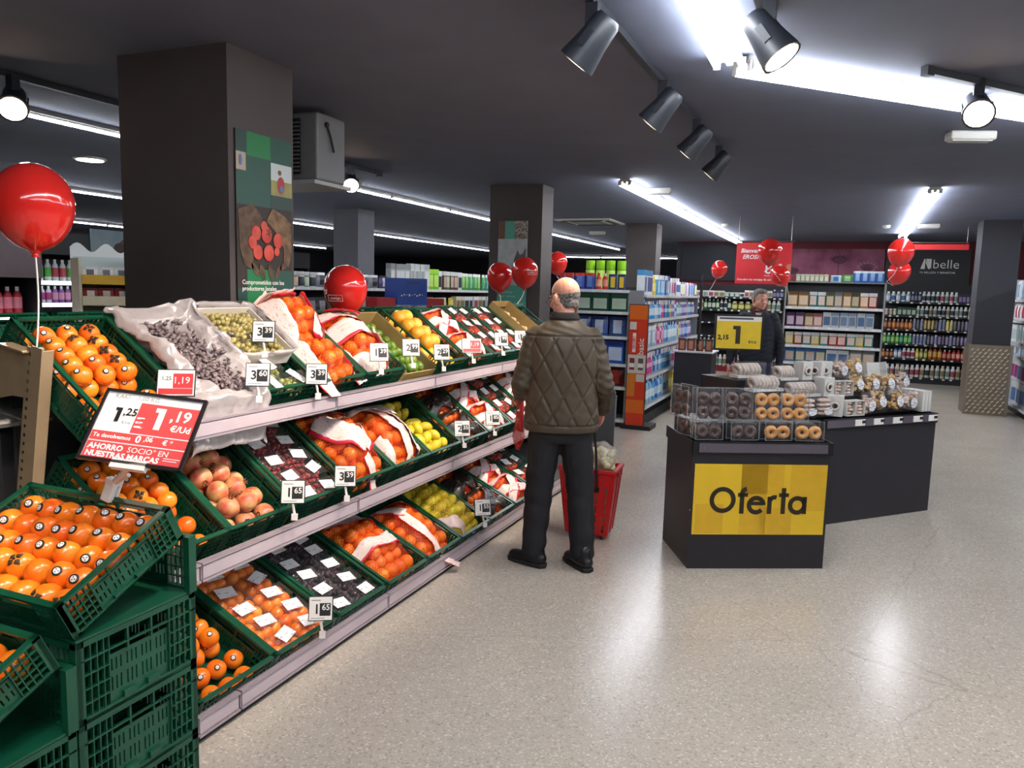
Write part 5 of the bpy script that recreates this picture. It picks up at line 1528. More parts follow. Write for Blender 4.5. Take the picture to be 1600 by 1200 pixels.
cold_case('cold case with a mauve header beyond the near balloon', T(-6.6, 3.25, 0) @ RZ(math.pi / 2), 1.47, [1.0, 1.3], 2.02, 1.62, 'mauve-header case', 'bottles in the mauve-header case', [
    [S_('bottle', .09, .22, 18, 'red', 'sauce bottle')], [S_('bottle', .09, .24, 18, [('red', '#b82a3a', '#e88a98', '#d8d8dc')], 'juice bottle')]], DH)
pp = thing('dairy_poster', 'square poster of a brown cow\'s muzzle above the dairy case', 'poster', T(-9.14, 7.62, 0) @ RZ(math.pi / 2))
MB().span((-.3, 0, 1.93), (.75, .02, 2.28)).build('poster_sheet', mat('poster sky grey', '#7f959c', .5, col2='#93a4a8', scale=3), pp)
pm = MB().ball((.42, -.0, 2.08), (.3, .012, .13), 20, 10, 0).ball((.14, -.004, 2.04), (.1, .012, .08), 16, 8, 1).ball((.55, -.006, 2.2), (.16, .01, .06), 14, 8, 1)
pm.build('printed_cow', [mat('print cow tan', '#9a7458', .6, col2='#6e4a36', scale=5), mat('print cow dark', '#4a3630', .6)], pp, True)

# yellow cardboard display
YEL = mat('yellow board', '#c89c22', .55, var=.06)
r = thing('cardboard_display', 'yellow and white cardboard display with a wavy top before the front pillar', 'display stand', T(-5.9, 4.62, 0) @ RZ(D(62)))
mb = MB().span((-.02, 0, 0), (0, .36, 1.8)).span((.42, 0, 0), (.44, .36, 1.8))
mb.build('side_panel', mat('cream board', '#c8bfa2', .6, var=.05), r)
MB().span((.36, -.03, 0), (.5, .0, 1.83)).build('yellow_post', YEL, r)
MB().span((0, .34, 0), (.42, .36, 1.82)).build('back_panel', mat('pale blue board', '#b8c8cc', .6), r)
poly = [(-.02, 1.8)] + [(-.02 + .44 * k / 16, 1.9 + .04 * math.sin(k * .75)) for k in range(17)] + [(.44, 1.8)]
MB().prism(poly, -.006, .006, M=T(0, .35, 0) @ RX(math.pi / 2)).build('wavy_header', mat('white board', '#d8dcdc', .6), r)
for k, z in enumerate((.9, 1.2, 1.42, 1.6)):
    s = MB().span((0, 0, z - .015), (.42, .34, z)).span((0, -.012, z - .02), (.42, 0, z + .06)).build('tray', YEL if k % 2 else mat('cream board', '#c8bfa2'), r)
for i, z in enumerate((1.2, 1.42, 1.6)):
    fill_row(T(-5.9, 4.62, 0) @ RZ(D(62)), .02, .4, z, [S_('pouch', .12, .13, 3, [('cream', '#d8cfa8', '#8a7a4a', '#d8d0b8'), ('red and white', '#b83a34', '#e8e0d8', '#6a2020'), ('white', '#dcdcd8', '#5a6070', '#c8c8c8')][i:i + 1], 'snack pouch')], ordw(i + 1), 'yellow cardboard display', 'pouches on the cardboard display')
r = thing('tree_print_box', 'tan carton printed with a black fir tree beside the cardboard display', 'carton', T(-5.55, 5.2, 0) @ RZ(D(62)))
MB().span((0, 0, 0), (.3, .2, 1.62)).build('carton_box', mat('tan carton', '#b8985a', .6, var=.06), r)
mb = MB()
for k in range(5):
    z = 1.3 + k * .055; w = .11 - .02 * k
    stroke(mb, arc(.15, z + .04, w, 200, 340, 10, .045), .012, 0, 0, .002, T(0, -.001, 0) @ RX(math.pi / 2) @ T(0, 0, 0))
mb.build('printed_tree', M_INK, r)
r = thing('cloth_tray', 'tray of pale bread rolls on a yellow table beside the cardboard display', 'tray', T(-5.35, 4.85, 0) @ RZ(D(62)))
MB().span((0, 0, 0), (.6, .3, 1.36)).build('table_box', YEL, r)
mb = MB()
for k in range(26): mb.ball((rnd.uniform(.03, .57), rnd.uniform(.03, .27), 1.38), (.04, .03, .025), 7, 5)
tag(mb.build('bread_rolls', mat('pale bread', '#d8c8a0', .6, var=.12, scale=20), r, True), kind='stuff')
# convex mirror
r = thing('convex_mirror', 'round convex security mirror high on the dark wall beyond the groceries', 'mirror', T(-8.0, 11.6, 2.2))
MB().lathe([(.3, 0), (.29, .03), (.24, .09), (.16, .13), (.06, .15), (.005, .152)], 24, M=frame((0, 0, 0), (.8, -.55, -.1))).build('mirror_dome', mat('mirror', '#c8ccd0', .03, metal=1), r, True)
MB().tube([(0, 0, 0), (-.3, .2, .0), (-.3, .2, .6)], .02, 6).build('mirror_arm', SHK, r)

# ---------------------------------------------------------------- offer bins and bakery goods
BINK = mat('black bin laminate', '#24232a', .42, var=.08, scale=6, bump=.03)
BINE = mat('black bin edge', '#121216', .4)
BX1 = Matrix(((.892, -.452, 0, -.72), (.452, .892, 0, 4.51), (0, 0, 1, 0), (0, 0, 0, 1)))
BX2 = Matrix(((.674, -.739, 0, .03), (.739, .674, 0, 5.88), (0, 0, 1, 0), (0, 0, 0, 1)))
def bin_unit(name, label, F, x0, x1, dep, top=.775):
    r = thing(name, label, 'display bin', F)
    MB().span((x0 + .02, -.0, .0), (x1 - .02, .02, top - .03)).build('front_panel', BINK, r)
    for x in (x0, x1 - .02):
        MB().span((x, 0, 0), (x + .02, dep, top - .03)).build('side_panel', BINK, r)
    MB().span((x0, dep - .02, 0), (x1, dep, top - .03)).build('rear_panel', BINK, r)
    MB().span((x0 + .02, .02, top - .1), (x1 - .02, dep - .02, top - .085)).build('deck', BINE, r)
    mb = MB().span((x0 - .004, -.012, top - .075), (x1 + .004, .0, top)).span((x0 - .012, 0, top - .075), (x0, dep, top)).span((x1, 0, top - .075), (x1 + .012, dep, top))
    mb.build('rim', BINE, r)
    MB().span((x0 + .03, -.017, top - .062), (x1 - .03, -.012, top - .008)).build('price_strip', mat('clear grey price strip', '#5c5560', .18, coat=.4), r)
    return r
b1 = bin_unit('offer_bin', 'black offer bin with a yellow Oferta panel holding doughnut packs', BX1, 0, .84, .55)
MB().span((.015, -.006, .213), (.822, -.001, .642)).build('offer_panel', [mat('offer yellow', '#ecc42a', .35, var=.05, scale=3)], b1)
mb = MB()
for x0, x1, z0, z1 in ((.03, .2, .22, .4), (.3, .46, .22, .642), (.42, .62, .213, .38), (.6, .822, .36, .642), (.3, .56, .46, .642)):
    mb.span((x0, -.0066, z0), (x1, -.006, z1), 0)
mb.build('printed_blocks', mat('offer amber', '#e0b226', .35, var=.04), b1)
# geometric lettering
mb = MB(); w = .027
stroke(mb, arc(0, 0, .066, 0, 360, 32)[:-1], w, closed=True)                                          # O
stroke(mb, [(.118, -.083), (.118, .04)] + arc(.146, .04, .028, 180, 95, 8), w); stroke(mb, [(.092, .032), (.152, .032)], w * .85)     # f
stroke(mb, [(.163, -.02), (.247, -.02)], w * .8); stroke(mb, arc(.206, -.03, .044, 0, 320, 24), w)                     # e
stroke(mb, [(.287, -.083), (.287, .022)], w); stroke(mb, arc(.318, -.012, .031, 170, 70, 8), w)                        # r
stroke(mb, [(.371, -.083), (.371, .075)], w); stroke(mb, [(.342, .032), (.403, .032)], w * .85)                       # t
stroke(mb, arc(.458, -.03, .044, 0, 360, 26)[:-1], w, closed=True); stroke(mb, [(.502, -.083), (.502, .022)], w)         # a
mb.build('offer_lettering', mat('offer lettering', '#2c2214', .5), b1, M=T(.192, -.0075, .425) @ RX(math.pi / 2))
MB().ball((.06, -.012, .74), (.006, .006, .006), 8, 5).ball((-.002, -.0, .36), (.006, .006, .006), 8, 5).build('screw_head', mat('bare steel', '#9a9388'), b1)
b2 = bin_unit('biscuit_bin', 'wide black biscuit bin angled behind the Oferta bin', BX2, -.1, 1.09, .8)
mb = MB()
for x in (.25, .44, .64, .86, 1.03): mb.span((x - .05, -.021, .718), (x + .05, -.017, .764))
mb.build('shelf_tickets', M_CARD, b2)
mb = MB()
for x in (.28, .47, .67, .89, 1.05): mb.span((x - .012, -.023, .735), (x + .025, -.021, .756))
mb.build('ticket_print', M_INK, b2)
b3 = thing('bin_plinth', 'low black stepped plinth carrying the ring biscuit packs behind the doughnuts', 'display bin', BX2)
MB().span((-.55, .18, 0), (-.13, .8, .9)).build('plinth_body', BINK, b3)
MB().span((-.55, .4, .9), (-.13, .8, 1.02)).build('plinth_step', BINE, b3)
rs = thing('riser', 'black stepped riser under the upper biscuit packs', 'riser', BX2)
MB().span((-.05, .2, .69), (1.05, .78, .895)).build('lower_step', BINE, rs)
MB().span((-.05, .4, .895), (1.05, .78, 1.0)).build('upper_step', BINE, rs)
rs1 = thing('riser', 'black step under the rear row of doughnut packs', 'riser', BX1)
MB().span((.03, .16, .69), (.81, .52, .86)).build('lower_step', BINE, rs1)

CHOC = mat('chocolate glaze', '#4a342c', .35, var=.15, scale=30, bump=.1, bscale=80)
GLAZ = mat('golden doughnut', '#c9863c', .35, col2='#dba35e', scale=25, bump=.08, bscale=70)
ME['dn'] = MB().torus(.026, .0165, 20, 10).mesh('doughnut', [CHOC], True)
ME['dg'] = MB().torus(.026, .0165, 20, 10).mesh('doughnut', [GLAZ], True)
PACKF = film('clear pack plastic', '#e6eaee', .02, .1, .05, 1.0, 25)
def clear_pack(F, w, h, d, label, group, name='clear_pack', cat='pack'):
    r = thing(name, label, cat, F, group)
    t = MB().box((0, 0, h / 2), (w, d, h))
    t.build('clear_shell', PACKF, r, bevel=.008)
    e = MB()
    for s in (-1, 1):
        e.box((s * w / 2, -d / 2, h / 2), (.0035, .0035, h)).box((0, -d / 2, h / 2 + s * h / 2), (w, .0035, .0035))
        e.box((s * w / 2, d / 2, h / 2), (.0035, .0035, h)).box((0, d / 2, h / 2 + s * h / 2), (w, .0035, .0035))
    e.build('seam', film('pack seam', '#e6eaee', .22, .1, .2), r)
    return r
def dough_pack(F, n, kind, phrase, w=.17, d=.075):
    h = .085 * n + .03
    clear_pack(F, w, h, d, f'clear upright doughnut pack, {phrase}', 'doughnut packs', 'doughnut_pack', 'doughnut pack')
    for a in range(2):
        for b in range(n):
            for c in range(1):
                o = put('doughnut', ME[kind], None, F @ T((a - .5) * .078, -.012 + c * .03, .046 + b * .086) @ RX(D(90 + rnd.uniform(-12, 12))) @ RY(D(rnd.uniform(-14, 14))))
                tag(o, f'{["first", "second"][a]} {["lower", "upper"][b] if n > 1 else ""} doughnut of the {phrase}'.replace('  ', ' '), 'doughnut', 'doughnuts in clear packs')
for k, (x, kd, ph) in enumerate(((.096, 'dn', 'front chocolate pair at the bin corner'), (.313, 'dn', 'front chocolate pair beside the glazed pair'), (.518, 'dg', 'front glazed pair beside the chocolate pair'), (.714, 'dg', 'front glazed pair by the biscuit bin'))):
    dough_pack(BX1 @ T(x, .06, .78) @ RZ(rnd.uniform(-.08, .08)) @ RX(-.06), 1, kd, ph)
for k, (x, kd, ph) in enumerate(((.16, 'dn', 'rear chocolate four by the bin corner'), (.345, 'dn', 'rear chocolate four beside the glazed four'), (.53, 'dg', 'rear glazed four beside the chocolate four'), (.7, 'dg', 'rear glazed four by the biscuit packs'))):
    dough_pack(BX1 @ T(x, .25, .862) @ RZ(rnd.uniform(-.08, .08)) @ RX(-.1), 2, kd, ph)
dough_pack(BX1 @ T(.035, .2, .78) @ RZ(-1.2), 1, 'dn', 'lower chocolate pair facing the bin side', .15)
dough_pack(BX1 @ T(.045, .38, .862) @ RZ(-1.2), 2, 'dn', 'upper chocolate four facing the bin side', .17)

# ring biscuits, cookie bags, cartons on the biscuit bin
WCART = mat('white biscuit carton', '#d2d0ca', .55, var=.05)
RINGM = mat('sugar ring biscuit', '#cdbcae', .6, col2='#e0d6cc', scale=40, bump=.2, bscale=120)
COOK = mat('golden biscuit', '#c48f46', .55, col2='#e2bd7c', scale=45, bump=.3, bscale=150)
COOKP = mat('pale pink biscuit', '#cba694', .55, col2='#e4d2c4', scale=35, bump=.2)
OVAL = print_mat('oval white label', '#eceae8', '#6a7a98', .008, amount=.42)
ME['ring'] = MB().torus(.034, .015, 18, 8).mesh('ring_biscuit', [RINGM], True)
def ring_tray(F, n, phrase, L=.28):
    r = thing('ring_biscuit_pack', f'clear pack of white ring biscuits on edge, {phrase}', 'biscuit pack', F, 'ring biscuit packs')
    MB().box((0, 0, .01), (L, .1, .02)).build('tray', WCART, r)
    for k in range(n):
        put('ring_biscuit', ME['ring'], r, T(-L / 2 + .03 + k * (L - .05) / n, 0, .062) @ RY(D(72)) @ RX(D(rnd.uniform(-8, 8))))
    MB().box((0, 0, .06), (L, .1, .115)).build('clear_wrap', FILMW, r, bevel=.012)
def hole_carton(F, phrase, w=.08, h=.13):
    r = thing('window_carton', f'white carton with a round window, {phrase}', 'carton', F, 'white window cartons')
    MB().box((0, 0, h / 2), (w, .1, h)).build('carton_box', WCART, r, bevel=.002)
    MB().lathe([(.036, .05), (.036, .0515)], 20, M=T(0, 0, h / 2) @ RX(math.pi / 2)).build('window', mat('dark window', '#33302e', .4), r)
    MB().torus(.026, .009, 16, 6).build('ring_biscuit', RINGM, r, True, M=T(0, -.054, h / 2) @ RX(math.pi / 2))
def open_box(F, phrase):
    r = thing('cookie_box', f'small white box with an open front of pink-brown cookies, {phrase}', 'biscuit box', F, 'small open cookie boxes')
    mb = MB().box((0, .04, .055), (.085, .006, .11))
    for s in (-1, 1): mb.box((s * .042, 0, .055), (.004, .08, .11)).box((0, 0, .055 + s * .053), (.085, .08, .004))
    mb.build('carton_box', WCART, r)
    mb = MB()
    for k in range(4): mb.ball((rnd.uniform(-.012, .012), -.01, .02 + k * .024), (.028, .026, .013), 10, 6)
    mb.build('cookies', COOKP, r, True)
def cookie_bag(F, phrase, w=.13, h=.17, m=None, tilt=0, nm='clear bag of golden biscuits'):
    r = thing('cookie_bag', f'{nm} with a white oval label, {phrase}', 'biscuit bag', F @ RX(tilt), 'biscuit bags')
    mb = MB()
    for k in range(26):
        x, z = rnd.uniform(-w * .38, w * .38), rnd.uniform(.022, h * .8)
        mb.ball((0, 0, 0), (.021, .021, .009), 9, 5, 0, T(x, rnd.uniform(-.028, .028) * (1 - z / h * .5), z) @ rrot(1.2))
    tag(mb.build('biscuits', m or COOK, r, True), kind='stuff')
    vs, fs = [], []
    for i in range(7):
        v = i / 6; dd = .042 * math.sin(min(1, v * 3 + .2) * math.pi / 2) * (1 - v ** 3 * .9); ww = w / 2 * (1 - .08 * v)
        for a in range(12):
            t = 2 * math.pi * a / 12
            vs.append((ww * math.cos(t), -dd * math.sin(t) + noise.noise(Vector((a, i, w * 90))) * .006, v * h))
    for i in range(6):
        for a in range(12): fs.append((i * 12 + a, i * 12 + (a + 1) % 12, i * 12 + 12 + (a + 1) % 12, i * 12 + 12 + a))
    fs += [tuple(range(11, -1, -1)), tuple(72 + a for a in range(12))]
    mb = MB(); mb.v = vs; mb.f = fs; mb.m = [0] * len(fs)
    mb.build('clear_wrap', FILMW, r, True)
    MB().lathe([(.036, .0), (.036, .0015)], 20, M=T(.005, -.047, h * .4) @ RX(math.pi / 2) @ Matrix.Diagonal((1, 1.15, 1, 1)), ms=[0]).build('oval_label', OVAL, r, uv=lambda p: (p[0], p[2]))
def meringue(F, phrase):
    r = thing('biscuit_stack_pack', f'clear pack of stacked pink biscuits, oval label, {phrase}', 'biscuit pack', F, 'stacked pink biscuit packs')
    for k in range(4):
        mb = MB().ball((0, 0, .022 + k * .032), (.055, .04, .016), 14, 6)
        mb.build('biscuit', COOKP, r, True)
    MB().box((0, 0, .07), (.13, .1, .14)).build('clear_wrap', FILMW, r, bevel=.012)
    MB().lathe([(.034, 0), (.034, .0015)], 20, M=T(0, -.052, .045) @ RX(math.pi / 2) @ Matrix.Diagonal((1.2, .8, 1, 1))).build('oval_label', OVAL, r, uv=lambda p: (p[0], p[2]))
B = BX2
meringue(B @ T(-.15, .1, .78), 'front row nearest the doughnuts'); meringue(B @ T(.0, .1, .78), 'front row next to the white carton')
hole_carton(B @ T(.12, .1, .78) @ RZ(-.9), 'front row of the biscuit bin', .11, .15)
for k, x in enumerate((.22, .315)): open_box(B @ T(x, .08, .78), ['front row beside the window carton', 'front row second along'][k])
cookie_bag(B @ T(.43, .09, .78), 'front row beside the open boxes', .15, .17, COOKP)
cookie_bag(B @ T(.57, .1, .78), 'front row middle, tall', .18, .21, tilt=-.15)
cookie_bag(B @ T(.75, .1, .78), 'front row, orange-brown biscuits', .18, .21, tilt=-.1)
cookie_bag(B @ T(.89, .1, .78), 'front row by the slim cartons', .15, .18, COOKP)
for k, x in enumerate((.985, 1.02, 1.055)):
    o = MB().box((0, 0, .08), (.03, .2, .16)).build('flat_carton', WCART, None, bevel=.002); o.matrix_world = B @ T(x, .14, .78) @ RZ(.3 * 0)
    tag(o, f'slim plain white carton, {ordw(k + 1)} from the biscuit bags at the bin end', 'carton', 'slim white cartons')
ring_tray(B @ T(-.4, .28, .955), 7, 'lower row behind the glazed doughnuts'); ring_tray(B @ T(-.02, .3, .9), 7, 'lower row beside the window carton', .3)
hole_carton(B @ T(.19, .28, .9), 'second row beside the ring biscuits', .1, .14)
for k, x in enumerate((.3, .4)): open_box(B @ T(x, .27, .9), ['second row, nearer the window carton', 'second row, nearer the biscuit bags'][k])
cookie_bag(B @ T(.53, .28, .9), 'second row over the open boxes', .18, .18, tilt=-.2)
cookie_bag(B @ T(.7, .28, .9), 'second row middle', .19, .18, tilt=-.2)
cookie_bag(B @ T(.87, .28, .9), 'second row, orange-brown', .18, .18, tilt=-.2)
ring_tray(B @ T(-.34, .52, 1.025), 6, 'top row over the doughnuts', .27); ring_tray(B @ T(.0, .5, 1.0), 6, 'top row beside the window carton', .2)
hole_carton(B @ T(.17, .48, 1.0), 'top row beside the ring biscuits', .1, .14)
for k, (x, z) in enumerate(((.3, 1.0), (.38, 1.0))): hole_carton(B @ T(x, .46, z) @ RZ(-1.2 + .4 * k), ['top row, turned sideways', 'top row, half turned'][k], .1, .14)
cookie_bag(B @ T(.58, .5, 1.0), 'top row beside the white cartons', .18, .16, COOKP)
cookie_bag(B @ T(.76, .5, 1.0), 'top row, flat pale golden biscuits', .2, .18, tilt=-.3)
r = thing('carton_tray', 'large upright white carton tray at the top of the biscuit bin', 'carton', B @ T(1.0, .5, .9) @ RX(-.2))
MB().box((0, .03, .11), (.22, .008, .22)).box((-.11, 0, .11), (.006, .07, .22)).box((.11, 0, .11), (.006, .07, .22)).box((0, 0, .005), (.22, .07, .008)).build('carton_box', WCART, r)
cookie_bag(B @ T(1.2, .42, .87) @ RY(.12), 'tilted on the carton tray', .14, .24, COOKP, -.1, 'tall clear pack')
sp = MB().span((1.105, .3, .0), (1.34, .6, .868)).build('side_pedestal', BINK, None); sp.matrix_world = B
tag(sp, 'black pedestal at the end of the biscuit bin', 'pedestal')

# ---------------------------------------------------------------- people
def capsule(mb, p0, r0, p1, r1, fx=1.0, n=16, ref=(0, 1, 0)):
    """Tapered capsule with rounded ends; FX squashes it along REF."""
    p0, p1 = Vector(p0), Vector(p1)
    t = (p1 - p0).normalized()
    w = Vector(ref); w = (w - t * w.dot(t)).normalized(); u = w.cross(t)
    vs, fs = [], []
    st = []
    for i in range(1, 5): st.append((p0 - t * r0 * math.cos(i / 5 * math.pi / 2), r0 * math.sin(i / 5 * math.pi / 2)))
    for i in range(7): st.append((p0.lerp(p1, i / 6), r0 + (r1 - r0) * i / 6))
    for i in range(4, 0, -1): st.append((p1 + t * r1 * math.cos(i / 5 * math.pi / 2), r1 * math.sin(i / 5 * math.pi / 2)))
    for c, r in st:
        for k in range(n):
            a = 2 * math.pi * k / n
            vs.append(tuple(c + u * (r * math.cos(a)) + w * (r * fx * math.sin(a))))
    m = len(st)
    for i in range(m - 1):
        for k in range(n): fs.append((i * n + k, i * n + (k + 1) % n, i * n + n + (k + 1) % n, i * n + n + k))
    fs += [tuple(range(n - 1, -1, -1)), tuple((m - 1) * n + k for k in range(n))]
    return mb.add(vs, fs)
def rings(mb, rs, n=28):
    """Closed body of elliptical rings (centre x, y, z, rx, ry)."""
    vs, fs = [], []
    for x, y, z, rx, ry in rs:
        for k in range(n):
            a = 2 * math.pi * k / n
            ca, sa = math.cos(a), math.sin(a)
            vs.append((x + rx * math.copysign(abs(ca) ** .85, ca), y + ry * math.copysign(abs(sa) ** .85, sa), z))
    m = len(rs)
    for i in range(m - 1):
        for k in range(n): fs.append((i * n + k, i * n + (k + 1) % n, i * n + n + (k + 1) % n, i * n + n + k))
    fs += [tuple(range(n - 1, -1, -1)), tuple((m - 1) * n + k for k in range(n))]
    return mb.add(vs, fs)
def fuse(name, mb, vox, mt, parent, smooth=4, fn=None, M=None):
    """Fuse overlapping closed volumes into one continuous skin, then shape it with FN(co, normals)."""
    me = bpy.data.meshes.new('tmp'); me.from_pydata(mb.v, [], mb.f)
    bm = bmesh.new(); bm.from_mesh(me); bmesh.ops.recalc_face_normals(bm, faces=bm.faces[:]); bm.to_mesh(me); bm.free()
    o = bpy.data.objects.new('tmp', me); COL.objects.link(o)
    r = o.modifiers.new('r', 'REMESH'); r.mode = 'VOXEL'; r.voxel_size = vox
    s = o.modifiers.new('s', 'SMOOTH'); s.iterations = smooth; s.factor = .5
    d = bpy.context.evaluated_depsgraph_get()
    out = bpy.data.meshes.new_from_object(o.evaluated_get(d))
    bpy.data.objects.remove(o)
    out.name = name
    out.materials.clear(); out.materials.append(mt)
    if fn:
        n = len(out.vertices)
        co = np.empty(n * 3, np.float32); out.vertices.foreach_get('co', co); co = co.reshape(-1, 3)
        no = np.empty(n * 3, np.float32); out.vertex_normals.foreach_get('vector', no); no = no.reshape(-1, 3)
        out.vertices.foreach_set('co', fn(co.copy(), no).reshape(-1).astype(np.float32))
    out.polygons.foreach_set('use_smooth', [True] * len(out.polygons))
    out.update()
    return put(name, out, parent, M)
def wob(co, f, seed=0):
    """Smooth pseudo-random field for cloth creases."""
    x, y, z = co[:, 0] * f, co[:, 1] * f, co[:, 2] * f
    return (np.sin(x * 1.3 + 2.1 * np.sin(z * .9 + seed) + seed) * np.cos(z * 1.7 + 1.3 * np.sin(y * 1.1 + seed)) + .6 * np.sin(z * 3.1 + x * 1.9 + seed * 2 + 1.5 * np.sin(y * 2.3)))
def hand(mb, w, d, palmn, thumb_side, curl=.5, s=1.0):
    """Palm and five fingers; W wrist, D finger direction, PALMN palm normal."""
    w, d, p = Vector(w), Vector(d).normalized(), Vector(palmn).normalized()
    q = d.cross(p).normalized() * thumb_side
    capsule(mb, w, .024 * s, w + d * .05 * s, .034 * s, .5, ref=p)
    capsule(mb, w + d * .03 * s, .036 * s, w + d * .075 * s, .038 * s, .42, ref=p)
    for k, (off, ln) in enumerate(((.028, .072), (.0095, .08), (-.0095, .074), (-.028, .058))):
        b = w + d * .095 * s + q * off * s
        d1 = (d + p * .35 * curl * 2).normalized(); d2 = (d + p * 1.0 * curl * 2).normalized(); d3 = (d + p * 2.2 * curl * 2).normalized()
        e = b + d1 * ln * .45 * s; g_ = e + d2 * ln * .32 * s; h = g_ + d3 * ln * .24 * s
        capsule(mb, b - d * .03 * s, .0095 * s, e, .009 * s, n=10); capsule(mb, e, .009 * s, g_, .0083 * s, n=10); capsule(mb, g_, .0083 * s, h, .0075 * s, n=10)
    b = w + d * .03 * s + q * .03 * s
    e = b + (d * .6 + q * .7 + p * .3).normalized() * .042 * s; h = e + (d * .9 + q * .1 + p * .6).normalized() * .034 * s
    capsule(mb, b, .013 * s, e, .0105 * s, n=10); capsule(mb, e, .0105 * s, h, .0088 * s, n=10)
def head(mb, Hm, slim=1.0):
    def E(c, r, R=I4): mb.ball((0, 0, 0), r, 18, 12, 0, Hm @ T(*c) @ R)
    E((0, -.012, .03), (.076 * slim, .095, .088))            # cranium
    E((0, .02, -.03), (.062 * slim, .076, .088))             # face
    E((0, .062, -.088), (.03, .028, .024))                   # chin
    E((0, .082, .022), (.05, .018, .014))                    # brow ridge
    for s in (-1, 1):
        E((s * .038, .068, -.03), (.022, .022, .02))         # cheeks
        E((s * .083 * slim, -.01, -.012), (.012, .021, .033), RZ(s * -.4))   # ears
        E((s * .06 * slim, .0, -.06), (.016, .04, .035))     # jaw angle
    E((0, .1, -.022), (.0135, .024, .017), RX(-.5))          # nose tip
    E((0, .092, .004), (.0095, .016, .026), RX(.25))         # bridge
    E((0, .087, -.058), (.022, .011, .0065)); E((0, .084, -.069), (.02, .011, .007))   # lips
SKIN = mat('weathered skin', '#cc927a', .5, var=.1, scale=25, bump=.05, bscale=150, sss=.1)
def face_bits(par, Hm, slim=1.0):
    for s in (-1, 1):
        e = MB().ball((s * .031, .082, .004), (.0125, .009, .008), 12, 8).build('eye', mat('eye white', '#cfc8c0', .25), par, True, M=Hm)
        MB().ball((s * .031, .0895, .004), (.0055, .003, .0055), 10, 6).build('iris', mat('dark iris', '#2a1c14', .2), e, True)
        MB().ball((s * .031, .094, .023), (.018, .006, .004), 10, 6).build('eyebrow', mat('grey brow', '#5c544e', .8), par, True, M=Hm)
    MB().ball((0, .0955, -.0635), (.018, .004, .0022), 12, 6).build('mouth', mat('lip line', '#6a352c', .5), par, True, M=Hm)
    for s in (-1, 1):
        pass
def shoe(parent, P, ang, mt, sole):
    M = T(*P) @ RZ(ang)
    mb = MB()
    capsule(mb, (0, -.07, .05), .042, (0, .0, .05), .046, 1, ref=(0, 0, 1)); capsule(mb, (0, .0, .045), .046, (.0, .115, .036), .04, .8, ref=(0, 0, 1)); capsule(mb, (0, -.06, .07), .042, (0, -.045, .11), .048)
    def fl(co, no):
        co[:, 2] = np.maximum(co[:, 2], .012); return co
    o = fuse('shoe', mb, .007, mt, parent, 3, fl, M)
    pts = [(-.037, -.1), (-.045, -.02), (-.05, .08), (-.04, .14), (-.015, .162), (.02, .16), (.043, .13), (.05, .07), (.044, -.02), (.036, -.1), (.0, -.118)]
    MB().prism(pts, 0, .026).build('sole', sole, o, bevel=.006)
JK = mat('olive brown quilted cloth', '#473d2d', .55, var=.1, scale=9, bump=.12, bscale=160)
TR = mat('dark navy trouser cloth', '#14151b', .75, var=.12, scale=14, bump=.1, bscale=300)
SHOE = mat('black shoe leather', '#141416', .35, bump=.08, bscale=120)
SOLE = mat('black sole rubber', '#1b1b1c', .7)

# man in the quilted jacket
RM = T(-1.44, 4.2, 0) @ RZ(D(22.7))
p1 = thing('person', 'bald man from behind in olive quilted jacket and dark trousers at the fruit stand', 'person', RM)
Hm = T(-.0, .035, 1.592) @ RZ(D(38)) @ RX(D(-13)) @ Matrix.Diagonal((.98, .98, .98, 1))
mb = MB()
head(mb, Hm)
capsule(mb, (0, -.005, 1.40), .062, (0, .015, 1.54), .056)
rings(mb, [(0, 0, .84, .15, .1), (0, 0, .95, .165, .105), (0, 0, 1.15, .16, .1), (0, 0, 1.3, .175, .1), (0, 0, 1.38, .16, .085), (0, 0, 1.43, .08, .06)])
LW, RW = (-.235, .215, 1.0), (.258, .16, .93)
for s, w in ((-1, LW), (1, RW)):
    capsule(mb, (s * .165, 0, 1.37), .055, (s * .225, -.02, 1.1), .042); capsule(mb, (s * .225, -.02, 1.1), .042, w, .029)
capsule(mb, (-.085, 0, .86), .085, (-.115, .01, .47), .058); capsule(mb, (-.115, .01, .47), .056, (-.135, .0, .08), .04)
capsule(mb, (.085, 0, .86), .085, (.125, .01, .47), .058); capsule(mb, (.125, .01, .47), .056, (.145, -.02, .08), .04)
hand(mb, LW, (-.1, .8, -.25), (.5, -.2, -.8), 1, .6); hand(mb, RW, (.05, .55, -.55), (-.8, .2, -.3), -1, .9)
fuse('body', mb, .0058, SKIN, p1, 3)
face_bits(p1, Hm)
def hairf(co, no):
    iv = np.array(Hm.inverted())
    l = co @ iv[:3, :3].T + iv[:3, 3]
    n_ = wob(co, 150, 1)
    keep = (l[:, 2] < .028 + .25 * np.clip(l[:, 1], -.06, .03) + n_ * .004) & (l[:, 2] > -.075 + n_ * .004) & (l[:, 1] < .022 + n_ * .004)
    k = np.where(keep, wob(co, 200, 1) * .0014, -.025)
    return co + no * k[:, None]
mb = MB().ball((0, 0, 0), (.0795, .0985, .091), 22, 14, 0, Hm @ T(0, -.012, .03)).ball((0, 0, 0), (.066, .07, .08), 18, 12, 0, Hm @ T(0, -.02, -.03))
HAIR = mat('grey hair', '#3f3b39', .8, col2='#8d857f', scale=70, bump=.4, bscale=200)
fuse('hair_fringe', mb, .005, HAIR, p1, 2, hairf)
GLS = mat('black spectacle frame', '#151416', .3)
mb = MB()
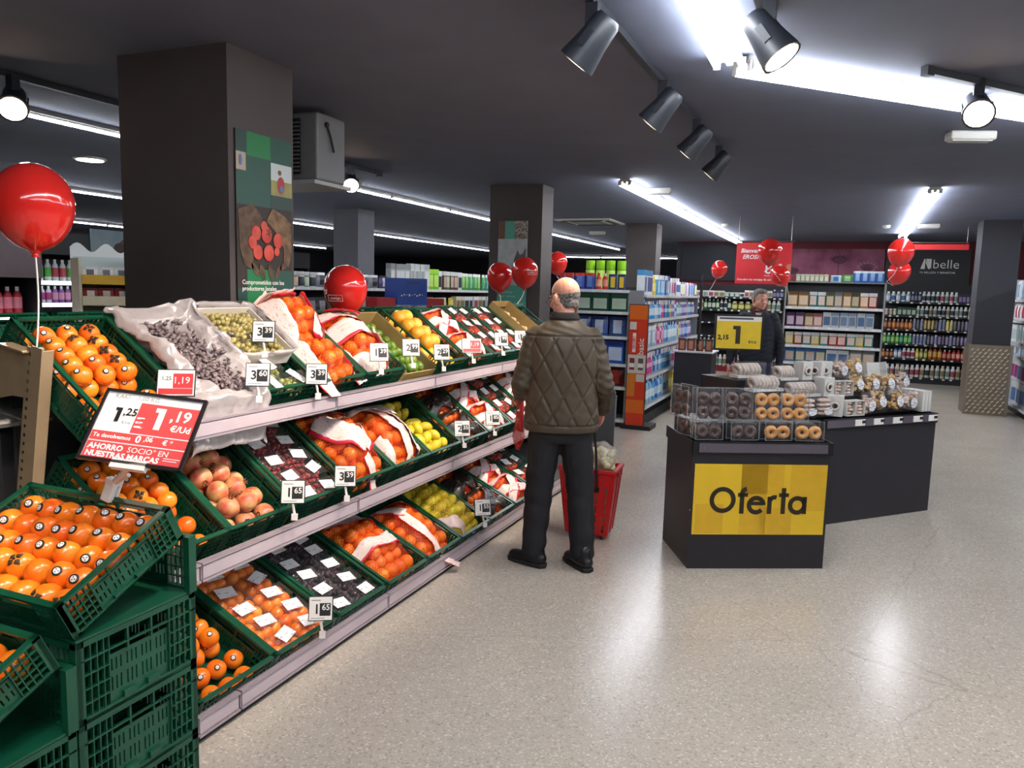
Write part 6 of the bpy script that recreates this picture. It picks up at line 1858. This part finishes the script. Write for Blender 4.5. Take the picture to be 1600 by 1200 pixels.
for s in (-1, 1):
    ring = [(s * .033 + .024 * math.cos(t / 14 * 6.283), .107 + .004 * abs(math.cos(t / 14 * 6.283)), .0 + .017 * math.sin(t / 14 * 6.283)) for t in range(15)]
    mb.tube(ring, .0018, 5); mb.tube([(s * .057, .107, .004), (s * .078, .06, .006), (s * .08, -.012, .008), (s * .079, -.035, -.008)], .0022, 5)
mb.tube([(-.009, .112, .004), (.009, .112, .004)], .0018, 5)
sp_ = mb.build('spectacles', GLS, p1, M=Hm)
for s in (-1, 1): MB().lathe([(.022, 0), (.022, .0008)], 16, M=T(s * .033, .108, 0) @ RX(math.pi / 2) @ Matrix.Diagonal((1, .75, 1, 1))).build('spectacle_lens', film('lens glass', '#c8d4d8', .06, .03, .12), sp_)
# jacket
mb = MB()
rings(mb, [(.0, -.005, .83, .212, .15), (.0, -.005, .85, .215, .152), (0, -.005, .92, .212, .15), (0, -.005, 1.05, .2, .142), (0, -.008, 1.2, .2, .138), (0, -.008, 1.3, .205, .13), (0, -.005, 1.37, .2, .115), (0, -.002, 1.4, .178, .104), (0, 0, 1.43, .135, .092), (0, .005, 1.46, .09, .075), (0, .008, 1.485, .07, .068)])
for s, w in ((-1, LW), (1, RW)):
    e = Vector((s * .236, -.03, 1.1))
    capsule(mb, (s * .158, -.005, 1.352), .072, e, .058); capsule(mb, e, .06, Vector(e).lerp(Vector(w), .95), .046)
def quilt(co, no):
    x, y, z = co[:, 0], co[:, 1], co[:, 2]
    torso = (np.abs(x) < .2 - .03 * np.clip((z - 1.2) * 5, 0, 1)) & (z > .87) & (z < 1.375)
    arm = ~torso & (z > .885)
    u = x / .112; v = (z + .012 * np.sin(x * 9)) / .205
    d1 = np.abs((u + v) % 1 - .5) * 2; d2 = np.abs((u - v + .07) % 1 - .5) * 2
    e = np.minimum(1 - d1, 1 - d2)
    puff = .0095 * (1 - np.exp(-(e / .13) ** 2))
    pk = wob(co, 30, 2) * .0016 * np.clip((1.15 - z) * 5, .2, 1)
    h = np.where(torso, puff + pk, 0)
    h = np.where(arm, .004 + wob(co * np.array([1, 1, 1.6], np.float32), 26, 5) * .0035, h)
    h = np.where(np.abs(z - 1.375) < .006, -.003, h)
    h = np.where(z < .87, .004, h); h = np.where(np.abs(z - .87) < .005, -.004, h)
    h = np.where((z < .885) & (np.abs(x) > .22), .003, h)
    return co + no * h[:, None]
fuse('quilted_jacket', mb, .0062, JK, p1, 4, quilt)
mb = MB()
rings(mb, [(0, .006, 1.462, .088, .08), (0, .006, 1.475, .09, .084), (0, .01, 1.492, .082, .082), (0, .013, 1.506, .078, .08), (0, .014, 1.51, .072, .074)])
fuse('collar', mb, .006, mat('dark brown collar cord', '#171513', .85, bump=.2, bscale=250), p1, 2)
def creases(amp, f=16, sd=0):
    def fn(co, no):
        z = co[:, 2]
        k = wob(co * np.array([1, 1, 1.8], np.float32), f, sd) * amp * (1 + .8 * np.exp(-((z - .12) / .1) ** 2) + .5 * np.exp(-((z - .47) / .1) ** 2))
        return co + no * k[:, None]
    return fn
mb = MB()
rings(mb, [(0, .0, .76, .15, .11), (0, 0, .8, .185, .13), (0, 0, .9, .18, .125), (0, 0, .95, .165, .11)])
for s, kx, ax, ay in ((-1, .118, .138, .0), (1, .13, .15, -.02)):
    capsule(mb, (s * .09, -.005, .78), .1, (s * kx, .005, .45), .082); capsule(mb, (s * kx, .005, .45), .082, (s * ax, ay, .1), .072)
fuse('trousers', mb, .008, TR, p1, 4, creases(.0026, 9, 1))
shoe(p1, (-.155, .015, 0), D(52), SHOE, SOLE); shoe(p1, (.14, -.015, 0), D(26), SHOE, SOLE)
# red net he holds
r = thing('red_net', 'narrow red net bag hanging from the left hand of the man in the quilted jacket', 'net bag', RM)
mb = MB().tube([(-.235, .27, 1.02), (-.238, .28, .94), (-.24, .28, .82), (-.243, .28, .72), (-.245, .285, .64)], [.012, .02, .026, .04, .012], 12)
mb.build('net', net_mat('red hand net', '#c8281a', open_=.55, back=.45), r, True)
MB().tube([(-.225, .265, 1.03), (-.228, .262, .9), (-.232, .262, .76)], [.01, .014, .018], 8).build('red_band', REDP, r, True)

# shop assistant behind the price stand
RS = T(-.85, 9.5, 0) @ RZ(D(183))
p2 = thing('person', 'grey-haired man in navy sweater and jeans standing behind the yellow price card', 'person', RS)
Hm = T(-.01, .03, 1.59) @ RZ(D(28)) @ RX(D(-6))
mb = MB()
head(mb, Hm, 1.0)
capsule(mb, (0, -.01, 1.40), .062, (0, .01, 1.54), .058)
rings(mb, [(0, 0, .84, .15, .1), (0, 0, .95, .16, .11), (0, 0, 1.15, .16, .11), (0, 0, 1.3, .175, .1), (0, 0, 1.38, .16, .085), (0, 0, 1.43, .08, .06)])
W1, W2_ = (-.27, .03, .84), (.3, .03, .83)
for s, w in ((-1, W1), (1, W2_)):
    capsule(mb, (s * .17, 0, 1.37), .055, (s * .25, -.02, 1.1), .042); capsule(mb, (s * .25, -.02, 1.1), .04, w, .029)
    capsule(mb, (s * .085, 0, .86), .085, (s * .1, .01, .47), .058); capsule(mb, (s * .1, .01, .47), .056, (s * .11, .0, .08), .04)
    hand(mb, w, (s * .05, .15, -1), (-s * .9, .1, 0), s, .35)
fuse('body', mb, .0065, SKIN, p2, 3)
face_bits(p2, Hm)
mb = MB()
mb.ball((0, 0, 0), (.084, .1, .078), 20, 12, 0, Hm @ T(0, -.022, .052)); mb.ball((0, 0, 0), (.06, .05, .03), 14, 8, 0, Hm @ T(0, .035, .1))
for s in (-1, 1): mb.ball((0, 0, 0), (.014, .045, .045), 12, 8, 0, Hm @ T(s * .074, -.03, .01))
def hair2(co, no):
    inv_ = np.array(Hm.inverted())
    l = co @ inv_[:3, :3].T + inv_[:3, 3]
    cut = np.clip((l[:, 1] - .03) / .04, 0, 1) * np.clip((.085 - l[:, 2]) / .03, 0, 1)
    return co + no * (wob(co, 120, 2) * .0018 - cut * .03)[:, None]
fuse('hair', mb, .007, mat('salt and pepper hair', '#4f4a48', .8, col2='#8d8883', scale=60, bump=.4, bscale=200), p2, 2, hair2)
NAVY = mat('navy sweater', '#171b28', .8, var=.1, scale=10, bump=.15, bscale=300)
mb = MB()
rings(mb, [(0, 0, .86, .185, .125), (0, 0, .9, .2, .14), (0, 0, 1.05, .195, .14), (0, 0, 1.2, .195, .135), (0, 0, 1.3, .2, .125), (0, -.002, 1.37, .19, .11), (0, -.005, 1.42, .14, .09), (0, -.006, 1.46, .085, .074)])
for s, w in ((-1, W1), (1, W2_)):
    e = Vector((s * .262, -.025, 1.1))
    capsule(mb, (s * .16, -.005, 1.37), .078, e, .06); capsule(mb, e, .06, e.lerp(Vector(w), .93), .045)
fuse('sweater', mb, .009, NAVY, p2, 3, creases(.003, 20, 3))
mb = MB()
for s in (-1, 1):
    mb.add([(s * .03, .098, 1.37), (s * .085, .05, 1.47), (s * .088, .0, 1.5), (s * .07, .02, 1.53), (s * .055, .07, 1.5), (s * .015, .105, 1.39)], [(0, 1, 5), (1, 4, 5), (1, 2, 3, 4)])
o = mb.build('collar', mat('red-lined collar', '#4a1a22', .7), p2); s_ = o.modifiers.new('thickness', 'SOLIDIFY'); s_.thickness = .008
MB().add([(-.04, .09, 1.44), (.04, .09, 1.44), (0, .128, 1.34)], [(0, 1, 2)]).add([(-.04, .075, 1.44), (.04, .075, 1.44), (0, .11, 1.33)], [(2, 1, 0)]).build('shirt_front', mat('pale shirt', '#b8a89c', .7), p2)
MB().span((.09, .118, 1.27), (.11, .124, 1.285)).build('chest_emblem', M_CARD, p2)
JEAN = mat('blue jeans denim', '#212c46', .8, var=.15, scale=12, bump=.12, bscale=300)
mb = MB()
rings(mb, [(0, .0, .74, .14, .11), (0, 0, .8, .18, .13), (0, 0, .9, .178, .125), (0, 0, .95, .16, .11)])
for s in (-1, 1):
    capsule(mb, (s * .09, 0, .78), .098, (s * .105, .005, .45), .08); capsule(mb, (s * .105, .005, .45), .08, (s * .115, 0, .1), .07)
fuse('jeans', mb, .01, JEAN, p2, 3, creases(.004))
shoe(p2, (-.12, .02, 0), D(12), SHOE, SOLE); shoe(p2, (.12, .02, 0), D(-12), SHOE, SOLE)

# ---------------------------------------------------------------- balloons
BAL = mat('red balloon latex', '#dc2a24', .14, var=.05, scale=5, coat=.6, sss=.15)
STRG = mat('white ribbon', '#e0dcd6', .5)
def balloon(c, r, label, tail, lean=(0, 0), logo=None):
    c = Vector(c)
    d = Vector((lean[0], lean[1], 1)).normalized()
    F = frame(c, d, (0, 1, 0))
    root = thing('balloon', label, 'balloon', F, 'red balloons')
    prof = [(.008, -1.36 * r), (.02 * r / .14, -1.3 * r)]
    for i in range(1, 18):
        a = -math.pi / 2 + math.pi * i / 18
        rr = math.cos(a) * r; zz = math.sin(a) * r * (1.28 if a < 0 else 1.06)
        if a < 0: rr *= 1 - .12 * (-a / (math.pi / 2)) ** 2
        prof.append((rr, zz))
    prof.append((.001, 1.06 * r))
    MB().lathe(prof, 28).build('balloon_skin', BAL, root, True)
    MB().lathe([(.004, -1.3 * r), (.012, -1.345 * r), (.009, -1.37 * r), (.016, -1.42 * r)], 10).build('knot', BAL, root, True)
    k = Vector((0, 0, -1.42 * r))
    t = F.inverted() @ Vector(tail)
    pts = [k.lerp(t, i / 10) + Vector((math.sin(i / 10 * math.pi) * .012, 0, 0)) for i in range(11)]
    MB().tube(pts, .0035, 5).build('ribbon', STRG, root)
    if logo:
        q = MB()
        stroke(q, [(-.03, -.012), (.03, -.012), (.03, .012), (-.03, .012)], .002, closed=True)
        fr = F.inverted().to_3x3() @ Vector(logo); fr = fr.normalized()
        L = frame(fr * r * 1.01 + Vector((0, 0, -.02)), fr, F.inverted().to_3x3() @ Vector((0, 0, 1)))
        q.build('printed_frame', M_CARD, root, M=L @ Matrix.Scale(1.6, 4))
        text('contigo', .024, M_CARD, root, L @ T(0, 0, .001), 'balloon_lettering')
balloon((-2.775, 1.986, 1.9), .138, 'large near red balloon tied to the leaning beige post', (-2.56, 1.82, 1.385))
balloon((-2.899, 4.136, 1.612), .138, 'red balloon with white lettering behind the netted oranges', (-2.83, 4.1, 1.36), logo=(.12, -.9, -.3))
balloon((-3.303, 7.484, 1.77), .135, 'red balloon of the pair before the teal poster, farther from the man', (-2.8, 6.36, 1.5))
balloon((-2.988, 7.403, 1.82), .138, 'red balloon of the pair before the teal poster, nearer the man', (-2.78, 6.72, 1.5), logo=(.8, -.6, .05))
balloon((-3.4, 9.55, 2.0), .13, 'red balloon half hidden behind the middle pillar', (-3.2, 9.12, 1.72))
balloon((-1.524, 10.876, 1.99), .105, 'small red balloon beside the household gondola', (-1.72, 10.95, 1.6), (.25, .1))
balloon((-.758, 9.362, 2.15), .135, 'upper red balloon before the red welcome banner', (-.6, 9.8, 1.75))
balloon((-.66, 9.75, 1.885), .11, 'lower red balloon before the red welcome banner', (-.55, 9.9, 1.6), (-.6, 0))
balloon((.683, 10.85, 2.235), .155, 'upper red balloon beside the black wall sign', (.56, 11.1, 1.86), (.12, 0))
balloon((.725, 11.49, 2.005), .14, 'lower red balloon beside the black wall sign', (.575, 11.18, 1.855), (.35, 0))

# ---------------------------------------------------------------- posters and signs
def flat(mb, pts, z0, m): return mb.prism(pts, z0, z0 + .0012, m)
PG1, PG2, PG3 = mat('poster green', '#14703f', .4), mat('poster dark green', '#1c4a40', .4), mat('poster deep green', '#1d3d38', .4)
PBR = mat('poster dark brown', '#2e241f', .5)
Fp = Matrix(((0, 0, 1, -2.855), (1, 0, 0, 3.12), (0, 1, 0, 1.5), (0, 0, 0, 1)))       # X along +Y, Y up, Z out to the aisle
r = thing('producer_poster', 'tall green poster of hands holding tomatoes on the front pillar', 'poster', Fp)
MB().span((0, 0, 0), (.43, .9, .006)).build('poster_sheet', PBR, r)
for q_, (x0, y0, x1, y1, m) in enumerate(((0, .53, .43, .9, 1), (0, .8, .08, .9, 2), (.08, .78, .26, .9, 0), (.26, .8, .43, .9, 1), (.26, .53, .43, .6, 2), (.0, 0, .43, .1, 2), (.07, 0, .25, .2, 0), (.25, .02, .43, .2, 1))):
    MB().span((x0, y0, .006), (x1, y1, .0066 + .00015 * q_)).build('printed_square', (PG1, PG2, PG3)[m], r)
PFM = [mat('print field', '#a89a88', .5), mat('print sky', '#b8c2c0', .5), mat('print meadow', '#8f8a52', .5, var=.2), mat('print red shirt', '#a8383c', .5), mat('print face', '#6a4a3a', .5), mat('print blue', '#5a6a9a', .5)]
MB().span((.0, .7, .0078), (.07, .79, .0085), 0).lathe([(.02, 0), (.02, .001)], 12, [5], T(.03, .75, .0085) @ Matrix.Diagonal((.6, 1.4, 1, 1))).build('printed_photo', PFM, r)
mb = MB().span((.26, .6, .0078), (.43, .77, .0085), 1).span((.26, .6, .0085), (.43, .68, .009), 2)
mb.lathe([(.03, 0), (.03, .001)], 14, [3], T(.34, .66, .009) @ Matrix.Diagonal((1, 1.5, 1, 1))).lathe([(.014, 0), (.014, .001)], 12, [4], T(.33, .725, .009)).lathe([(.018, 0), (.018, .001)], 12, [5], T(.345, .64, .0103))
mb.build('printed_photo', PFM, r)
HND = mat('print hand skin', '#5c4430', .55, col2='#8a6a48', scale=22)
HND2 = mat('print hand shade', '#463426', .55, col2='#6a5038', scale=26)
mb = MB()
mb.prism([(.01, .5), (.12, .54), (.19, .47), (.16, .4), (.13, .3), (.1, .2), (.05, .22), (.02, .3)], .0076, .0088, 1)
mb.prism([(.42, .46), (.36, .5), (.27, .53), (.22, .46), (.3, .4), (.36, .32), (.36, .24), (.4, .22), (.425, .3)], .0076, .0088, 0)
for x, y, a in ((.08, .23, -.6), (.13, .2, -.9), (.185, .185, -1.2), (.25, .185, 1.9), (.31, .195, 1.0), (.36, .23, .6)):
    mb.lathe([(.03, 0), (.03, .0011)], 14, [1], T(x, y, .0088) @ RZ(a) @ Matrix.Diagonal((1.5, .6, 1, 1)))
mb.build('printed_hands', [HND, HND2], r)
TOMP = mat('print tomato', '#b8322a', .4, col2='#d0503c', scale=18)
mb = MB()
for k, (x, y, q) in enumerate(((.2, .43, .024), (.14, .39, .034), (.22, .385, .038), (.31, .36, .036), (.11, .34, .03), (.15, .29, .034), (.235, .29, .038), (.3, .3, .02))):
    mb.lathe([(q, 0), (q * .9, .0006), (q * .3, .0012)], 18, None, T(x, y, .01 + .0002 * k) @ Matrix.Diagonal((1.08, 1.22, 1, 1)))
mb.build('printed_tomatoes', TOMP, r, True)
mb = MB()
for k in range(5): mb.prism([(0, 0), (.02, .004), (.024, 0), (.02, -.004)], 0, .001, 0, T(.235, .4, .0135) @ RZ(k * 1.25))
mb.build('printed_stalk', mat('print stalk', '#4a4a26', .5), r)
text('Comprometidos con los\nproductores locales', .033, M_CARD, r, T(.03, .115, .0095), 'poster_lettering', 'LEFT', bold=.0004)

Fp = Matrix(((1, 0, 0, -3.62), (0, 0, -1, 8.14), (0, 1, 0, 1.18), (0, 0, 0, 1)))
TEAL = mat('poster teal', '#4fa08c', .45)
r = thing('teal_poster', 'teal poster with pale photo squares on the middle pillar behind balloons', 'poster', Fp)
MB().span((0, 0, 0), (.36, 1.22, .006)).build('poster_sheet', TEAL, r)
mb = MB().span((.0, 1.02, .006), (.08, 1.22, .0075), 2).span((.2, 1.02, .006), (.36, 1.22, .0075), 1).span((.0, .5, .006), (.36, 1.02, .0072), 0).span((.2, .08, .006), (.33, .3, .0074), 3)
mb.prism([(.2, .78), (.24, .9), (.27, .84), (.31, .86), (.34, .92), (.35, .7), (.3, .55), (.22, .6)], .0074, .009, 4)
mb.build('printed_photos', [mat('print pale grey', '#a8b0b0', .5, var=.1), mat('print crowd', '#4a4038', .5, col2='#b0a898', scale=40), mat('print face', '#6a4a3a'), mat('print pale teal', '#86bcae', .5), mat('print animal', '#5a534e', .6, var=.2)], r)
text('memoria\nque somos', .045, mat('poster pale lettering', '#a8d4c6', .5), r, T(.03, .4, .008), 'poster_lettering', 'LEFT')

RED = mat('banner red', '#c8202a', .4, col2='#d42c30', scale=2)
r = thing('welcome_banner', 'red hanging welcome banner with white lettering and a rooster-like emblem', 'banner', T(-1.445, 12.0, 1.815))
MB().span((0, 0, 0), (.78, .012, .6)).build('banner_sheet', RED, r)
MB().tube([(-.03, .006, .62), (.81, .006, .62)], .008, 6).tube([(.02, .006, .6), (.02, .006, .985)], .004, 5).tube([(.76, .006, .6), (.76, .006, .985)], .004, 5).build('hanging_rail', mat('bare steel', '#9a9388'), r)
text('Bienvenidos a', .085, M_CARD, r, T(.06, -.002, .48) @ RX(math.pi / 2), 'banner_lettering', 'LEFT', shear=.25, bold=.0015)
text('EROSKI center', .085, M_CARD, r, T(.09, -.002, .39) @ RX(math.pi / 2), 'banner_lettering', 'LEFT', shear=.25, bold=.0015)
text('Descubre las ventajas de ser socio', .042, M_CARD, r, T(.03, -.002, .06) @ RX(math.pi / 2), 'banner_lettering', 'LEFT', bold=.0006)
mb = MB()
stroke(mb, [(.0, .0), (.0, .09)], .022); stroke(mb, arc(.03, .03, .05, 200, 350, 10), .022); stroke(mb, [(.01, .03), (.07, .08)], .02)
mb.build('emblem', M_CARD, r, M=T(.44, -.003, .18) @ RX(math.pi / 2))
text('EROSKI', .028, M_CARD, r, T(.46, -.002, .12) @ RX(math.pi / 2), 'banner_lettering')
MB().lathe([(.026, 0), (.026, .001)], 14, M=T(.63, -.002, .27) @ RX(math.pi / 2)).build('printed_badge', mat('banner pale print', '#d8b8b8', .5), r)
MB().prism([(.66, .08), (.78, .1), (.78, .3), (.72, .28)], .0, .0015, M=T(0, -.001, 0) @ RX(math.pi / 2)).build('printed_hand', mat('print skin', '#c8785a', .5), r)

r = thing('flower_mural', 'wide purple-pink mural of blurred flowers high on the rear wall', 'mural', T(-1.05, 17.53, 1.93))
MB().span((0, 0, 0), (1.87, .015, .72)).build('mural_sheet', mat('mural magenta', '#6a2540', .5, col2='#93506a', scale=2.2), r)
MF1, MF2, MF3 = mat('print dusk petal', '#57203a', .5), mat('print light petal', '#a8687e', .5), mat('print crimson petal', '#8a2036', .5)
mb = MB()
def flower(x, z, q, m):
    mb.lathe([(q, 0), (q * .9, .002)], 20, [m], T(x, -.001, z) @ RX(math.pi / 2) @ Matrix.Diagonal((1, .55, 1, 1)))
    for k in range(9):
        a = math.pi * (k / 8)
        mb.prism([(-.02, 0), (.02, 0), (.008, q * .5), (-.008, q * .5)], 0, .001, m, T(x + q * .8 * math.cos(a), -.002, z + q * .35 * math.sin(a)) @ RX(math.pi / 2) @ RZ(a - math.pi / 2))
flower(1.02, .5, .15, 0); flower(1.56, .34, .16, 1); flower(.66, .1, .2, 2); flower(.3, .06, .16, 2); flower(.1, .25, .12, 0)
mb.span((1.0, -.003, 0), (1.015, -.001, .45), 0)
mb.lathe([(.11, 0), (.1, .001)], 18, [0], T(1.56, -.004, .33) @ RX(math.pi / 2) @ Matrix.Diagonal((1, .55, 1, 1)))
mb.build('printed_flowers', [MF1, MF2, MF3], r)
MB_ = MB().span((-3.28, 17.5, 1.95), (-1.08, 17.54, H - .05))
tag(MB_.build('trim_2', DARKW), kind='structure')
r = thing('cosmetics_sign', 'black wall sign with white lettering and a slanted emblem over the cosmetics', 'sign', T(.84, 17.48, 1.95))
MB().span((0, 0, 0), (1.5, .05, .72)).build('sign_board', mat('black sign board', '#14161a', .45), r)
text('belle', .25, M_CARD, r, T(.84, -.002, .4) @ RX(math.pi / 2), 'sign_lettering', 'LEFT', bold=-.002)
mb = MB().prism([(.3, .3), (.36, .5), (.38, .5), (.38, .3)], 0, .002).prism([(.39, .5), (.49, .5), (.49, .31), (.45, .33)], 0, .002)
mb.prism([(.39, .48), (.47, .3), (.44, .3), (.39, .42)], 0, .002)
mb.build('emblem', M_CARD, r, M=T(.33, -.001, .01) @ RX(math.pi / 2))
text('TU BELLEZA Y BIENESTAR', .05, M_CARD, r, T(.62, -.002, .24) @ RX(math.pi / 2), 'sign_lettering', 'LEFT', bold=.0005, width=1.1)
r = thing('red_rail', 'red hanging sign rail before the black wall sign', 'sign rail', T(.85, 14.0, 2.44))
MB().span((0, 0, 0), (.98, .02, .085)).build('rail_panel', RED, r)
MB().tube([(-.05, .01, .11), (.98, .01, .11)], .008, 6).tube([(.1, .01, .085), (.1, .01, .36)], .004, 5).tube([(.95, .01, .085), (.95, .01, .36)], .004, 5).build('hanging_rod', mat('bare steel', '#9a9388'), r)

# heater unit behind the front pillar
r = thing('air_heater', 'grey box heater with a slatted front hung beside the front pillar', 'heater', T(-3.42, 4.3, 2.32))
GB_ = mat('heater grey', '#77797c', .45)
MB().span((-.5, 0, 0), (.18, .32, .44)).build('casing', GB_, r, bevel=.015)
MB().span((-.45, -.012, .04), (.05, 0, .4)).build('grille_back', SHK, r)
for k in range(13): MB().box((-.2, -.018, .06 + k * .026), (.5, .016, .006), M=T(0, 0, 0)).build('slat', mat('slat grey', '#8c9092', .4, metal=.4), r)
MB().span((-.55, -.05, -.03), (.2, .36, -.005)).build('drip_tray', mat('tray grey', '#a8aaaa', .45), r)
MB().tube([(-.3, .16, .44), (-.3, .16, .48)], .012, 6).tube([(.1, .16, .44), (.1, .16, .48)], .012, 6).build('hanger', SHK, r)
MB().tube([(.19, .1, .36), (.2, .12, .3), (.2, .16, .2)], .008, 6).ball((.185, .1, .37), .02, 8, 6).build('cable', SHK, r)

# price stand in the aisle
r = thing('price_stand', 'black pole stand with a yellow 1 euro price card in the aisle', 'price stand', T(-.78, 6.9, 0))
MB().lathe([(.14, 0), (.14, .012), (.02, .02)], 20).build('base_plate', BINE, r)
MB().tube([(0, 0, .01), (0, 0, 1.2)], .012, 8).build('pole', BINE, r)
Fs = frame((.01, -.02, 1.315), (.35, -.94, 0))
mb = MB()
for s in (-1, 1): mb.box((s * .2, 0, 0), (.016, .31, .016)).box((0, s * .147, 0), (.4, .016, .016))
mb.build('card_frame', BINE, r, M=Fs)
cd = MB().box((0, 0, 0), (.39, .285, .006)).build('price_card', mat('card yellow', '#e0c02a', .4, var=.04), r, M=Fs)
MB().box((0, .12, .0035), (.39, .045, .001)).build('white_band', M_CARD, r, M=Fs)
one(r, mat('offer lettering', '#2c2214'), -.005, -.02, .155, .0045, Fs, 'price_lettering')
text('2,15', .055, M_INK, r, Fs @ T(-.13, -.045, .0045), 'price_lettering', bold=.002)
text('\u20ac/Ud', .032, M_INK, r, Fs @ T(.12, -.08, .0045), 'price_lettering', bold=.0006)
MB().span((-.17, .112, .004), (.12, .128, .0046)).build('small_print', print_mat('sign small print', '#e9e6e2', '#55555a', .011, amount=.55), r, M=Fs)
# black display block beyond the price stand
r = thing('dark_display', 'black display block with brown packs between the gondola and the price stand', 'display stand', T(-1.72, 10.6, 0))
MB().span((-.3, 0, 0), (.2, .5, .84)).build('display_body', BINK, r)
MB().span((-.32, -.02, .84), (.22, .52, .86)).build('display_top', SHW, r)
MB().tube([(.0, .1, .86), (.0, .1, 1.9)], .02, 6).build('display_pole', BINE, r)
for k in range(4):
    product('pouch', .11, .17, ('#6a3a2a', '#a8705a', '#4a241c'), T(-1.94 + .12 * k, 10.7, .86), f'brown pouch, {ordw(k + 1)} from the gondola on the black display block', group='brown pouches on the black block')

# ---------------------------------------------------------------- basket
BR = mat('red basket plastic', '#c4161c', .3, var=.05, coat=.2)
bk = thing('wheeled_basket', 'red wheeled shopping basket with a black pull handle behind the man', 'shopping basket', T(-1.44, 4.86, 0) @ RZ(D(4)))
WT, WB, DT, DB, HB, Z0 = .36, .27, .27, .19, .47, .035
def wall(name, a0, a1, b0, b1, n, slots):
    """Sloping basket wall between bottom edge a0-a1 and top edge b0-b1, cut by rows of slots."""
    a0, a1, b0, b1 = map(Vector, (a0, a1, b0, b1))
    mb = MB()
    nrm = ((a1 - a0).cross(b0 - a0)).normalized() * .004
    def P(u, v): return a0.lerp(a1, u).lerp(b0.lerp(b1, u), v)
    def cell(u0, u1, v0, v1):
        q = [P(u0, v0), P(u1, v0), P(u1, v1), P(u0, v1)]
        mb.add(q + [x + nrm for x in q], [(3, 2, 1, 0), (4, 5, 6, 7), (0, 1, 5, 4), (1, 2, 6, 5), (2, 3, 7, 6), (3, 0, 4, 7)])
    vr = [.05, .2, .35, .5, .65]
    us = [(i + .5) / slots for i in range(slots)]
    vs_ = [0] + [x for v in vr for x in (v, v + .11)] + [1]
    for k in range(len(vs_) - 1):
        if k % 2 == 0: cell(0, 1, vs_[k], vs_[k + 1])
        else:
            e = 0
            for u in us:
                cell(e, u - .022, vs_[k], vs_[k + 1]); e = u + .022
            cell(e, 1, vs_[k], vs_[k + 1])
    for u in (0.0, .5, 1.0):
        uu = min(max(u, .012), .988)
        q0, q1 = P(uu, 0), P(uu, 1)
        mb.tube([q0 + nrm, q1 + nrm], .006, 5)
    return mb.build(name, BR, bk)
b, t = [(-WB / 2, -DB / 2, Z0), (WB / 2, -DB / 2, Z0), (WB / 2, DB / 2, Z0), (-WB / 2, DB / 2, Z0)], [(-WT / 2, -DT / 2, HB), (WT / 2, -DT / 2, HB), (WT / 2, DT / 2, HB), (-WT / 2, DT / 2, HB)]
for k in range(4):
    wall('basket_wall', b[k], b[(k + 1) % 4], t[k], t[(k + 1) % 4], 5, 5 if k % 2 == 0 else 3)
MB().span((-WB / 2, -DB / 2, Z0 - .006), (WB / 2, DB / 2, Z0)).build('basket_floor', BR, bk)
mb = MB()
for s in (-1, 1):
    mb.box((s * WT / 2, 0, HB), (.03, DT + .03, .022)).box((0, s * DT / 2, HB), (WT + .03, .026, .022))
mb.box((WT / 2 + .012, 0, HB - .05), (.008, DT * .7, .012)).build('rim', BR, bk, bevel=.005)
for s in (-1, 1):
    for q in (-1, 1):
        w_ = MB().lathe([(.018, -.008), (.02, -.005), (.02, .005), (.018, .008)], 14, M=T(s * .1, q * .07, .02) @ RY(math.pi / 2)).build('wheel', BINE, bk)
        MB().box((s * .1, q * .07, .032), (.022, .03, .012)).build('wheel_fork', BINE, w_)
hd = MB().tube([(.07, -.13, .36), (.07, -.2, .62), (.055, -.3, .885)], .0085, 8).tube([(.02, -.3, .885), (.09, -.3, .885)], .013, 8)
hd.build('pull_handle', BINE, bk)
MB().box((.07, -.128, .35), (.03, .02, .035)).box((-.09, -.128, .35), (.03, .02, .035)).build('handle_socket', BINE, bk)
# shopping in the basket
r = thing('paper_carton', 'beige paper carton standing in the red basket', 'carton', T(-1.4, 4.88, .05) @ RZ(.3))
MB().box((0, 0, .2), (.17, .14, .4)).build('carton_box', mat('beige paper', '#c4b494', .7, var=.06, scale=9), r, bevel=.004)
r = thing('vegetable_bag', 'clear bag of pale cauliflower on top of the red basket', 'bag', T(-1.385, 4.88, .455))
mb = MB()
for k in range(60): mb.ball((rnd.uniform(-.075, .08), rnd.uniform(-.055, .055), rnd.uniform(.02, .13)), rnd.uniform(.02, .032), 9, 7)
tag(mb.build('cauliflower', mat('cauliflower cream', '#d8d2a8', .6, var=.12, scale=30, bump=.4, bscale=90), r, True), kind='stuff')
mb = MB().ball((0, 0, .085), (.11, .085, .1), 18, 12)
mb.v = [(x + noise.noise(Vector((x, y, z)) * 25) * .02, y, z + noise.noise(Vector((x, y, z)) * 19) * .02) for x, y, z in mb.v]
mb.build('clear_wrap', film('milky produce bag', '#e6e0d8', .22, .15, .1, .8, 40), r, True)
r = thing('red_white_tub', 'red and white tub sticking out of the basket between the man\'s legs', 'tub', T(-1.54, 4.84, .04))
MB().lathe([(.03, 0), (.032, .3), (.03, .36), (.022, .42), (.016, .47), (.016, .52)], 14, [0, 0, 1, 0, 0]).build('tub_body', [M_CARD, REDP], r, angle=.6)

# ---------------------------------------------------------------- lettering curves become meshes
dg = bpy.context.evaluated_depsgraph_get()
for o in [o for o in COL.objects if o.type == 'FONT']:
    me = bpy.data.meshes.new_from_object(o.evaluated_get(dg))
    nm = o.name; o.name = 'old'
    n = bpy.data.objects.new(nm, me); COL.objects.link(n)
    n.parent = o.parent; n.matrix_local = o.matrix_local
    bpy.data.objects.remove(o)
